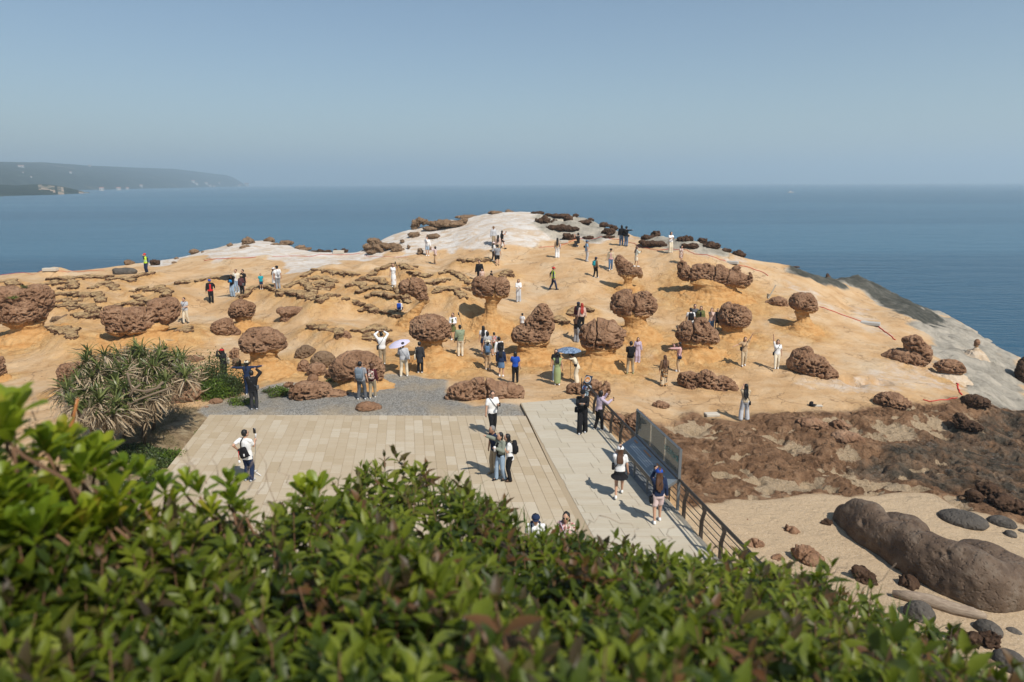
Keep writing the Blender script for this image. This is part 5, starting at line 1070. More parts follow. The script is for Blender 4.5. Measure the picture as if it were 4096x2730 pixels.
nt.links.new(tr.outputs[0], ms0.inputs[1]); nt.links.new(df.outputs[0], ms0.inputs[2])
ms = nt.nodes.new('ShaderNodeMixShader'); nt.links.new(fr.outputs[0], ms.inputs[0]); nt.links.new(ms0.outputs[0], ms.inputs[1]); nt.links.new(gl.outputs[0], ms.inputs[2]); nt.links.new(ms.outputs[0], out.inputs[0])
third = (s1 - s0) / 3
for k in range(3):
    a, b = s0 + k * third + .02, s0 + (k + 1) * third - .02
    slab4(fp(a, -.03, ZB + .06), fp(b, -.03, ZB + .06), fp(b, -.03, ZG - .03), fp(a, -.03, ZG - .03), .012).build('pane', gm, ip, False)
TEAL = flat('teal_print', (.03, .22, .22), .6); ORG = flat('orange_print', (.52, .22, .07), .6); WHT = flat('white_print', (.62, .64, .64), .6)
def text(body, org, ux, uy, size, mat_, name, parent):
    cu = bpy.data.curves.new(name, 'FONT'); cu.body = body; cu.size = size; cu.extrude = .0008
    to = bpy.data.objects.new(name, cu); COL.objects.link(to)
    ux = ux.normalized(); uz = ux.cross(uy).normalized(); uy = uz.cross(ux)
    Mx = Matrix((ux, uy, uz)).transposed().to_4x4(); Mx.translation = org
    dg = bpy.context.evaluated_depsgraph_get(); me = bpy.data.meshes.new_from_object(to.evaluated_get(dg)); bpy.data.objects.remove(to)
    me.transform(Mx); me.materials.clear(); me.materials.append(mat_); return link(name, me, parent)
dv = fp(s1, 0, 0) - fp(s0, 0, 0); du = (fp(s0, OB, ZB) - fp(s0, OF, ZF))
for k, ch in enumerate('女王的記憶'):
    text(ch, fp(s1 - 1.15 + k * .22, -.055, ZG - .42), dv, Vector((0, 0, 1)), .21, TEAL, 'lettering', ip)
upn = dv.cross(du).normalized(); 
def on_board(s, v, dz=.006): return fp(s, OF, ZF) + du * v + upn * dz
# printed blocks: too small to read, orange heading and white lines of different lengths
for bs_, hl, nl in ((s0 + .1, .3, 3), (s0 + 1.0, .6, 4), (s0 + 2.1, .65, 4)):
    slab4(on_board(bs_ + .12, .76), on_board(bs_ + .12 + hl, .76), on_board(bs_ + .12 + hl, .84), on_board(bs_ + .12, .84), .003).build('print', ORG, ip, False)
    for l in range(nl):
        v = .56 - l * .115; x = bs_ + .28
        while x < bs_ + 1.08:
            w_ = rng.uniform(.05, .14); slab4(on_board(x, v), on_board(x + w_, v), on_board(x + w_, v + .06), on_board(x, v + .06), .003).build('print', WHT, ip, False); x += w_ + .025
for l in range(3):
    for a, b in ((.5, 1.3), (1.5, 2.5), (2.65, 3.3)):
        z = ZF - .07 - l * .045
        slab4(fp(s0 + a, OF - .004, z), fp(s0 + b, OF - .004, z), fp(s0 + b, OF - .004, z + .012), fp(s0 + a, OF - .004, z + .012), .002).build('print', flat('pale_print', (.3, .28, .25)) if 'pale_print' not in bpy.data.materials else bpy.data.materials['pale_print'], ip, False)
# ------------------------------------------------------------------ red marker ropes and stone blocks on the shore
RED = flat('red_rope', (0.55, 0.04, 0.03), .7); CON = flat('pale_concrete', (.52, .47, .39), .9, .2); CONG = flat('grey_concrete', (.42, .41, .38), .9, .2)
def rope(lab, F, pl, r_=.035):
    r_ *= .6
    P_ = [hitf(F, x, y) for x, y in pl]; q = []
    for a, b in zip(P_[:-1], P_[1:]):
        n = max(2, int(np.linalg.norm(b - a) / .25))
        for k in range(n):
            c = a + (b - a) * k / n; c = c + np.array([rng.normal() * .03, rng.normal() * .03, 0]); q.append((c[0], c[1], float(Zat([c[0]], [c[1]])[0]) + .03))
    q.append((*P_[-1][:2], P_[-1][2] + .03))
    MB().tube(q, r_, 5).build('rope', RED, label=lab, cat='rope', group='red marker ropes on the rock')
rope('red marker rope across the white rock left of the hill', 'A', [(1880, 212), (2000, 200), (2130, 192), (2353, 182)])
rope('thin red rope along the skyline at the far left by the concrete block', 'A', [(0, 322), (90, 322), (200, 320), (400, 312)], .025)
rope('red rope right of the far left concrete block', 'A', [(530, 315), (620, 318), (800, 308), (960, 300)], .025)
rope('red rope lying at the foot of the white hill on the left', 'B', [(150, 175), (330, 172), (520, 178), (600, 158), (760, 162), (960, 150)], .025)
rope('faint red rope in front of the coiled rocks', 'B', [(1000, 170), (1180, 178), (1400, 180)], .02)
rope('long red rope running along the right shore to the small concrete block', 'L', [(1110, 310), (1180, 308), (1330, 262), (1500, 250), (1570, 262), (1660, 285), (1810, 326), (1940, 320), (2030, 350), (2120, 362), (2210, 392)], .03)
rope('bright red rope going down from the small concrete block', 'C', [(2080, 255), (2200, 285), (2300, 320), (2353, 355)], .035)
rope('red rope from the round headed mushroom rock to the long concrete block', 'D', [(470, 640), (600, 680), (740, 735), (860, 775)], .04)
rope('red rope from the long concrete block to the ragged crag', 'D', [(1000, 808), (1060, 855), (1120, 900), (1172, 945)], .05)
rope('short red rope hanging below the low brown rock', 'D', [(1735, 1345), (1745, 1390), (1782, 1450)], .06)
rope('red rope ending at the dark rock on the shelf', 'D', [(1430, 1500), (1560, 1508), (1660, 1495), (1740, 1478)], .04)
def block(lab, F, x, y, w_, d_, h_, yaw, mt):
    q = hitf(F, x, y); bm = bmesh.new(); bmesh.ops.create_cube(bm, size=1); bmesh.ops.scale(bm, vec=(w_, d_, h_), verts=bm.verts); bmesh.ops.bevel(bm, geom=bm.edges[:], offset=.02, segments=1, affect='EDGES')
    me = bpy.data.meshes.new('concrete_block'); bm.to_mesh(me); bm.free()
    o = link('concrete_block', me, None, lab, 'block', 'concrete blocks on the rock', mats=[mt]); o.location = (q[0], q[1], q[2] + h_ * .42); o.rotation_euler = (0, 0, rad(yaw))
block('pale concrete block on the skyline at the far left', 'A', 465, 308, 1.15, .5, .26, 0, CON)
block('pale concrete block by the water between the two white ridges', 'B', 760, 148, 1.0, .45, .30, 5, CON)
block('grey concrete block behind the crouching photographer', 'L', 1258, 282, .75, .4, .24, 8, CON)
block('small grey concrete block on the red rope above the long wall shaped rock', 'C', 2028, 242, .85, .45, .2, -28, CONG)
block('long grey concrete block on the red rope at the edge of the right slope', 'D', 940, 800, 1.2, .55, .2, -32, CONG)
block('pale cut stone block left of the long haired woman', 'G', 1838, 375, .62, .38, .12, 6, CON)
block('pale flat stone under the black hat', 'H', 458, 290, .42, .22, .05, 0, CON)
# planks leaning on the pale slope
WD = flat('weathered_plank', (.33, .28, .21), .9)
for (a, b, lab) in (((5, 560), (72, 437), 'longer weathered plank leaning against the pale slope'), ((0, 565), (8, 525), 'shorter weathered stick beside the leaning plank')):
    q0 = hitf('D', *a); r = ray(*px('D', *b)); t = (np.linalg.norm(q0[:2]) + .6) / np.linalg.norm(r[:2]); q1 = np.array([0, 0, HC]) + r * t
    MB().tube([q0, q1], .06, 4).build('plank', WD, label=lab, cat='plank', smooth=False)
# black hat left on the stone
q = hitf('H', 395, 288); BK = flat('black_cloth', (.012, .012, .014), .9)
mb = MB(); mb.rings([((0, 0, 0), .10, .09), ((0, 0, .14), .095, .085), ((.01, 0, .21), .08, .07), ((.02, 0, .23), .04, .03)], 12); mb.ell((.10, 0, .07), (.17, .13, .02))
o = mb.build('hat', BK, label='black hat left lying on the rock at the right', cat='hat'); o.location = (q[0], q[1], q[2])
LOCAL[0] = True
# ------------------------------------------------------------------ people
COLS = dict(black=(.014, .014, .016), char=(.035, .036, .04), navy=(.018, .03, .07), white=(.74, .74, .73), cream=(.66, .58, .44), beige=(.50, .40, .27), khaki=(.34, .27, .18), tan=(.46, .32, .19), brown=(.20, .12, .065), dbrown=(.08, .05, .035), maroon=(.075, .018, .022),
            grey=(.27, .28, .30), lgrey=(.47, .48, .50), dgrey=(.10, .105, .115), blue=(.02, .075, .38), lblue=(.25, .38, .52), denim=(.10, .17, .28), ldenim=(.28, .37, .47), olive=(.13, .135, .05), sage=(.24, .29, .19), green=(.30, .36, .17), lilac=(.46, .38, .47), pink=(.60, .36, .34), pinkb=(.58, .42, .35), red=(.55, .03, .03), teal=(.02, .30, .36),
            hivis=(.50, .72, .05), lav=(.56, .53, .66), slate=(.16, .20, .24), greygreen=(.20, .22, .18), lightpink=(.64, .50, .48))
_mc = {}
def cloth(c):
    if c in _mc: return _mc[c]
    kind, base = (c.split(':') + [None])[:2] if ':' in c else (None, c)
    if kind is None: m = flat('cloth_' + base, COLS[base], .9, .15, 0, .10, 9)
    else:
        m, nt, bs = newmat('cloth_' + kind + '_' + base); g = nt.nodes.new('ShaderNodeTexCoord'); bs.inputs['Roughness'].default_value = .9
        mp = nt.nodes.new('ShaderNodeMapping'); nt.links.new(g.outputs['Object'], mp.inputs['Vector'])
        if kind == 'stripe':
            w = N(nt, 'TexWave', Scale=7.0); w.bands_direction = 'Z'; nt.links.new(mp.outputs[0], w.inputs['Vector'])
            c_ = ramp(nt, w.outputs['Fac'], [(.45, COLS['white']), (.55, COLS[base])])
        else:
            v = N(nt, 'TexVoronoi', Scale={'floral': 22, 'plaid': 16, 'pattern': 11}[kind]); nt.links.new(mp.outputs[0], v.inputs['Vector'])
            alt = {'floral': ((.62, .52, .45), COLS[base], (.30, .12, .10), (.20, .24, .12)), 'plaid': (COLS[base], (.05, .02, .02), COLS[base], (.16, .04, .04)), 'pattern': ((.06, .035, .02), COLS[base], (.45, .25, .10), (.55, .45, .3))}[kind]
            c_ = ramp(nt, v.outputs['Color'], [(.15, alt[0]), (.45, alt[1]), (.6, alt[2]), (.8, alt[3])], 'CONSTANT')
        nt.links.new(c_, bs.inputs['Base Color'])
    _mc[c] = m; return m
SKIN = [flat('skin', (.50, .29, .19), .55, .35, 0, .05), flat('skin_tan', (.36, .19, .115), .55, .35, 0, .05)]
EYE = flat('eye_dark', (.012, .01, .01), .3); LIP = flat('lips', (.36, .12, .10), .5)
HAIR = {'black': flat('hair_black', (.010, .009, .009), .5, .4), 'brown': flat('hair_brown', (.085, .040, .02), .5, .4), 'red': flat('hair_red', (.34, .03, .015), .5, .4), 'grey': flat('hair_grey', (.20, .19, .18), .6)}
PHONE = flat('phone_black', (.012, .012, .014), .25, .5); WPL = flat('white_plastic', (.7, .7, .7), .5)
ARMS = {'down': (.055, .02, -.31), 'front': (-.05, .17, -.16), 'phone': (-.06, .20, -.08), 'photo': (-.07, .20, .08), 'high': (-.02, .17, .17), 'wave': (.12, .05, .29), 'up': (.06, .02, .31), 'side': (.30, .06, .0), 'point': (.06, .31, -.01), 'hip': (.07, -.02, -.20), 'strap': (-.05, .12, -.06), 'hold': (-.02, .16, -.09), 'back': (-.02, -.12, -.24), 'selfie': (.12, .24, .12), 'cheek': (-.085, .10, .07), 'low': (.06, .10, -.27), 'rail': (.08, .22, -.02)}
LEGS = {'stand': ((0, 0), (0, 0)), 'wide': ((.03, .02), (-.03, -.02)), 'walk': ((0, .15), (0, -.14)), 'step': ((0, .07), (0, -.06)), 'kick': ((0, .22), (0, 0))}
def ik(a, b, l1, l2, pole):
    d = b - a; L = min(max(d.length, 1e-4), (l1 + l2) * .998); u = d.normalized(); b = a + u * L
    x = (l1 * l1 - l2 * l2 + L * L) / (2 * L); h = math.sqrt(max(0, l1 * l1 - x * x)); pv = pole - u * pole.dot(u)
    pv = pv.normalized() if pv.length > 1e-5 else Vector((0, 1, 0)); return a + u * x + pv * h, b
NP = 0
def person(label, at, h, face, top='white', sleeve='short', bot='pants', bc='black', shoes='white', hair='short', hc='black', hat=None, hatc='black', ra='down', la='down', legs='stand', fem=False, glasses=False, bow=0.0, seat=None, skin=0, hem=None, jacket=None, group='visitors among the mushroom rocks', z=None, off=(0, 0), look=0, vest=False):
    """at: picture point of the feet as (frame, x, y); face: degrees, 0 away from the camera, 90 to the right"""
    global NP; NP += 1
    p0 = hitf(*at); p0 = p0 + np.array([off[0], off[1], 0]); p0[2] = float(Zat([p0[0]], [p0[1]])[0]) if not (inpoly(np.array([p0[0]]), np.array([p0[1]]), plaza_poly)[0] or inpoly(np.array([p0[0]]), np.array([p0[1]]), walk_poly)[0]) else 0.002
    if z is not None: p0[2] += z
    dist = math.hypot(p0[0], p0[1]); near = dist < 31
    root = empty('person', p0, label, 'person', group, rz=-rad(face))
    W = .108 if fem else .120
    dz = 0.0
    if seat == 'crouch': dz = -.30
    if seat == 'sit': dz = -.36
    tw = bow
    def S(x, y, zz):                                     # upper body point, bowed forward about the hips
        zz -= .53; y2 = y * math.cos(tw) + zz * math.sin(tw); z2 = -y * math.sin(tw) + zz * math.cos(tw); return Vector((x, y2, z2 + .53 + dz)) * h
    sh = {s: S(s * (W - .012), -.005, .815) for s in (1, -1)}; el, wr = {}, {}
    for s, nm in ((1, ra), (-1, la)):
        t = ARMS[nm] if isinstance(nm, str) else nm
        tgt = sh[s] + Vector((s * t[0], t[1], t[2])) * h
        pole = Vector((s * .35, -.5, -.6)) if t[2] < .15 else Vector((s * .9, -.2, -.2))
        el[s], wr[s] = ik(sh[s], tgt, .165 * h, .145 * h, pole)
    hip = {s: Vector((s * .052, 0, .52 + dz)) * h for s in (1, -1)}; kn, an = {}, {}
    if seat is None:
        for s, i in ((1, 0), (-1, 1)):
            lx, ly = LEGS[legs][i]; lift = .05 if legs == 'kick' and s == 1 else .022 if (legs == 'walk' and ly < 0) else 0
            kn[s], an[s] = ik(hip[s], Vector((s * .058 + lx, ly, .048 + lift)) * h, .245 * h, .235 * h, Vector((0, 1, 0)))
    elif seat == 'crouch':
        for s, fy in ((1, .10), (-1, -.02)): kn[s], an[s] = ik(hip[s], Vector((s * .075, fy, .045)) * h, .245 * h, .235 * h, Vector((s * .2, 1, .3)))
    else:
        for s in (1, -1): kn[s], an[s] = ik(hip[s], Vector((s * .07, .30, .045)) * h, .245 * h, .235 * h, Vector((s * .2, .6, .8)))
    kk = Matrix.Rotation(rad(look), 3, 'Z')
    hc_ = S(0, .018, .926)
    headM = Matrix.Rotation(-tw * .7, 3, 'X') @ Matrix.Rotation(-rad(look), 3, 'Z')
    # ---- body, one continuous skin surface
    b = MB(); b.ell(hc_, (.050 * h, .060 * h, .070 * h), headM, 14, 10); b.ell(hc_ + headM @ Vector((0, .018, -.028)) * h, (.038 * h, .039 * h, .043 * h), headM, 12, 8)
    b.ell(hc_ + headM @ Vector((0, .062, -.012)) * h, (.008 * h, .012 * h, .013 * h), headM, 6, 5)
    for s in (1, -1): b.ell(hc_ + headM @ Vector((s * .051, -.002, -.008)) * h, (.008 * h, .013 * h, .018 * h), headM, 6, 5)
    b.cap(S(0, -.004, .80), hc_ + headM @ Vector((0, -.008, -.03)) * h, .033 * h, .030 * h)
    tr = [(.80, W * .72, .043), (.765, W * .92, .056), (.70, W * .80, .062), (.62, W * .66, .052), (.57, W * .76, .058), (.50, W * .80, .062)]
    def trunk(mb, inf, z0=.49, z1=.83, wk=1.0):
        R_ = []
        for zz, rx, ry in tr:
            if zz > z1 or zz < z0: continue
            R_.append((S(0, 0, zz), (rx * wk + inf) * h, (ry + inf) * h))
        mb.rings(R_[::-1], 16)
        for s in (1, -1): mb.cap(S(0, -.005, .815), sh[s] - Vector((0, 0, .012 * h)), (.030 + inf * .5) * h, (.033 + inf * .55) * h)
        if fem and z1 > .7:
            for s in (1, -1): mb.ell(S(s * .042, .045, .725), ((.034 + inf) * h, (.030 + inf) * h, (.034 + inf) * h))
    trunk(b, -.006)
    for s in (1, -1):
        b.cap(sh[s], el[s], .032 * h, .026 * h); b.cap(el[s], wr[s], .027 * h, .018 * h)
        hd = (wr[s] - el[s]).normalized(); pc = wr[s] + hd * .030 * h; b.cap(wr[s], pc, .014 * h, .020 * h)
        b.cap(hip[s], kn[s], .052 * h, .034 * h); b.cap(kn[s], an[s], .035 * h, .021 * h); b.cap(an[s], an[s] + Vector((0, .075, -.028)) * h, .022 * h, .018 * h)
    bo = b.build('body', SKIN[skin], root)
    vox = .0085 * h if near else .0115 * h
    fing = MB()
    for s in (1, -1):
        hd = (wr[s] - el[s]).normalized(); sd = hd.cross(Vector((0, 0, 1))); sd = sd.normalized() if sd.length > .1 else Vector((1, 0, 0)); up = sd.cross(hd); pc = wr[s] + hd * .030 * h
        for k, (o_, ln) in enumerate(((-.015, .036), (-.005, .042), (.005, .039), (.014, .030))):
            a = pc + sd * o_ * h + hd * .008 * h; m_ = a + hd * ln * .55 * h - up * .004 * h; e_ = m_ + hd * ln * .38 * h - up * .014 * h
            fing.tube([a, m_, e_], [.0055 * h, .0052 * h, .004 * h], 5)
        a = wr[s] + sd * .014 * h * s + hd * .008 * h; fing.tube([a, a + (hd * .018 + sd * s * .014) * h, a + (hd * .036 + sd * s * .013 - up * .006) * h], [.007 * h, .0062 * h, .0045 * h], 5)
    face_ = MB()
    for s in (1, -1): face_.ell(hc_ + headM @ Vector((s * .020, .057, .004)) * h, (.008 * h, .004 * h, .0045 * h), headM, 6, 4, 1); face_.ell(hc_ + headM @ Vector((s * .020, .058, .017)) * h, (.011 * h, .003 * h, .0025 * h), headM, 6, 4, 1)
    face_.ell(hc_ + headM @ Vector((0, .0575, -.036)) * h, (.013 * h, .005 * h, .004 * h), headM, 6, 4, 2)
    def bpost(o, me, fg=fing, fc=face_):
        V = relax(me, co_of(me), 3, .5); me.vertices.foreach_set('co', V.astype(np.float32).ravel())
        bm = bmesh.new(); bm.from_mesh(me)
        for src in (fg, fc):
            vs_ = [bm.verts.new(v) for v in src.v]
            for f, mi in zip(src.f, src.m):
                try: q = bm.faces.new([vs_[i] for i in f]); q.material_index = mi; q.smooth = True
                except ValueError: pass
        bm.to_mesh(me); bm.free(); me.materials.append(EYE); me.materials.append(LIP)
    remesh(bo, vox, bpost)
    def rel(o, me):
        V = relax(me, co_of(me), 2, .5); n_ = 0.0035 * h * fbm(V * 16 / h + NP, 2, 5)
        me.vertices.foreach_set('co', (V).astype(np.float32).ravel()); me.update(); V = V + no_of(me) * n_[:, None]; me.vertices.foreach_set('co', V.astype(np.float32).ravel())
    # ---- clothing
    dress = bot in ('dress', 'longdress')
    tops = MB(); hm = hem if hem is not None else (.50 if bot in ('pants', 'wide', 'shorts') else .56)
    if top:
        trunk(tops, .017, min(hm, .57), .83, 1.04)
        if hm < .56: tops.rings([(S(0, 0, hm), (W * .84 + .016) * h, (.066 + .014) * h), (S(0, 0, .60), (W * .72 + .014) * h, (.056 + .012) * h)], 16)
        if sleeve in ('short', 'long', 'wide'):
            for s in (1, -1):
                k = .62 if sleeve != 'long' else 1
                e_ = sh[s].lerp(el[s], k if sleeve != 'long' else 1); r0, r1 = (.044, .039) if sleeve != 'wide' else (.046, .044)
                tops.cap(sh[s] - Vector((0, 0, .008 * h)), e_, (r0 - .003) * h, r1 * h)
                if sleeve == 'long': tops.cap(el[s], el[s].lerp(wr[s], .93), .038 * h, .029 * h)
        if hat == 'hood': tops.ell(hc_ + Vector((0, -.012, .012)) * h, (.060 * h, .064 * h, .074 * h), headM)
        o = tops.build('vest' if vest else 'coat' if hm < .40 else 'top', cloth(top), root); remesh(o, vox * 1.15, rel)
    if jacket:
        j = MB(); trunk(j, .027, .52, .83, 1.06)
        for s in (1, -1):
            j.cap(sh[s] - Vector((0, 0, .008 * h)), el[s], .044 * h, .043 * h); j.cap(el[s], el[s].lerp(wr[s], .93), .043 * h, .033 * h)
        o = j.build('jacket', cloth(jacket), root)
        def jp(o_, me):
            rel(o_, me); bm = bmesh.new(); bm.from_mesh(me); dl = [f for f in bm.faces if abs(f.calc_center_median().x) < .030 * h and f.calc_center_median().y > .02 * h and f.calc_center_median().z < .80 * h + dz * h]
            bmesh.ops.delete(bm, geom=dl, context='FACES'); bm.to_mesh(me); bm.free()
        remesh(o, vox * 1.15, jp)
    bt = MB()
    if bot in ('pants', 'wide', 'shorts'):
        bt.rings([(S(0, 0, .47), (W * .80 + .008) * h, .070 * h), (S(0, 0, .53), (W * .80 + .008) * h, .068 * h), (S(0, 0, .585), (W * .72 + .006) * h, .060 * h)], 14)
        for s in (1, -1):
            if bot == 'shorts': bt.cap(hip[s], hip[s].lerp(kn[s], .72), .062 * h, .056 * h)
            else:
                r1, r2 = (.048, .041) if bot == 'pants' else (.060, .064)
                bt.cap(hip[s], kn[s], .066 * h, r1 * h); bt.cap(kn[s], an[s] + Vector((0, 0, .0 if bot == 'pants' else -.01)) * h, r1 * h, r2 * h)
    elif bot in ('skirt', 'miniskirt', 'longskirt', 'dress', 'longdress'):
        zb = {'skirt': .30, 'miniskirt': .40, 'longskirt': .09, 'dress': .31, 'longdress': .07}[bot]; ky = (an[1].y + an[-1].y) / 2 / h * .5
        w_ = {'skirt': .115, 'miniskirt': .115, 'longskirt': .105, 'dress': .115, 'longdress': .098}[bot] + (.05 if legs == 'walk' else 0)
        R_ = [((0, ky * h, (zb + dz) * h), w_ * h, (w_ * .8 + (.06 if legs == 'walk' else 0)) * h), ((0, ky * .5 * h, (.42 if zb < .4 else .45) * h + dz * h), .108 * h, .084 * h), (S(0, 0, .52), (W * .80 + .010) * h, .074 * h), (S(0, 0, .60), (W * .70 + .006) * h, .058 * h)]
        bt.rings(R_, 18)
    o = bt.build({'pants': 'trousers', 'wide': 'trousers', 'shorts': 'shorts'}.get(bot, 'skirt'), cloth(bc), root); remesh(o, vox * 1.15, rel)
    sp = MB()
    for s in (1, -1):
        a = an[s]; sp.cap(a + Vector((0, -.018, -.022)) * h, a + Vector((0, .080, -.028)) * h, .027 * h, .022 * h); sp.cap(a + Vector((0, -.008, .0)) * h, a + Vector((0, .03, -.015)) * h, .026 * h, .024 * h)
    so = sp.build('shoes', cloth(shoes), root); remesh(so, .0085 * h)
    # ---- hair, hat, glasses
    hm_ = HAIR[hc]; hb = MB()
    def HP(x, y, zz): return hc_ + headM @ (Vector((x, y, zz)) * h)
    hb.ell(HP(0, -.014, .014), (.058 * h, .061 * h, .069 * h), headM, 12, 8)
    if hair in ('long', 'bob', 'tail', 'bun'):
        for s in (1, -1): hb.cap(HP(s * .040, -.012, .01), HP(s * (.043 if hair != 'tail' else .03), -.02, -.06 if hair != 'bun' else -.01), .020 * h, .018 * h)
        hb.cap(HP(0, -.03, .0), HP(0, -.035, -.055 if hair != 'bun' else -.02), .042 * h, .036 * h)
    if hair == 'long':
        for s in (-.028, 0, .028): hb.cap(HP(s, -.036, -.04), S(s * 1.25, -.085, .70), .028 * h, .020 * h)
    if hair == 'vlong':
        for s, z_ in ((-.030, .66), (-.012, .62), (.010, .605), (.030, .645)): hb.cap(HP(s * .9, -.03, .0), S(s * 1.5, -.088, z_), .030 * h, .011 * h)
        for s in (1, -1): hb.cap(HP(s * .040, -.012, .01), S(s * .055, -.055, .74), .020 * h, .012 * h)
    if hair == 'tail': hb.cap(HP(0, -.055, .02), S(0, -.09, .76), .020 * h, .014 * h)
    if hair == 'bun': hb.ell(HP(0, -.055, .045), (.024 * h, .024 * h, .024 * h))
    ho = hb.build('hair', hm_, root)
    def hpost(o, me):
        V = co_of(me); me.update(); Nn = no_of(me); V = V + Nn * (.0055 * h * vnoise(V * np.array([42, 42, 9]) / h + NP, 8))[:, None] + Nn * (.006 * h * vnoise(V * np.array([12, 12, 14]) / h + NP, 9))[:, None]; me.vertices.foreach_set('co', V.astype(np.float32).ravel())
    remesh(ho, .0095 * h, hpost)
    if hat and hat != 'hood':
        k = MB(); mt = cloth(hatc)
        if hat == 'cap':
            k.rings([((0, 0, .012 * h), .064 * h, .069 * h), ((0, 0, .035 * h), .063 * h, .068 * h), ((0, 0, .060 * h), .050 * h, .054 * h), ((0, 0, .074 * h), .020 * h, .022 * h)], 14)
            k.rings([((0, .078 * h, .010 * h), .044 * h, .042 * h), ((0, .078 * h, .017 * h), .043 * h, .041 * h)], 14)
        elif hat == 'sun':
            k.rings([((0, 0, .015 * h), .105 * h, .108 * h), ((0, 0, .022 * h), .100 * h, .103 * h), ((0, 0, .024 * h), .060 * h, .066 * h), ((0, 0, .065 * h), .052 * h, .057 * h), ((0, 0, .075 * h), .025 * h, .028 * h)], 16)
        else:
            k.rings([((0, .01 * h, .018 * h), .066 * h, .078 * h), ((0, .01 * h, .026 * h), .064 * h, .075 * h), ((0, 0, .028 * h), .060 * h, .066 * h), ((0, 0, .060 * h), .050 * h, .055 * h), ((0, 0, .082 * h), .022 * h, .024 * h)], 16)
        q = k.build({'cap': 'cap', 'sun': 'sun_hat', 'helmet': 'helmet'}[hat], mt, root)
        q.matrix_local = Matrix.Translation(hc_ + Vector((0, -.008, 0)) * h) @ headM.to_4x4()
    if glasses:
        k = MB()
        for s in (1, -1): k.ell(HP(s * .021, .061, .004), (.017 * h, .004 * h, .012 * h), headM, 8, 5); k.tube([HP(s * .038, .052, .006), HP(s * .050, .0, .006)], .003 * h, 4)
        k.build('sunglasses', PHONE, root)
    if vest:
        k = MB(); k.rings([(S(0, 0, .60), (W * .72 + .026) * h, .076 * h), (S(0, 0, .615), (W * .72 + .026) * h, .076 * h)], 16); k.rings([(S(0, 0, .65), (W * .76 + .026) * h, .078 * h), (S(0, 0, .665), (W * .78 + .026) * h, .079 * h)], 16); k.build('reflective_band', WPL, root)
        k = MB()
        for s in (1, -1):
            k.cap(sh[s], el[s], .040 * h, .036 * h); k.cap(el[s], el[s].lerp(wr[s], .93), .035 * h, .027 * h)
        remesh(k.build('sleeves', cloth('navy'), root), vox * 1.2, rel)
    root['_h'] = h
    info = dict(root=root, h=h, S=S, sh=sh, wr=wr, el=el, hc=hc_, W=W, M=Matrix.Translation(p0) @ Matrix.Rotation(-rad(face), 4, 'Z'), p=p0)
    return info
def tw(I, v): return I['M'] @ v
def world_obj(mb, I, name, mats, label, cat, group=None, smooth=True):
    """thing carried by a person: its own top-level object, placed where it hangs"""
    o = mb.build(name, mats, None, smooth, label=label, cat=cat, group=group); o.matrix_world = I['M']; o.location = I['M'].translation; o.rotation_euler = I['M'].to_euler(); return o
def rbox(mb, c, d, m=0, M_=None):
    """soft cornered box"""
    x, y, z = d[0] / 2, d[1] / 2, d[2] / 2; R_ = []
    n = 12; V = []
    for zz, k in ((-z, .72), (-z * .8, 1), (z * .7, 1), (z * .92, .86), (z, .55)):
        for j in range(n):
            w_ = 2 * math.pi * (j + .5) / n; cx = math.copysign(abs(math.cos(w_)) ** .45, math.cos(w_)); sy = math.copysign(abs(math.sin(w_)) ** .45, math.sin(w_)); V.append(Vector((x * k * cx, y * k * sy, zz)))
    if M_ is not None: V = [M_ @ v for v in V]
    V = [v + Vector(c) for v in V]
    F = [(i * n + j, i * n + (j + 1) % n, (i + 1) * n + (j + 1) % n, (i + 1) * n + j) for i in range(4) for j in range(n)] + [tuple(range(n))[::-1], tuple(4 * n + j for j in range(n))]
    return mb.add(V, F, m)
BAGG = 'bags carried by visitors'
def backpack(I, col, label, sc=1.0):
    h, S = I['h'], I['S']; mb = MB(); c = S(0, -.115, .705); rbox(mb, c, (.165 * h * sc, .085 * h * sc, .235 * h * sc)); rbox(mb, c + Vector((0, -.05 * h * sc, -.045 * h)), (.12 * h * sc, .035 * h, .10 * h * sc))
    o = world_obj(mb, I, 'backpack', cloth(col), label, 'backpack', BAGG)
    for s in (1, -1):
        k = MB(); k.tube([S(s * .055, -.075, .80), S(s * .06, -.02, .855), S(s * .062, .045, .82), S(s * .066, .068, .73), S(s * .085, .02, .64), S(s * .07, -.07, .62)], .011 * h, 5); q = k.build('strap', cloth(col)); q.parent = o
def crossbag(I, side, col, label, front=.02, z=.53, size=(.13, .045, .10)):
    h, S, W = I['h'], I['S'], I['W']; c = S(side * (W * .86 + .03), front, z); mb = MB(); rbox(mb, c, (size[1] * h, size[0] * h, size[2] * h))
    o = world_obj(mb, I, 'shoulder_bag', cloth(col), label, 'bag', BAGG)
    k = MB(); k.tube([c + Vector((0, 0, .04 * h)), S(side * .06, .079, .64), S(-side * .02, .088, .74), S(-side * .075, .04, .848), S(-side * .07, -.03, .85), S(0, -.082, .74), S(side * .08, -.06, .62), c + Vector((0, -.02 * h, .04 * h))], .0065 * h, 5); q = k.build('strap', cloth(col)); q.parent = o
def tote(I, side, col, label, z=.60, size=(.17, .03, .19)):
    h, S, W = I['h'], I['S'], I['W']; c = S(side * (W + .035), -.01, z); mb = MB(); rbox(mb, c, (size[1] * h, size[0] * h, size[2] * h))
    o = world_obj(mb, I, 'tote_bag', cloth(col), label, 'bag', BAGG)
    k = MB(); k.tube([c + Vector((0, .05 * h, .08 * h)), S(side * .085, .03, .85), S(side * .085, -.03, .85), c + Vector((0, -.05 * h, .08 * h))], .006 * h, 5); q = k.build('strap', cloth(col)); q.parent = o
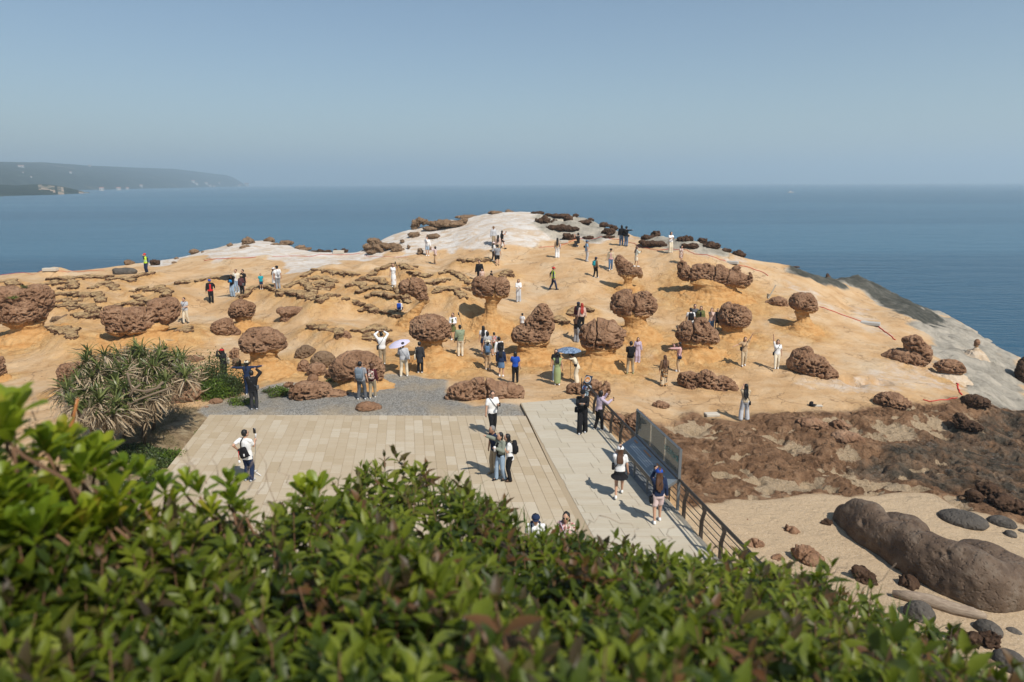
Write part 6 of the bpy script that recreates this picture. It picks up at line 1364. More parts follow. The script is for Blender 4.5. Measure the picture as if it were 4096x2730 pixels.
def phone(I, side, label, d=(0, .045, .015), tilt=0):
    h = I['h']; c = I['wr'][side] + Vector(d) * h; mb = MB(); mb.box(c, (.042 * h, .006 * h, .088 * h)); o = world_obj(mb, I, 'phone', PHONE, label, 'phone', 'phones held by visitors', False)
def umbrella(I, side, col, label, R0=.5, up=.62, tilt=(0, 0), pat=None):
    h = I['h']; g = I['wr'][side] + Vector((0, .03, 0)) * h; Mx = Matrix.Translation(g) @ Matrix.Rotation(rad(tilt[0]), 4, 'X') @ Matrix.Rotation(rad(tilt[1]), 4, 'Y')
    mb = MB(); V = []; n = 8; rings = ((0, .0), (.35, -.015), (.7, -.075), (1.0, -.165))
    for k, (rr, zz) in enumerate(rings):
        for j in range(16):
            w_ = 2 * math.pi * j / 16; sc_ = 1 if j % 2 == 0 else .955; V.append(Mx @ Vector((R0 * rr * sc_ * math.cos(w_), R0 * rr * sc_ * math.sin(w_), up + zz + (.012 if j % 2 and rr == 1 else 0))))
    F = [(i * 16 + j, i * 16 + (j + 1) % 16, (i + 1) * 16 + (j + 1) % 16, (i + 1) * 16 + j) for i in range(3) for j in range(16)]
    o = world_obj(mb.add(V, F), I, 'umbrella', pat or cloth(col), label, 'umbrella', 'umbrellas held open')
    k = MB(); k.tube([Mx @ Vector((0, 0, -.08)), Mx @ Vector((0, 0, up + .05))], .008, 6); k.build('shaft', MET).parent = o
    for j in range(8):
        w_ = 2 * math.pi * j / 8; k = MB(); k.tube([Mx @ Vector((R0 * .02 * math.cos(w_), R0 * .02 * math.sin(w_), up - .012)), Mx @ Vector((R0 * .7 * math.cos(w_), R0 * .7 * math.sin(w_), up - .088)), Mx @ Vector((R0 * math.cos(w_), R0 * math.sin(w_), up - .172))], .003, 4); k.build('rib', MET).parent = o
def stick(p, hgt, label, col=None, head=True, legs=3, lean=(0, 0)):
    """selfie stick tripod standing at p"""
    o = empty('tripod', p, label, 'tripod', 'selfie tripods'); mt = col or MET
    MB().tube([(0, 0, .12), (lean[0], lean[1], hgt)], .010, 6).build('pole', mt).parent = o
    for k in range(legs):
        w_ = 2 * math.pi * k / legs + .4; MB().tube([(0, 0, .16), (.26 * math.cos(w_), .26 * math.sin(w_), .01)], .012, 5).build('leg', mt).parent = o
    if head:
        MB().box((lean[0], lean[1], hgt + .05), (.035, .035, .12)).build('grip', WPL if col else MET).parent = o
        MB().box((lean[0] - .05, lean[1] - .01, hgt + .17), (.085, .012, .17)).build('phone', PHONE).parent = o
    return o
G_ = 'visitors on the paved terrace and walkway'
P_ = person
# far left
a = P_('guard in a red helmet and yellow reflective vest standing at the far left shore', ('A', 1352, 330), 1.7, 200, 'hivis', 'none', 'pants', 'navy', 'black', hat='helmet', hatc='red', ra='cheek', vest=True)
a = P_('woman in black top and flared jeans under a grey umbrella on the left slope', ('A', 2142, 543), 1.62, 190, 'black', 'long', 'wide', 'ldenim', 'black', 'long', ra='hold', la='front', fem=True); umbrella(a, 1, 'slate', 'grey green umbrella held low behind the woman in flared jeans', .55, .42, (25, 15))
mb = MB(); c = a['wr'][-1] + Vector((-.03, .06, .02)); mb.rings([((c.x, c.y, c.z - .01), .1, .012), ((c.x, c.y, c.z + .10), .13, .012), ((c.x, c.y, c.z + .2), .09, .012)], 14); world_obj(mb, a, 'hand_fan', flat('blue_plastic', (.02, .22, .55), .4), 'bright blue hand fan held by the woman under the grey umbrella', 'fan')
a = P_('man in an open beige shirt and light jeans behind the grey umbrella', ('A', 2185, 508), 1.75, 185, 'white', 'short', 'pants', 'ldenim', 'white', 'short', 'brown', jacket='cream')
a = P_('man in black t-shirt and black shorts right of the grey umbrella', ('A', 2248, 512), 1.7, 205, 'black', 'short', 'shorts', 'black', 'black', ra='down')
a = P_('woman in dark plaid shirt and straw hat beside the man in black shorts', ('A', 2228, 540), 1.5, 5, 'plaid:maroon', 'long', 'pants', 'black', 'black', 'bob', 'brown', 'sun', 'tan', ra='front', fem=True); crossbag(a, 1, 'dgrey', 'dark grey shoulder bag of the woman in plaid', -.06, .55, (.16, .05, .12))
a = P_('man in a blue cap, open black jacket and red shirt on the left slope', ('A', 1945, 602), 1.7, 150, 'red', 'short', 'pants', 'black', 'black', 'short', 'black', 'cap', 'blue', jacket='black', la='hip'); backpack(a, 'black', 'black backpack worn by the man in a red shirt and blue cap', .85)
a = P_('man in grey t-shirt and pale trousers walking towards the camera on the left', ('A', 1715, 790), 1.7, 190, 'lgrey', 'short', 'pants', 'cream', 'black', la='front', ra='low', legs='step'); crossbag(a, 1, 'navy', 'navy pouch worn across the chest by the man in a grey t-shirt', .09, .56, (.11, .04, .10))
a = P_('woman in a red cap and long black hair half hidden by the green shrub', ('A', 2070, 1320), 1.62, -60, 'black', 'long', 'pants', 'black', 'black', 'vlong', 'black', 'cap', 'red', ra='photo', la='photo', fem=True); tote(a, 1, 'cream', 'cream tote bag on the back of the woman in a red cap')
a = P_('woman in beige cap and navy jacket holding both arms out sideways', ('A', 2290, 1448), 1.6, -10, 'navy', 'long', 'pants', 'navy', 'white', 'tail', 'black', 'cap', 'cream', ra='side', la='side', fem=True)
a = P_('man in a black puffer jacket and black trousers photographing near the gravel', ('E', 2340, 318), 1.72, -8, 'black', 'long', 'pants', 'char', 'lgrey', ra='high', la='phone', jacket='black'); phone(a, 1, 'phone held up by the man in a black puffer'); crossbag(a, 1, 'dgrey', 'dark sling bag of the man in a black puffer', -.05, .58, (.14, .04, .10))
# couple in white, child
a = P_('woman in white cap and white dress beside a man in white on the pale slope', ('B', 172, 482), 1.58, 60, 'white', 'short', 'dress', 'white', 'white', 'long', 'brown', 'cap', 'white', fem=True, look=20)
a = P_('man in black cap, white t-shirt and grey trousers next to the woman in white dress', ('B', 208, 484), 1.72, -40, 'white', 'short', 'pants', 'grey', 'white', 'short', 'black', 'cap', 'black'); backpack(a, 'lgrey', 'pale grey backpack of the man in white beside the woman in white dress', .7)
a = P_('child with black hair whose head shows above a crusty ledge', ('B', 52, 478), 1.15, 160, 'teal', 'short', 'shorts', 'navy', 'white')
a = P_('woman in a long white dress with a selfie stick among the ledges', ('B', 1268, 458), 1.64, 175, 'white', 'none', 'longskirt', 'white', 'white', 'long', 'black', ra='down', la='selfie', fem=True, hem=.58)
s_ = stick(tw(a, Vector((-.55, .05, 0))) * 1.0, 1.5, 'black selfie stick tripod leaning beside the woman in a long white dress', lean=(-.35, .1))
a = P_('boy in white sleeves sitting on a ledge with his back to the camera', ('B', 1322, 690), 1.25, 8, 'white', 'long', 'shorts', 'navy', 'white', seat='sit', la='front', ra='front'); backpack(a, 'blue', 'bright blue backpack of the boy sitting on a ledge', 1.25)
a = P_('man in pale hoodie and pale shorts with sunglasses in front of the white hill', ('B', 1578, 170), 1.74, 190, 'lgrey', 'long', 'shorts', 'ldenim', 'white', ra='cheek', glasses=True, jacket='white')
a = P_('woman in peach blouse and peach trousers taking a photo near the white hill', ('B', 1652, 246), 1.52, -80, 'lightpink', 'long', 'wide', 'tan', 'white', 'bob', la='photo', ra='photo', fem=True, legs='step'); crossbag(a, -1, 'brown', 'small brown bag of the woman in peach'); phone(a, -1, 'phone held up by the woman in peach')
# group near the hill
a = P_('man in pale shirt and brown hat in the group by the white hill', ('L', 845, 300), 1.72, 160, 'lgrey', 'long', 'pants', 'khaki', 'white', hat='sun', hatc='brown')
a = P_('woman in a short black dress photographing with one bare leg back by the white hill', ('L', 895, 320), 1.64, 70, 'black', 'none', 'miniskirt', 'black', 'black', 'vlong', ra='photo', la='photo', legs='walk', fem=True); phone(a, 1, 'phone held out by the woman in a short black dress')
a = P_('long haired woman in beige top in the group by the white hill', ('L', 872, 345), 1.6, 10, 'pinkb', 'long', 'pants', 'beige', 'white', 'vlong', fem=True)
a = P_('woman in pink bucket hat, white top and black trousers by the white hill', ('L', 845, 388), 1.58, 60, 'white', 'long', 'pants', 'black', 'white', 'long', hat='sun', hatc='lightpink', legs='step', fem=True)
a = P_('man in grey t-shirt, black shorts and black cap walking towards the white hill', ('L', 868, 417), 1.72, 0, 'grey', 'short', 'shorts', 'black', 'brown', 'short', 'black', 'cap', 'black', legs='step'); crossbag(a, -1, 'dgrey', 'dark sling across the back of the man in black shorts', -.06, .60)
# behind the heart shaped rock
a = P_('man in an open black shirt standing behind the heart shaped mushroom rock', ('B', 2055, 425), 1.72, 175, 'black', 'long', 'pants', 'black', 'black', jacket='black')
a = P_('child with a fringe peeking over the left of the heart shaped mushroom rock', ('B', 2078, 440), 1.22, 180, 'pinkb', 'short', 'pants', 'black', 'white', 'bob')
a = P_('child whose black hair shows over the right of the heart shaped mushroom rock', ('B', 2165, 455), 1.2, 60, 'black', 'short', 'shorts', 'black', 'white')
# middle
a = P_('woman in white jacket over an olive dress posing by the round mushroom rock', ('B', 1815, 945), 1.62, 190, 'olive', 'none', 'dress', 'olive', 'white', 'long', jacket='white', ra='front', la='front', fem=True, glasses=True)
a = P_('man in green shirt and cream trousers filming the woman in an olive dress', ('B', 1880, 1090), 1.74, -10, 'sage', 'short', 'pants', 'cream', 'white', ra='phone', la='down', jacket='sage'); crossbag(a, -1, 'black', 'black bag at the left hip of the man in a green shirt', -.03, .56)
stick(hitf('B', 1930, 965), 1.5, 'black tripod with a phone between the man in green and the woman in olive', lean=(-.35, .1))
a = P_('man in white sweater and khaki trousers taking a photo by the big round boulder', ('B', 1165, 1172), 1.72, -12, 'white', 'long', 'pants', 'khaki', 'white', ra='high', la='high', legs='step'); phone(a, 1, 'phone held up by the man in a white sweater'); crossbag(a, -1, 'black', 'black bag at the left hip of the man in a white sweater', -.05, .55, (.15, .05, .13))
a = P_('man in grey shirt and cream trousers under a pale lavender umbrella', ('B', 1362, 1280), 1.74, 2, 'lgrey', 'long', 'pants', 'cream', 'white', la='hold', legs='wide'); crossbag(a, 1, 'grey', 'grey sling bag on the back of the man with a lavender umbrella', -.1, .60, (.16, .06, .12)); umbrella(a, -1, 'lav', 'pale lavender umbrella held by the man in a grey shirt', .56, .50, (8, -14))
a = P_('person in a dark hooded long coat and black trousers by the round mushroom rock', ('B', 1510, 1245), 1.6, 8, 'char', 'long', 'pants', 'black', 'white', hat='hood', hem=.34, fem=True); tote(a, -1, 'cream', 'white tote bag of the person in a hooded coat', .52)
a = P_('man in dark grey clothes with a grey backpack standing on the gravel', ('B', 975, 1490), 1.74, 8, 'grey', 'short', 'pants', 'dgrey', 'white', legs='wide', look=30); backpack(a, 'slate', 'square grey backpack of the man standing on the gravel', 1.15)
a = P_('woman in maroon jacket and brown trousers next to the man with a grey backpack', ('B', 1075, 1478), 1.58, 0, 'maroon', 'long', 'pants', 'khaki', 'white', 'bob', 'brown', fem=True, legs='step', look=-30); backpack(a, 'floral:black', 'black flowered backpack of the woman in maroon', 1.0)
a = P_('long haired woman in a white top with a navy jacket round her waist', ('B', 2092, 1075), 1.6, 0, 'white', 'short', 'miniskirt', 'navy', 'white', 'vlong', fem=True)
a = P_('woman in a black and white striped shirt in the middle group', ('B', 2130, 1130), 1.6, 0, 'stripe:black', 'short', 'pants', 'dgrey', 'white', 'bob', fem=True)
a = P_('woman in straw hat and beige trousers at the front of the middle group', ('B', 2132, 1215), 1.6, 2, 'dgrey', 'short', 'pants', 'tan', 'white', 'tail', 'black', 'sun', 'cream', fem=True); backpack(a, 'denim', 'dark blue backpack of the woman in a straw hat', .9)
a = P_('boy with a colourful backpack in the middle group', ('B', 2190, 1085), 1.3, 0, 'grey', 'short', 'shorts', 'olive', 'white'); backpack(a, 'floral:red', 'red patterned backpack of the boy in the middle group', 1.2)
a = P_('man in white shirt with a black backpack at the right of the middle group', ('B', 2235, 1195), 1.66, -30, 'white', 'long', 'pants', 'black', 'white'); backpack(a, 'black', 'large black backpack of the man in white in the middle group', 1.15)
a = P_('woman in black cap, navy shawl and denim skirt behind the flat topped boulder', ('B', 2255, 1280), 1.58, 10, 'navy', 'long', 'skirt', 'denim', 'white', 'long', 'black', 'cap', 'black', fem=True, hem=.48)
a = P_('woman in a bright blue shawl and black trousers right of the flat topped boulder', ('C', 30, 1338), 1.58, 5, 'blue', 'wide', 'pants', 'black', 'black', 'bob', 'black', la='hold', fem=True, legs='step', hem=.52); phone(a, -1, 'phone in the left hand of the woman in a blue shawl')
a = P_('child with black hair and white clothes behind the double mushroom rock', ('C', 95, 880), 1.2, 40, 'white', 'short', 'shorts', 'denim', 'white')
a = P_('girl in white jacket and pale trousers standing alone right of the heart shaped rock', ('C', 60, 590), 1.58, 180, 'white', 'long', 'wide', 'lgrey', 'white', 'bob', ra='front', la='front', fem=True, bow=.1)
mb = MB(); c = a['wr'][1] + Vector((-.05, .05, -.06)); rbox(mb, c, (.15, .07, .13)); world_obj(mb, a, 'handbag', cloth('white'), 'small white handbag held by the girl in a white jacket', 'bag', BAGG)
a = P_('guard in red cap and yellow reflective vest walking right across the slope', ('C', 378, 482), 1.72, 85, 'hivis', 'none', 'pants', 'navy', 'black', 'short', 'black', 'cap', 'red', ra='down', la='back', legs='walk', vest=True)
a = P_('long haired woman in white trousers with a lilac tote near the top of the slope', ('C', 416, 186), 1.64, 5, 'tan', 'long', 'wide', 'white', 'white', 'vlong', fem=True); tote(a, 1, 'lav', 'lilac tote bag of the woman in white trousers at the top')
a = P_('photographer in black crouching on one knee near the top of the slope', ('L', 1342, 304), 1.72, -60, 'black', 'short', 'pants', 'char', 'white', ra='photo', la='photo', seat='crouch'); phone(a, 1, 'phone held by the crouching photographer')
a = P_('man in blue shirt, blue cap and pale trousers near the slope top', ('C', 684, 222), 1.72, 80, 'lblue', 'short', 'pants', 'lgrey', 'lgrey', 'short', 'black', 'cap', 'denim'); crossbag(a, -1, 'black', 'black sling bag of the man in a blue shirt', -.05, .68)
a = P_('man in a black cap, beige jacket and jeans holding a plastic bag', ('C', 905, 302), 1.7, 185, 'pink', 'short', 'pants', 'denim', 'white', 'short', 'black', 'cap', 'black', jacket='beige', legs='step')
a = P_('woman in brown jacket and black trousers walking right with a teal backpack', ('C', 766, 370), 1.6, 55, 'brown', 'long', 'pants', 'black', 'white', 'bob', 'black', 'cap', 'navy', jacket='brown', legs='step', fem=True); backpack(a, 'teal', 'teal backpack of the woman in a brown jacket', .95)
a = P_('person all in black at the left of the pair on the skyline', ('L', 1595, 298), 1.74, 10, 'black', 'long', 'pants', 'denim', 'black', 'bob')
a = P_('man in black cap and jeans pointing right in the skyline pair', ('L', 1622, 303), 1.7, 40, 'black', 'long', 'pants', 'denim', 'black', 'short', 'black', 'cap', 'black', ra='point'); crossbag(a, 1, 'black', 'black bag of the pointing man on the skyline')
a = P_('woman in white top and wide white trousers looking at her phone near the right shore', ('L', 1884, 340), 1.66, 165, 'white', 'short', 'wide', 'cream', 'white', 'long', ra='phone', la='phone', fem=True)
a = P_('girl in a short floral dress walking near the red rope', ('L', 1945, 404), 1.38, 150, 'floral:maroon', 'short', 'dress', 'floral:maroon', 'white', 'long', legs='step', fem=True)
a = P_('woman in striped sweater and cream skirt taking a selfie above the horned rock', ('L', 1682, 424), 1.6, 75, 'stripe:sage', 'long', 'skirt', 'cream', 'white', 'long', 'brown', ra='phone', la='phone', fem=True, legs='step'); phone(a, 1, 'phone of the woman in a striped sweater')
a = P_('woman with long bright red hair in a pale top behind the squat mushroom rock', ('C', 640, 850), 1.64, 0, 'pinkb', 'long', 'pants', 'black', 'black', 'vlong', 'red', fem=True)
a = P_('woman in dark cap with an arm raised beside the woman with red hair', ('C', 605, 835), 1.62, 20, 'maroon', 'long', 'pants', 'black', 'black', 'long', 'black', 'cap', 'navy', ra='cheek', fem=True)
a = P_('woman in black top and wide grey trousers with a large black handbag', ('C', 590, 962), 1.62, 35, 'black', 'long', 'wide', 'grey', 'white', 'long', 'brown', ra='front', la='photo', fem=True); crossbag(a, 1, 'black', 'large black handbag of the woman in wide grey trousers', .06, .60, (.19, .07, .14))
a = P_('man with shaved dark hair, black backpack and brown trousers seen from behind', ('C', 1085, 1255), 1.74, 5, 'black', 'long', 'pants', 'khaki', 'green', legs='wide', ra='phone', la='phone'); backpack(a, 'black', 'black backpack of the man in brown trousers', 1.1)
a = P_('girl in a lilac tracksuit in front of the man with a black backpack', ('C', 1150, 1148), 1.42, 185, 'lilac', 'long', 'wide', 'lilac', 'white', 'bob', fem=True, bow=.1)
a = P_('woman in long green dress and black hat seen from behind in the middle', ('C', 415, 1360), 1.64, 5, 'green', 'none', 'longdress', 'green', 'white', 'long', 'black', 'sun', 'black', fem=True); crossbag(a, 1, 'black', 'black camera bag of the woman in a green dress', .03, .64, (.09, .05, .07))
a = P_('woman in black top facing the woman in a green dress', ('C', 402, 1318), 1.62, 185, 'black', 'short', 'wide', 'ldenim', 'white', 'long', fem=True)
um, nt, bs = newmat('patterned_umbrella'); g = nt.nodes.new('ShaderNodeTexCoord'); nt.links.new(ramp(nt, noise_n(nt, g.outputs['Object'], 4, 5, .6, 2), [(.42, (.03, .06, .11)), (.5, (.30, .40, .55)), (.58, (.05, .09, .16))]), bs.inputs['Base Color'])
a = P_('woman in cream outfit bending forward under a blue patterned umbrella', ('C', 598, 1340), 1.58, -70, 'cream', 'short', 'wide', 'cream', 'white', 'bun', 'black', ra='hold', la='point', fem=True, bow=.4); umbrella(a, 1, 'navy', 'dark blue patterned umbrella above the woman in cream', .62, .62, (0, 0), um); crossbag(a, -1, 'black', 'black waist bag of the woman in cream', .0, .60, (.10, .05, .07))
stick(hitf('C', 535, 1325), 1.25, 'thin black selfie stick with a phone before the woman in cream', legs=3)
a = P_('woman in pink top and tan trousers pointing left with a phone in her hand', ('C', 1530, 1232), 1.6, -75, 'pink', 'long', 'pants', 'tan', 'white', 'bob', ra='photo', la='point', fem=True); phone(a, 1, 'blue grey phone of the woman in a pink top'); crossbag(a, -1, 'navy', 'navy handbag of the woman in a pink top', -.02, .50)
a = P_('long haired woman in olive brown top and patterned trousers by the walkway end', ('C', 1395, 1368), 1.6, 0, 'brown', 'long', 'wide', 'pattern:beige', 'lightpink', 'vlong', 'dbrown' if 'dbrown' in HAIR else 'brown', fem=True, ra='front'); crossbag(a, 1, 'black', 'black bag of the woman in patterned trousers', .02, .62, (.09, .03, .06))
a = P_('man in white t-shirt with a black backpack in the group by the round mushroom rock', ('C', 1632, 905), 1.72, 5, 'white', 'short', 'pants', 'dgrey', 'white'); backpack(a, 'black', 'black backpack of the man in the group by the round mushroom rock', 1.1)
a = P_('man in grey shirt facing the camera in the group by the round mushroom rock', ('C', 1668, 870), 1.74, 180, 'dgrey', 'short', 'pants', 'navy', 'white')
a = P_('woman in a green jacket with long hair in the group by the round mushroom rock', ('C', 1725, 880), 1.68, 200, 'black', 'long', 'pants', 'denim', 'white', 'vlong', jacket='olive', fem=True)
a = P_('woman in pale sweater and jeans covering her mouth near the round mushroom rock', ('C', 1825, 885), 1.6, 200, 'pinkb', 'long', 'wide', 'denim', 'white', 'long', ra='cheek', fem=True)
a = P_('child in black clothes squeezed against the round mushroom rock', ('C', 1880, 850), 1.35, 200, 'black', 'short', 'shorts', 'black', 'black')
a = P_('woman in tan top and beige trousers raising one arm with a phone in the other', ('C', 2125, 1182), 1.6, 185, 'tan', 'short', 'pants', 'beige', 'white', 'long', 'brown', la='wave', ra=(.26, .08, -.12), fem=True, legs='step'); crossbag(a, 1, 'black', 'black handbag of the woman in tan raising one arm', .05, .60, (.15, .05, .13))
a = P_('woman in white shirt and cream trousers kicking one leg and waving on the right slope', ('D', 72, 1207), 1.58, 195, 'white', 'short', 'pants', 'cream', 'white', 'bob', 'black', la='down', ra='up', legs='kick', fem=True, bow=-.12); crossbag(a, 1, 'black', 'black handbag of the waving woman on the right', .04, .52)
a = P_('woman with very long black hair in beige taking a photo on the rocky shelf', ('G', 2130, 415), 1.64, 8, 'beige', 'short', 'wide', 'lgrey', 'white', 'vlong', la='photo', ra='photo', fem=True, legs='wide'); crossbag(a, 1, 'black', 'black handbag of the woman with very long hair', .0, .48)
# terrace
a = P_('man in a big white t-shirt and dark jeans holding a phone gimbal on the terrace', ('E', 2295, 1020), 1.74, 18, 'white', 'short', 'pants', 'navy', 'lgrey', look=25, ra='phone', la='hip', hem=.44, group=G_)
mb = MB(); S, h = a['S'], a['h']; rbox(mb, S(.02, -.105, .60), (.19 * h, .06 * h, .20 * h), 0, Matrix.Rotation(rad(-24), 3, 'Y')); o = world_obj(mb, a, 'sling_bag', cloth('black'), 'black sling bag with a red cord on the back of the man with a gimbal', 'bag', BAGG)
k = MB(); k.tube([S(-.02, -.11, .69), S(-.03, -.085, .80), S(-.03, -.02, .85), S(0, .06, .80), S(.06, .085, .68)], .012 * h, 5); k.build('strap', cloth('black')).parent = o
k = MB(); k.tube([S(-.045, -.145, .64), S(-.05, -.15, .55), S(-.055, -.14, .46)], .006 * h, 5); k.build('cord', cloth('red')).parent = o
k = MB(); k.ell(S(-.055, -.14, .43), (.025 * h, .02 * h, .035 * h)); k.build('charm', cloth('white')).parent = o
k = MB(); rbox(k, S(.06, -.14, .57), (.03 * h, .01, .05 * h)); k.build('tag', cloth('white')).parent = o
gp = tw(a, a['wr'][1] + Vector((0, .05, 0))); pb = hitf('E', 2345, 960); pb[2] = 0.002
o = empty('tripod', pb, 'white phone gimbal on a thin tripod before the man in a big white t-shirt', 'tripod', 'selfie tripods')
gl_ = Vector((gp.x - pb[0], gp.y - pb[1], gp.z))
MB().tube([(0, 0, .1), gl_], .008, 6).build('pole', GMET).parent = o
for k in range(3):
    w_ = 2 * math.pi * k / 3 - .5; MB().tube([(0, 0, .13), (.3 * math.cos(w_), .3 * math.sin(w_), .012)], .014, 5).build('leg', WPL).parent = o
MB().tube([gl_ + Vector((0, 0, -.03)), gl_ + Vector((0, 0, .12)), gl_ + Vector((.02, 0, .2))], .022, 6).build('grip', WPL).parent = o
MB().box(gl_ + Vector((-.02, 0, .30)), (.085, .012, .18)).build('phone', PHONE).parent = o
a = P_('man in white shirt, sunglasses and black trousers walking at the far side of the terrace', ('F', 2175, 590), 1.74, 150, 'white', 'short', 'pants', 'black', 'black', glasses=True, legs='step', la='phone', look=20, group=G_); crossbag(a, -1, 'black', 'black shoulder bag of the man in white shirt on the terrace', -.09, .60, (.12, .05, .15)); phone(a, -1, 'phone in the hand of the man in white shirt and sunglasses')
a = P_('grey haired man in navy shirt and brown trousers bending into the selfie', ('F', 2200, 960), 1.72, -120, 'navy', 'short', 'pants', 'khaki', 'khaki', 'short', 'grey', skin=1, bow=.12, look=-10, legs='wide', group=G_); crossbag(a, -1, 'black', 'black waist pouch of the grey haired man', .05, .58)
a = P_('woman in grey green jacket raising a selfie stick with the grey haired man', ('F', 2252, 1015), 1.62, -125, 'black', 'long', 'pants', 'ldenim', 'black', 'bob', ra=(.0, .29, .15), la='hold', jacket='greygreen', fem=True, legs='step', group=G_)
mb = MB(); c = a['wr'][-1] + Vector((.02, .05, 0)); mb.rings([((c.x, c.y, c.z - .1), .03, .03), ((c.x, c.y, c.z + .08), .038, .038)], 10); world_obj(mb, a, 'drink_cup', WPL, 'white drink cup in the hand of the woman in a grey green jacket', 'cup')
mb = MB(); c = a['wr'][1]; mb.tube([c + Vector((0, .03, 0)), c + Vector((0, .09, .03))], .012, 6); mb.tube([c + Vector((0, .05, 0)), c + Vector((0, .05, -.35))], .004, 4); world_obj(mb, a, 'selfie_stick', PHONE, 'short black selfie stick with a hanging cord above the selfie group', 'selfie stick')
a = P_('woman in white knitted top and black trousers leaning on the woman in grey green', ('F', 2335, 1020), 1.6, -95, 'white', 'short', 'pants', 'black', 'dbrown', 'bob', ra='strap', la='strap', fem=True, bow=.1, hem=.46, group=G_); backpack(a, 'black', 'black backpack of the woman in a white knitted top', 1.1)
a = P_('man in black cap and black clothes looking at a camera on the walkway', ('G', 645, 572), 1.74, 190, 'black', 'long', 'wide', 'black', 'lgrey', 'short', 'black', 'cap', 'black', ra='phone', la='phone', bow=.06, legs='step', look=0, group=G_); crossbag(a, 1, 'black', 'black camera bag at the right hip of the man in a black cap', .05, .55, (.13, .08, .11))
mb = MB(); c = (a['wr'][1] + a['wr'][-1]) / 2 + Vector((0, .05, .01)); mb.box(c, (.13, .05, .08)); mb.tube([c, c + Vector((0, .07, 0))], .03, 10); world_obj(mb, a, 'camera', flat('camera_grey', (.16, .16, .15), .5), 'small camera in the hands of the man in a black cap', 'camera', None, False)
a = P_('woman in lilac jacket taking a photo over the railing', ('G', 792, 545), 1.6, 70, 'lilac', 'long', 'pants', 'black', 'white', 'bob', ra='rail', la='photo', fem=True, bow=.12, legs='step', group=G_); phone(a, 1, 'phone held over the railing by the woman in a lilac jacket')
a = P_('woman in white cap, white vest and black pleated skirt striding along the walkway', ('G', 980, 1165), 1.64, 8, 'white', 'short', 'miniskirt', 'black', 'white', 'long', 'brown', 'cap', 'white', la='photo', legs='walk', fem=True, hem=.52, group=G_); crossbag(a, -1, 'black', 'black pouch with a red heart worn by the woman in a white cap', .0, .60, (.12, .05, .11))
a = P_('woman in blue cap, navy sweater and pale shorts walking by the information panel', ('G', 1330, 1405), 1.62, 0, 'navy', 'long', 'shorts', 'lightpink', 'white', 'vlong', 'brown', 'cap', 'blue', la='photo', legs='step', fem=True, hem=.52, group=G_); crossbag(a, -1, 'black', 'black handbag of the woman in a blue cap', -.02, .44, (.13, .06, .11)); phone(a, -1, 'phone of the woman in a blue cap')
a = P_('boy in navy cap and sunglasses with a red strap showing above the bushes', ('G', 215, 1900), 1.62, 180, 'white', 'short', 'pants', 'navy', 'white', 'short', 'black', 'cap', 'navy', glasses=True, group=G_); backpack(a, 'navy', 'navy backpack with red straps of the boy above the bushes', 1.0)
a = P_('woman with long black hair, sunglasses and floral dress showing above the bushes', ('G', 490, 1895), 1.66, 195, 'floral:pink', 'short', 'longdress', 'floral:pink', 'white', 'vlong', glasses=True, fem=True, group=G_); crossbag(a, -1, 'lilac', 'purple handbag on the black strap of the woman in a floral dress', .03, .58, (.14, .05, .12))
a = P_('person in a straw hat almost hidden behind the bushes', ('G', 700, 2080), 1.45, 190, 'brown', 'short', 'pants', 'black', 'black', 'bob', 'black', 'sun', 'tan', fem=True, group=G_)
flush()
# ------------------------------------------------------------------ vegetation
LOCAL[0] = True
def leafmat(name, stops, rough=.42, trans=.35, tcol=(.20, .28, .03)):
    m, nt, bs = newmat(name); out = nt.nodes['Material Output']
    c = ramp(nt, attr(nt, 'tone'), stops); g = nt.nodes.new('ShaderNodeNewGeometry')
    c = mix(nt, math_n(nt, 'MULTIPLY', noise_n(nt, g.outputs['Position'], 45, 3), .5), c, [x * .5 for x in stops[1][1]])
    nt.links.new(c, bs.inputs['Base Color']); bs.inputs['Roughness'].default_value = rough; bs.inputs['Specular IOR Level'].default_value = .35
    t = N(nt, 'BsdfTranslucent'); nt.links.new(mix(nt, .5, c, tcol), t.inputs['Color'])
    ms = nt.nodes.new('ShaderNodeMixShader'); ms.inputs[0].default_value = trans; nt.links.new(bs.outputs[0], ms.inputs[1]); nt.links.new(t.outputs[0], ms.inputs[2]); nt.links.new(ms.outputs[0], out.inputs[0])
    return m
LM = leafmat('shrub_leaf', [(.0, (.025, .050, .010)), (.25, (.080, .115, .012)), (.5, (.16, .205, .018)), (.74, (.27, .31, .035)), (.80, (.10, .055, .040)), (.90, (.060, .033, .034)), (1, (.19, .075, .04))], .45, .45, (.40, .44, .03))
NM = leafmat('broad_leaf', [(.0, (.06, .11, .012)), (.35, (.14, .22, .018)), (.7, (.27, .34, .025)), (.93, (.38, .41, .03)), (1, (.40, .24, .04))], .36, .48, (.46, .52, .03))
STEM = flat('stem_brown', (.17, .095, .055), .8, .2); STEMY = flat('stem_yellow', (.36, .26, .05), .6, .3); TWIG = flat('dry_twig', (.36, .27, .20), .9, .1); STALK = flat('orange_stalk', (.42, .16, .05), .7)
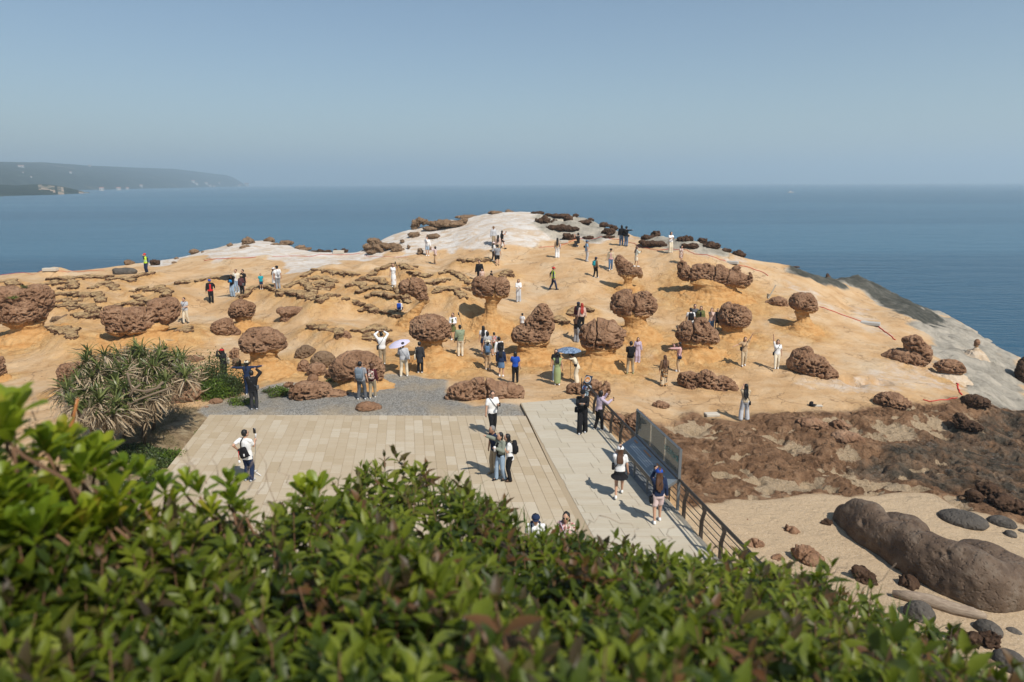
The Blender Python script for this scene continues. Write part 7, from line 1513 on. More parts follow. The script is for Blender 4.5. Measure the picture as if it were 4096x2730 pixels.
def leaf_tmpl(kind):
    """unit leaf along +y, face +z"""
    if kind == 'broad': prof = [(0, .03), (.25, .10), (.55, .19), (.8, .21), (.94, .14), (1.0, .02)]; curl = -.20
    elif kind == 'small': prof = [(0, .02), (.3, .22), (.65, .24), (1.0, .02)]; curl = -.15
    else: prof = [(0, .02), (.18, .13), (.45, .20), (.72, .14), (1.0, .005)]; curl = -.30
    V = []; F = []
    for i, (y, w) in enumerate(prof):
        z = curl * y * y + .12 * y; V += [(-w, y, z + w * .35), (0, y, z), (w, y, z + w * .35)]
    for i in range(len(prof) - 1):
        a = i * 3; F += [(a, a + 1, a + 4, a + 3), (a + 1, a + 2, a + 5, a + 4)]
    return np.array(V), np.array(F)
TM = {k: leaf_tmpl(k) for k in ('broad', 'lance', 'small')}
def leaf_mat4(p, d, n, L):
    d = d / np.linalg.norm(d); x = np.cross(d, n); x = x / (np.linalg.norm(x) + 1e-9); z = np.cross(x, d)
    m = np.eye(4); m[:3, 0] = x * L; m[:3, 1] = d * L; m[:3, 2] = z * L; m[:3, 3] = p; return m
def leaf_mesh(name, kind, Ms, tones, mat_):
    V, F = TM[kind]; Ms = np.array(Ms); nv = len(V); k = len(Ms)
    W = np.einsum('kij,vj->kvi', Ms[:, :3, :3], V) + Ms[:, None, :3, 3]
    FF = (F[None] + (np.arange(k) * nv)[:, None, None]).reshape(-1, 4)
    me = mesh_np(name, W.reshape(-1, 3), FF, [mat_]); at = me.attributes.new('tone', 'FLOAT', 'POINT'); at.data.foreach_set('value', np.repeat(tones, nv).astype(np.float32)); return me
_lv = {}
def leaf_objs(root, kind, Ms, tones, mat_, base):
    for M_, t in zip(Ms, tones):
        b = min(11, int(t * 12)); key = (kind, b, mat_.name)
        if key not in _lv: _lv[key] = leaf_mesh('leaf', kind, [np.eye(4)], np.array([(b + .5) / 12]), mat_)
        o = link('leaf', _lv[key], root); o.matrix_local = Matrix(M_.tolist()) if base is None else Matrix.Translation(-Vector(base)) @ Matrix(M_.tolist())
def rdir(el, az): return np.array([math.cos(el) * math.cos(az), math.cos(el) * math.sin(az), math.sin(el)])
CREST = np.array([(-400, 1000), (0, 1055), (100, 1105), (200, 1150), (300, 1185), (400, 1205), (520, 1215), (620, 1205), (700, 1160), (780, 1118), (860, 1085), (905, 1088), (980, 1105), (1060, 1140), (1130, 1170), (1200, 1222), (1300, 1243), (1400, 1255), (1500, 1262), (1600, 1282), (1700, 1298), (1800, 1308), (1900, 1338), (2000, 1405), (2100, 1455), (2180, 1515), (2250, 1560), (2353, 1650), (2600, 1780)], float) * 1.7408
def crest(X): return np.interp(X, CREST[:, 0], CREST[:, 1])
RHC = lambda X: np.interp(X, [-700, 600, 1100, 1500, 2700, 3600, 4600], [2.5, 2.6, 3.3, 4.1, 4.0, 3.6, 3.0])
RH0, TH0 = 1.15, math.tan(rad(42))
def canopy(X, Y):
    """point of the bush top seen at (X, Y)"""
    rc = RHC(X); r = ray(X, crest(X)); zc = HC + rc * r[2] / math.hypot(r[0], r[1]); z0 = HC - RH0 * TH0
    q = ray(X, Y); s = q[2] / math.hypot(q[0], q[1]); k = (zc - z0) / (rc - RH0)
    rho = (z0 - k * RH0 - HC) / (s - k); rho = min(max(rho, .55), rc); hd = q[:2] / np.linalg.norm(q[:2])
    return np.array([hd[0] * rho, hd[1] * rho, HC + s * rho]), rho / rc
# the slope we stand on, under the bushes
V = []; F = []; Xs = np.linspace(-1600, 5800, 75); rr_ = [0.0, .3, .6, 1.0, 1.5, 2.1, 2.8, 3.5, 4.2, 5.0, 6.5, 9, 13]
for X in Xs:
    q = ray(X, 2000); hd = q[:2] / np.linalg.norm(q[:2]); rc = RHC(X); r = ray(X, crest(X)); zc = HC + rc * r[2] / math.hypot(r[0], r[1]); z0 = HC - RH0 * TH0; k = (zc - z0) / (rc - RH0)
    for t in rr_:
        z = z0 + k * (t - RH0) - .30 if t < rc else zc - .30 - (t - rc) * 1.1
        V.append((hd[0] * t, hd[1] * t, max(z, -1.0) + .06 * math.sin(X * .013 + t * 5)))
n = len(rr_); F = [(i * n + j, (i + 1) * n + j, (i + 1) * n + j + 1, i * n + j + 1) for i in range(len(Xs) - 1) for j in range(n - 1)]
ms_, nt, bs = newmat('leaf_litter'); nt.links.new(ramp(nt, noise_n(nt, wpos(nt), 9, 8, .75), [(.35, (.012, .014, .006)), (.5, (.04, .03, .018)), (.62, (.10, .065, .035)), (.75, (.16, .11, .065))]), bs.inputs['Base Color']); bs.inputs['Roughness'].default_value = 1; bump(nt, bs, noise_n(nt, wpos(nt), 25, 6, .7), .05, 1)
link('hillside', mesh_np('hillside', V, F, [ms_]), kind='structure')
def shrub(label, X0, X1, nshoot, nunder, tall, parts):
    c = np.array([*(canopy((X0 + X1) / 2, 2400)[0][:2]), 0]); c[2] = canopy((X0 + X1) / 2, 2400)[0][2] - .4
    Ms, T, W = [], [], []; st = MB()
    k = 0
    while k < nshoot:
        X = rng.uniform(X0, X1); Y = rng.uniform(crest(X) + 5, max(3050, crest(X) + 300))
        p, u = canopy(X, Y)
        if rng.random() > 0.22 + 0.78 * u ** 1.3: continue
        k += 1; p = p + np.array([0, 0, rng.normal() * .035 - .05]); ax = rdir(rad(rng.uniform(52, 88)), rng.uniform(0, 6.28)); ln = rng.uniform(.06, .15); az = rng.uniform(0, 6.28)
        edge = sst(.86, 1.0, u); p[2] -= .05 * edge
        tn = rng.random(); tn = rng.uniform(.0, .45) if tn < .30 else rng.uniform(.4, .74) if tn < .82 else rng.uniform(.78, 1.0); npair = rng.integers(3, 6); sz = rng.uniform(.65, 1.4); pn = fbm(p[None] * np.array([2.2, 2.2, 2.2]), 2, 31)[0]; tn = float(np.clip(tn + (.45 * pn if tn < .75 else 0) - (.10 if X < 1250 else 0), 0, .74 if tn < .75 else 1)); p = p + np.array([0, 0, .16 * fbm(p[None] * 3.1, 2, 55)[0]])  # leaf tone lowered on the left shrub: vignette darkening put into the colour
        st.tube([p - ax * .10 - c, p + ax * ln - c], [.0028, .0018], 4, False)
        for q in range(npair):
            t = q / max(1, npair - 1); az += 1.57 + rng.normal() * .2; el = rad(8 + 55 * t ** 1.4 + rng.normal() * 12); L = (.098 - .044 * t) * sz * rng.uniform(.85, 1.15)
            for s in (0, math.pi):
                d = rdir(el, az + s); nn = np.array([0, 0, 1.0]) - d * d[2] + rng.normal(size=3) * .18
                Ms.append(leaf_mat4(p + ax * ln * t, d, nn, L)); T.append(np.clip(tn + rng.normal() * .06 + .05 * t, 0, 1)); W.append(L / np.linalg.norm(p - np.array([0, 0, HC])) * (1 if 0 < X < 4096 and Y < 2730 else .2))
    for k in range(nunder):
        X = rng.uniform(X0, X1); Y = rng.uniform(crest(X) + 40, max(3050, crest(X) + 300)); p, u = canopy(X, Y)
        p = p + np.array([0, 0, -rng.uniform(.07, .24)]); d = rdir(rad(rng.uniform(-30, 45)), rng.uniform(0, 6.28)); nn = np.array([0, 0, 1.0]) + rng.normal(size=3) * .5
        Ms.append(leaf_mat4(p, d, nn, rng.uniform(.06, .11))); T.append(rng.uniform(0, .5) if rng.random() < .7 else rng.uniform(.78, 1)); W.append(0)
    root = empty('shrub', c, label, 'shrub'); Ms = np.array(Ms); T = np.array(T); W = np.array(W); o_ = np.argsort(-W)
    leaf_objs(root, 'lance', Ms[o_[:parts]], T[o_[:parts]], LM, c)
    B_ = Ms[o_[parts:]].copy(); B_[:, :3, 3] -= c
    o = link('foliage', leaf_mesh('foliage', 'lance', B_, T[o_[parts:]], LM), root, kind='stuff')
    st.build('stems', STEM, root, kind='stuff')
    return root
shrub('dense green shrub with painted-in shade filling the left foreground below the broad leaved plant', -900, 1250, 1050, 3600, 0, 60)
shrub('dense green shrub with some purple brown leaves filling the middle foreground', 1250, 2800, 1250, 4200, 0, 170)
shrub('dense green shrub sloping down at the right foreground above the beach', 2800, 5000, 1000, 3200, 0, 70)
# broad leaved bright green plant at the left
SH = [('E', 60, 430, 2.1, 1.25), ('E', 30, 500, 2.0, 1.1), ('E', 120, 600, 2.0, 1), ('E', 430, 660, 2.2, 1), ('E', 560, 640, 2.3, .95), ('E', 660, 680, 2.3, 1), ('E', 500, 760, 2.2, .9), ('E', 870, 780, 2.3, 1), ('E', 950, 760, 2.4, 1), ('E', 760, 900, 2.2, 1.05), ('E', 930, 930, 2.3, 1), ('E', 1190, 910, 2.3, 1), ('E', 1350, 930, 2.35, 1), ('E', 1080, 1180, 2.1, 1.3), ('E', 640, 1090, 2.2, .9), ('E', 190, 1120, 2.1, 1), ('E', 420, 1200, 2.1, 1.1), ('E', 260, 1260, 2.0, 1.1),
      ('E', 1520, 1050, 2.4, 1), ('E', 1700, 1030, 2.45, 1), ('E', 1840, 1060, 2.45, .95), ('E', 2090, 1010, 2.5, 1.05), ('E', 2140, 1150, 2.45, .9), ('E', 1600, 1190, 2.35, .9), ('E', 1330, 1180, 2.3, 1), ('E', 980, 1330, 2.1, 1), ('E', 1200, 1340, 2.2, .9), ('E', 520, 1410, 2.0, 1.1), ('E', 130, 1380, 1.95, 1.1), ('E', 760, 1400, 2.05, 1), ('E', 330, 1500, 1.9, 1.1), ('E', 80, 1520, 1.9, 1), ('E', 20, 1100, 2.05, 1), ('E', -90, 700, 2.1, 1.2), ('E', -150, 1000, 2.0, 1.2), ('E', -80, 1300, 1.95, 1.1), ('F', 440, 1080, 2.9, 1.15), ('F', 560, 1060, 2.9, 1.25), ('F', 500, 1150, 2.85, 1.0), ('E', 1950, 1270, 2.4, .9), ('E', 2260, 1250, 2.5, .85)]
for _ in range(34):
    xx = rng.uniform(-60, 1500); SH.append(('E', xx, rng.uniform(1330 if xx > 600 else 1050, 1640), rng.uniform(1.95, 2.5), rng.uniform(.8, 1.1)))
Ms, T = [], []; stl = []; c0 = canopy(400, 2100)[0] + np.array([0, 0, -.5])
for F_, x, y, D, sc_ in SH:
    r = ray(*px(F_, x, y + 60)); p = np.array([0, 0, HC]) + r / math.hypot(r[0], r[1]) * D; az = rng.uniform(0, 6.28); ax = rdir(rad(rng.uniform(65, 88)), rng.uniform(0, 6.28)); tn = rng.uniform(.25, .75); sc_ *= .8 if F_ == 'E' and x > 1000 else .95
    nl = int(rng.integers(9, 14))
    for k in range(nl):
        t = k / nl; az += 2.4; el = rad(28 + 52 * t + rng.normal() * 9); d = rdir(el, az); L = (.098 - .030 * t) * sc_ * rng.uniform(.85, 1.15)
        Ms.append(leaf_mat4(p + ax * (.045 * t), d, np.array([0, 0, 1.0]) - d * d[2] * .8 + rng.normal(size=3) * .1, L)); T.append(np.clip(tn + .25 * t + rng.normal() * .1 if rng.random() > .04 else .97, 0, 1))
    dn = np.array([rng.uniform(-.12, .12), rng.uniform(-.05, .15), -.26]); stl.append([p - c0, p + dn * .25 - c0, p + dn * .6 + np.array([.03, .02, 0]) - c0, p + dn - c0])
r1 = empty('broad_leaved_shrub', c0, 'bright yellow green plant with thick rounded leaves at the left edge of the foreground', 'shrub')
Ms = np.array(Ms); T = np.array(T); leaf_objs(r1, 'broad', Ms[:300], T[:300], NM, c0)
B_ = Ms[300:].copy(); B_[:, :3, 3] -= c0; link('foliage', leaf_mesh('foliage', 'broad', B_, T[300:], NM), r1, kind='stuff'); [MB().tube(q_, [.004, .005, .006, .007], 6).build('stem', STEM, r1) for k_, q_ in enumerate(stl)]
# dark purple shoot standing above the bushes
r = ray(*px('F', 1190, 1150)); p = np.array([0, 0, HC]) + r / math.hypot(r[0], r[1]) * 3.9; Ms, T = [], []; az = .3
top = np.array([0, 0, HC]) + ray(*px('F', 1180, 740)) / math.hypot(*ray(*px('F', 1180, 740))[:2]) * 3.9
for k in range(9):
    t = k / 8; az += 1.57
    for s in (0, math.pi): Ms.append(leaf_mat4(p + (top - p) * t * .96, rdir(rad(-5 + 75 * t ** 2), az + s), np.array([0, 0, 1.0]), .085 - .035 * t)); T.append(rng.uniform(.8, .95) if k > 2 else rng.uniform(.2, .95))
e = empty('purple_shoot', p, 'dark purple leaved shoot standing above the bushes at the centre', 'shoot'); B_ = np.array(Ms); leaf_objs(e, 'lance', B_, T, LM, p); MB().tube([(0, 0, -.2), tuple(top - p)], [.005, .003], 5).build('stem', STEM, e)
# grass blades at the crest
def blades(name, label, spots, n, L, col_, spread, kind='stuff', wid=.006):
    V = []; F = []; tn = []
    for (X, D, dy) in spots:
        r = ray(X, crest(X) + dy); b0 = np.array([0, 0, HC]) + r / math.hypot(r[0], r[1]) * D
        for k in range(n):
            b = b0 + np.array([rng.normal() * spread, rng.normal() * spread, -rng.uniform(0.02, .12)]); az = rng.uniform(0, 6.28); l = L * rng.uniform(.6, 1.3); bend = rng.uniform(.2, .75); w = wid * rng.uniform(.7, 1.3); sd = np.array([-math.sin(az), math.cos(az), 0]); i0 = len(V)
            for q in range(4):
                t = q / 3; c = b + np.array([math.cos(az) * bend * t * t, math.sin(az) * bend * t * t, t * (1 - .35 * bend * t)]) * l; V += [c - sd * w * (1 - t * .95), c + sd * w * (1 - t * .95)]
            F += [(i0 + 2 * q, i0 + 2 * q + 1, i0 + 2 * q + 3, i0 + 2 * q + 2) for q in range(3)]; tn += [rng.random()] * 8
    me = mesh_np(name, V, F, [col_]); at = me.attributes.new('tone', 'FLOAT', 'POINT'); at.data.foreach_set('value', np.array(tn, np.float32)); return link(name, me, None, label, None, None, kind)
GM_ = leafmat('grass_blade', [(0, (.05, .09, .015)), (.5, (.10, .17, .03)), (.85, (.17, .24, .05)), (1, (.32, .27, .12))], .5, .3)
blades('grass', 'long green grass blades along the crest of the bushes', [(X, 3.9, 20) for X in np.linspace(1720, 2330, 22)] + [(X, 3.7, 15) for X in np.linspace(3180, 4050, 24)] + [(3600, 3.3, 200), (3550, 3.2, 260), (2640, 2.4, 420), (2690, 2.4, 470)], 8, .17, GM_, .07)
DG = leafmat('dry_blade', [(0, (.16, .10, .06)), (.5, (.26, .18, .11)), (1, (.36, .27, .17))], .9, .15, (.3, .2, .1))
blades('dry_undergrowth', 'dry brown grass and dead stems at the left behind the broad leaves', [(X, 2.75 + .25 * math.sin(X), rng.uniform(10, 260)) for X in np.linspace(-200, 1150, 46)], 11, .19, DG, .09, wid=.0035)
TWO = []
def twig(label, F_, a, b, D, r_, mat_=TWIG, name='twig', kink=.012, group='dry twigs above the bushes'):
    q = [np.array([0, 0, HC]) + ray(*px(F_, *s)) / math.hypot(*ray(*px(F_, *s))[:2]) * D for s in (a, b)]; pts = []
    for k in range(6):
        t = k / 5; pts.append(q[0] * (1 - t) + q[1] * t + np.array([rng.normal(), rng.normal() * .5, rng.normal()]) * kink * (0 < k < 5))
    TWO.append((MB().tube(pts, [r_ * (1 - .55 * k / 5) for k in range(6)], 5).build(name, mat_, None, label=label, cat='twig' if name == 'twig' else 'stalk', group=group), px(F_, *b), abs(a[1] - b[1]) + abs(a[0] - b[0])))
twig('orange brown bare stalk standing in front of the pandanus', 'E', (580, 770), (715, 215), 2.6, .0085, STALK, 'stalk', .006, None)
TW = [('E', (650, 560), (560, 120)), ('E', (400, 700), (280, 170)), ('E', (330, 420), (305, 200)), ('E', (660, 480), (830, 230)), ('E', (380, 500), (520, 280)), ('E', (1000, 600), (700, 640)), ('E', (1900, 1000), (1700, 620)), ('E', (2000, 1010), (1990, 700)), ('E', (1820, 980), (1640, 760)), ('E', (2280, 1060), (2350, 740)), ('F', (200, 1260), (20, 690)), ('F', (330, 1020), (250, 770)), ('F', (10, 1100), (130, 840)),
      ('E', (1500, 1010), (1810, 770)), ('F', (2150, 1260), (2300, 1040)), ('G', (640, 1420), (800, 1290)), ('G', (800, 1290), (1120, 1400)), ('G', (1100, 1520), (1150, 1390)), ('G', (1440, 1530), (1470, 1380)), ('K', (1200, 640), (1470, 350)), ('K', (1030, 420), (1160, 350)), ('K', (1480, 1010), (1650, 740)), ('K', (1800, 940), (1910, 740)), ('E', (1050, 700), (860, 790)), ('E', (100, 830), (420, 980)), ('F', (60, 1180), (310, 1130))]
for F_, a, b in TW: twig('thin dry grey brown twig sticking out above the bushes', F_, a, b, 2.6 if F_ == 'E' else 3.2 if F_ in 'FG' else 3.3, .0024)

# ------------------------------------------------------------------ pandanus clump and shrubs beside the terrace
PG = leafmat('pandanus_green', [(0, (.045, .062, .016)), (.5, (.10, .125, .03)), (1, (.19, .21, .06))], .4, .15); PD = leafmat('pandanus_dry', [(0, (.22, .15, .09)), (.5, (.42, .32, .20)), (1, (.56, .46, .32))], .85, .12, (.4, .3, .15))
def rosette_mesh(seed):
    rg = np.random.default_rng(seed); V = []; F = []; mi = []; tn = []
    for k in range(42):
        dry = k < 25; az = rg.uniform(0, 6.28); el = rg.uniform(-.9, .15) if dry else rg.uniform(.25, 1.4); L = rg.uniform(.45, .72) if dry else rg.uniform(.38, .62); w = rg.uniform(.016, .027); p = np.array([0, 0, rg.uniform(-.12, 0) if dry else rg.uniform(-.02, .06)]); sd = np.array([-math.sin(az), math.cos(az), 0]); i0 = len(V); n_ = 5; kink = rg.uniform(.5, .9)
        for q in range(n_):
            V += [p - sd * w * (1 - (q / n_) ** 2), p + sd * w * (1 - (q / n_) ** 2)]; p = p + np.array([math.cos(az) * math.cos(el), math.sin(az) * math.cos(el), math.sin(el)]) * L / (n_ - 1); el -= (.28 if not dry else .32) * (1 + q * .35) * kink
        F += [(i0 + 2 * q, i0 + 2 * q + 1, i0 + 2 * q + 3, i0 + 2 * q + 2) for q in range(n_ - 1)]; mi += [1 if dry else 0] * (n_ - 1); tn += [rg.random()] * (2 * n_)
    me = mesh_np('rosette', V, F, [PG, PD], True, mi); at = me.attributes.new('tone', 'FLOAT', 'POINT'); at.data.foreach_set('value', np.array(tn, np.float32)); return me
RMs = [rosette_mesh(s) for s in range(8)]
pc = hitf('E', 1120, 330); pc[2] = float(Zat([pc[0]], [pc[1]])[0])
pr = empty('pandanus', pc, 'large pandanus clump with spiky green leaves and drooping dry ones left of the terrace', 'pandanus')
ROS = []
for (F_, x, y) in [('E', 640, 150), ('E', 660, 330), ('E', 740, 420)]: pass
outl = [('A', q) for q in ((830, 1110), (900, 1060), (960, 1110), (1080, 1080), (1180, 1020), (1260, 1010), (1330, 1060), (1420, 1010), (1500, 1060), (1560, 1040), (1620, 1100), (1690, 1120), (1720, 1190), (1790, 1250))]
def pand_poly(): return [px('A', 740, 1180), px('A', 830, 1070), px('A', 1000, 1070), px('A', 1250, 1020), px('A', 1430, 1010), px('A', 1560, 1030), px('A', 1700, 1120), px('A', 1790, 1260), px('E', 1560, 70), px('E', 1500, 160), px('E', 1360, 235), px('E', 1190, 330), px('E', 1050, 385), px('E', 900, 390), px('E', 720, 350), px('E', 640, 260), px('E', 620, 120)]
PP = pand_poly(); k = 0; tries = 0
ybot = lambda X: np.interp(X, [270, 330, 480, 620, 790], [1640, 1690, 1720, 1640, 1560])
for _ in range(4000):
    X = rng.uniform(255, 800); Y = rng.uniform(1398, 1720)
    if not inpoly(np.array([X]), np.array([Y]), PP)[0]: continue
    # depth: lower ones stand in front, upper ones further back and higher
    t = (1720 - Y) / 350; D = 24.2 + 5.0 * t ** .9 + rng.normal() * .25; r = ray(X, Y); u = r / math.hypot(r[0], r[1]); p = np.array([0, 0, HC]) + u * D; g = float(Zat([p[0]], [p[1]])[0])
    p[2] = max(p[2], g + .15)
    if any(np.linalg.norm(p - q) < .33 for q in ROS): continue
    ROS.append(p)
    if len(ROS) >= 185: break
for k, p in enumerate(ROS):
    o = link('rosette', RMs[k % 8], pr); o.location = Vector(p - pc); s_ = rng.uniform(.65, 1.3); o.scale = (s_,) * 3; o.rotation_euler = (rng.normal() * .4, rng.normal() * .4, rng.uniform(0, 6.28))
    if k % 11 == 0:
        g = np.array([p[0] * .75 + pc[0] * .25, p[1] * .75 + pc[1] * .25, 0]); g[2] = float(Zat([g[0]], [g[1]])[0]); MB().tube([Vector(p - pc), Vector(p * .6 + g * .4 - pc) + Vector((rng.normal() * .1, rng.normal() * .1, 0)), Vector(g - pc)], [.035, .05, .06], 7).build('stem', flat('pandanus_stem', (.17, .125, .085), .9) if 'pandanus_stem' not in bpy.data.materials else bpy.data.materials['pandanus_stem'], pr)
for pl in ([(1170, 1240 - 1264), (1185, 40), (1210, 130), (1330, 150), (1480, 110)], [(1290, 90), (1230, 130), (1190, 200)], [(1560, 120), (1420, 170), (1260, 230), (1150, 300)], [(1500, 60), (1440, 120), (1340, 165)]):
    q = []
    for x, y in pl:
        r = ray(*px('E', x, y)); D = 25.5; q.append(Vector(np.array([0, 0, HC]) + r / math.hypot(r[0], r[1]) * D - pc))
    MB().tube(q, .038, 8).build('stem', bpy.data.materials['pandanus_stem'], pr)
# dark core so that the sunlit ground does not show through the clump: a thicket of dead stems
Ms, T = [], []
for _ in range(1500):
    p = ROS[int(rng.integers(len(ROS)))] - pc + rng.normal(size=3) * .25 + np.array([0, .25, -.35]); d = rdir(rng.uniform(-1.2, .4), rng.uniform(0, 6.28)); Ms.append(leaf_mat4(p, d, rng.normal(size=3), rng.uniform(.3, .55)) @ np.diag([.28, 1, 1, 1])); T.append(rng.random() * .6)
link('dead_leaves', leaf_mesh('dead_leaves', 'lance', Ms, np.array(T), PD), pr, kind='stuff')
SL_ = leafmat('bush_leaf', [(0, (.025, .045, .012)), (.5, (.055, .085, .02)), (1, (.11, .145, .04))], .45, .25); SB = leafmat('bright_bush_leaf', [(0, (.045, .085, .010)), (.5, (.10, .165, .018)), (1, (.20, .27, .035))], .4, .3)
def bush(label, F_, x, y, rad_, n, L, mat_, name='bush', gz=None, clump=7, cat='bush', group=None):
    q = hitf(F_, x, y) if gz is None else gz; q = np.array(q); Ms, T = [], []; st = MB(); cl = []
    for k in range(clump * 4):
        d = rng.normal(size=3); d /= np.linalg.norm(d); d[2] = abs(d[2]); cl.append(d * np.array(rad_) * rng.uniform(.55, 1.0))
    for c in cl: st.tube([(0, 0, -.05), tuple(c * .5 + np.array([0, 0, -.02])), tuple(c)], [.015, .010, .004], 4, False)
    for k in range(n):
        c = cl[int(rng.integers(len(cl)))]; p = c + rng.normal(size=3) * np.array(rad_) * .19; p[2] = abs(p[2]); d = rdir(rng.uniform(-.3, 1.3), rng.uniform(0, 6.28)); Ms.append(leaf_mat4(p, d, np.array([0, 0, 1.]) + rng.normal(size=3) * .5, L * rng.uniform(.7, 1.3))); T.append(rng.random())
    e = empty(name, q, label, cat, group); link('foliage', leaf_mesh('foliage', 'small', Ms, np.array(T), mat_), e); st.build('stems', STEM, e, kind='stuff'); return e
bush('olive green bush right of the pandanus beside the gravel', 'E', 2000, 130, (1.25, .9, 1.45), 5200, .085, SL_, clump=12)
bush('second olive bush at the right end, touching the gravel', 'E', 2100, 175, (.75, .6, .8), 2200, .08, SL_, clump=9)
bush('bright green glossy bush in front of the olive bush', 'E', 1930, 205, (.95, .6, .75), 3600, .085, SB, clump=10)
bush('low bright plant at the feet of the man in a black puffer', 'E', 2220, 262, (.62, .4, .22), 900, .07, SB, 'low_plant', cat='plant')
bush('small green plant at the roots of the pandanus', 'E', 1520, 245, (.32, .25, .22), 420, .07, SB, 'low_plant', cat='plant')
bush('small green plant between pandanus and the dry grass', 'E', 1230, 445, (.38, .28, .28), 560, .07, SB, 'low_plant', cat='plant')
bush('bright green plant left of the crackled mound of rock on the gravel', 'F', 215, 195, (.55, .38, .38), 1100, .07, SB, 'low_plant', cat='plant')
bush('olive little plant further left of the crackled mound of rock', 'F', 110, 165, (.3, .2, .22), 360, .06, SL_, 'low_plant', cat='plant')
bush('green weeds at the foot of the big round boulder', 'B', 720, 1325, (.35, .2, .22), 400, .06, SL_, 'low_plant', cat='plant')
bush('dark green plant at the lower left edge of the terrace', 'E', 1580, 760, (.5, .4, .22), 700, .07, SB, 'low_plant', cat='plant')
def topspot(F_, x, y, dback):
    q = hitf(F_, 250, 950) if F_ == 'A' else hitf('B', 80, 1250); D = np.linalg.norm(q[:2]) + dback; r = ray(*px(F_, x, y)); return np.array([0, 0, HC]) + r / math.hypot(r[0], r[1]) * D
bush('tuft of weeds on the left of the huge dark mushroom rock', 'A', 0, 0, (.42, .25, .12), 420, .05, SB, 'weeds', topspot('A', 100, 560, .1), cat='weeds')
bush('small tuft of weeds on top of the huge dark mushroom rock', 'A', 0, 0, (.3, .25, .14), 260, .05, SL_, 'weeds', topspot('A', 235, 462, .8), cat='weeds')
bush('dry grass tuft on top of the large round mushroom rock', 'B', 0, 0, (.28, .15, .05), 160, .05, SL_, 'weeds', topspot('B', 110, 868, .5), cat='weeds')
# ground cover and dry turf left of the terrace
def cover(name, label, poly, n, L, mat_, up=(.1, 1.2), kind_='small'):
    pq = np.array(poly); Ms, T = [], []; c = 0
    while c < n:
        X = rng.uniform(pq[:, 0].min(), pq[:, 0].max()); Y = rng.uniform(pq[:, 1].min(), pq[:, 1].max())
        if not inpoly(np.array([X]), np.array([Y]), poly)[0]: continue
        q = on_plane(X, Y, 0); q[2] = float(Zat([q[0]], [q[1]])[0])
        if inpoly(np.array([q[0]]), np.array([q[1]]), plaza_poly)[0] or vnoise(q[None] * 1.3, 5)[0] < -.25 and kind_ == 'small': c += 1; continue
        c += 1; d = rdir(rng.uniform(*up), rng.uniform(0, 6.28)); Ms.append(leaf_mat4(q + np.array([0, 0, rng.uniform(0, .05)]), d, np.array([0, 0, 1.]) + rng.normal(size=3) * .4, L * rng.uniform(.6, 1.4)) @ (np.diag([1, 1, 1, 1]) if kind_ == 'small' else np.diag([.22, 1, 1, 1]))); T.append(rng.random())
    link(name, leaf_mesh(name, kind_, Ms, np.array(T), mat_), None, label, None, None, 'stuff')
cover('ground_cover', 'low green creeping plants at the left edge of the terrace', [px('E', *q) for q in ((1040, 600), (1250, 600), (1480, 680), (1640, 700), (1560, 800), (1430, 960), (1300, 1100), (900, 1150), (950, 800))], 9500, .08, SL_)
TG = leafmat('turf_blade', [(0, (.10, .095, .035)), (.5, (.21, .17, .08)), (1, (.34, .27, .15))], .8, .2)
cover('dry_turf', 'thin dry turf left of the terrace', [px('E', *q) for q in ((1200, 480), (1330, 330), (1560, 290), (1760, 290), (1840, 330), (1500, 480), (1660, 640), (1400, 640), (1100, 590))], 4600, .075, TG, (.3, 1.3), 'lance')
cover('terrace_weeds', 'weeds growing along the left border of the terrace', [px('E', *q) for q in ((1890, 440), (1700, 660), (1440, 1010), (1380, 1010), (1660, 640), (1830, 470))], 900, .07, SB)
# ------------------------------------------------------------------ haze over the sea
LOCAL[0] = False
HZ = bpy.data.materials.new('haze_air'); HZ.use_nodes = True; nt = HZ.node_tree; nt.nodes.remove(nt.nodes['Principled BSDF'])
pv = N(nt, 'VolumePrincipled', Density=HAZE_D, Anisotropy=0.2); pv.inputs['Color'].default_value = (*HAZE_C, 1); nt.links.new(pv.outputs[0], nt.nodes['Material Output'].inputs['Volume'])
hb = MB(); hb.box((0, 0, (SEA - 3 + 260) / 2), (53000, 53000, 260 - SEA + 3)); hb.build('haze', HZ, None, False, kind='stuff')
# ------------------------------------------------------------------ labels that tell apart the many ledges, cape rocks and far houses
LOCAL[0] = False
LMK = {'the huge dark mushroom rock': ('A', 230, 680), 'the saddle shaped mushroom rock': ('A', 1300, 740), 'the guard at the far left': ('A', 1350, 260), 'the man in a red shirt and blue cap': ('A', 1945, 500), 'the group under the grey umbrella': ('A', 2190, 430), 'the man in a grey t-shirt': ('A', 1710, 670),
       'the tilted beaked rock': ('B', 330, 710), 'the couple in white': ('B', 190, 400), 'the woman in a long white dress': ('B', 1260, 360), 'the sitting boy': ('B', 1320, 640), 'the goose necked rock': ('B', 1480, 500), 'the heart shaped mushroom rock': ('B', 2150, 500), 'the peaked fin rock': ('B', 830, 950), 'the round mushroom rock with a hooded person': ('B', 1600, 850), 'the man in a hoodie': ('B', 1575, 90), 'the large round mushroom rock': ('B', 60, 960), 'the man in a white sweater': ('B', 1150, 1030), 'the woman with red hair': ('C', 640, 740), 'the double mushroom rock': ('C', 200, 850)}
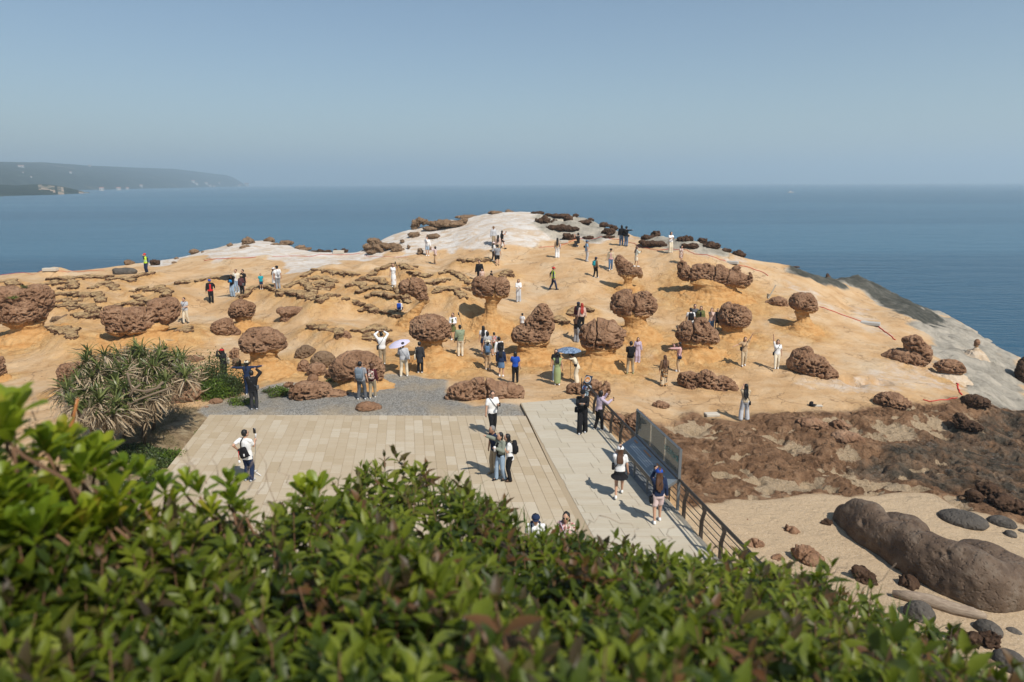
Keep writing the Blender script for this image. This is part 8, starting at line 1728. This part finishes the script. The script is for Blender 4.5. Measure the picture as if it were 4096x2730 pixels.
def relabel(objs, what, marks, sizes):
    used = set()
    for o, (X, Y), sz in sorted(objs, key=lambda q: -q[2]):
        d = sorted((math.hypot(X - px(*v)[0], (Y - px(*v)[1]) * 1.4), k) for k, v in marks.items())
        def rel(k):
            x, y = px(*marks[k]); dx, dy = X - x, (Y - y) * 1.4
            return ('right of ' if dx > 0 else 'left of ') + k if abs(dx) > abs(dy) else ('below ' if dy > 0 else 'above ') + k
        cands = []
        for i in range(min(5, len(d))):
            for a in sizes: cands.append((i, a))
        size = sizes[0] if sz > np.quantile([q[2] for q in objs], .66) else sizes[1] if sz > np.quantile([q[2] for q in objs], .33) else sizes[2]
        for i in range(min(6, len(d))):
            lb = f'{size} {what} {rel(d[i][1])}'
            if lb not in used: break
        else: lb = f'{size} {what} between {d[0][1]} and {d[1][1]}'
        used.add(lb); o['label'] = lb
relabel([(LLAB[i], px(LEDGES[i][0], *LEDGES[i][1][len(LEDGES[i][1]) // 2]), len(LEDGE_PTS[i][0])) for i in LLAB], 'crusty ledge', LMK, ('long', 'short', 'very small'))
CM = {'the red rope at the top': ('L', 1330, 262), 'the concrete block on the cape': ('L', 1258, 275), 'the crouching photographer': ('L', 1345, 265), 'the white hill top': ('L', 1060, 95), 'the pair on the skyline': ('L', 1608, 240), 'the woman in wide white trousers': ('L', 1884, 275), 'the girl in a floral dress': ('L', 1945, 355), 'the small upright stone on the cape top': ('L', 1282, 104), 'the woman with a lilac tote': ('L', 1215, 310), 'the cape end at the water': ('L', 1560, 130), 'the far right waterline rock': ('L', 2300, 300), 'the crag behind the woman in white': ('L', 1985, 205)}
relabel([(r_['o'], r_['pp'], r_['sz']) for r_ in ROCKS if r_['group'] and r_['group'].startswith('dark rocks on')], 'dark brown rock', CM, ('big', 'middling', 'small'))
relabel(HOB, 'white house', {'the bare cliff of the low hill': ('P', 195, 760), 'the headland tip': ('P', 985, 745), 'the left end of the headland crest': ('P', 60, 650), 'the middle of the far shore': ('P', 520, 755), 'the village on the headland': ('P', 820, 735)}, ('wide', 'middling', 'tiny'))
relabel([q for q in TWO if q[0].name.startswith('twig')], 'dry twig', {'the pandanus': ('A', 1200, 1300), 'the terrace corner': ('E', 1440, 1010), 'the man with the gimbal': ('E', 2275, 700), 'the orange stalk': ('E', 680, 400), 'the purple shoot': ('F', 1180, 900), 'the floral dress woman': ('G', 490, 1400), 'the whale shaped boulder': ('K', 1500, 350), 'the railing end': ('K', 480, 350), 'the selfie group': ('F', 2250, 900), 'the driftwood': ('K', 1800, 680), 'the left edge of view': ('E', 40, 500)}, ('long', 'short', 'stubby'))
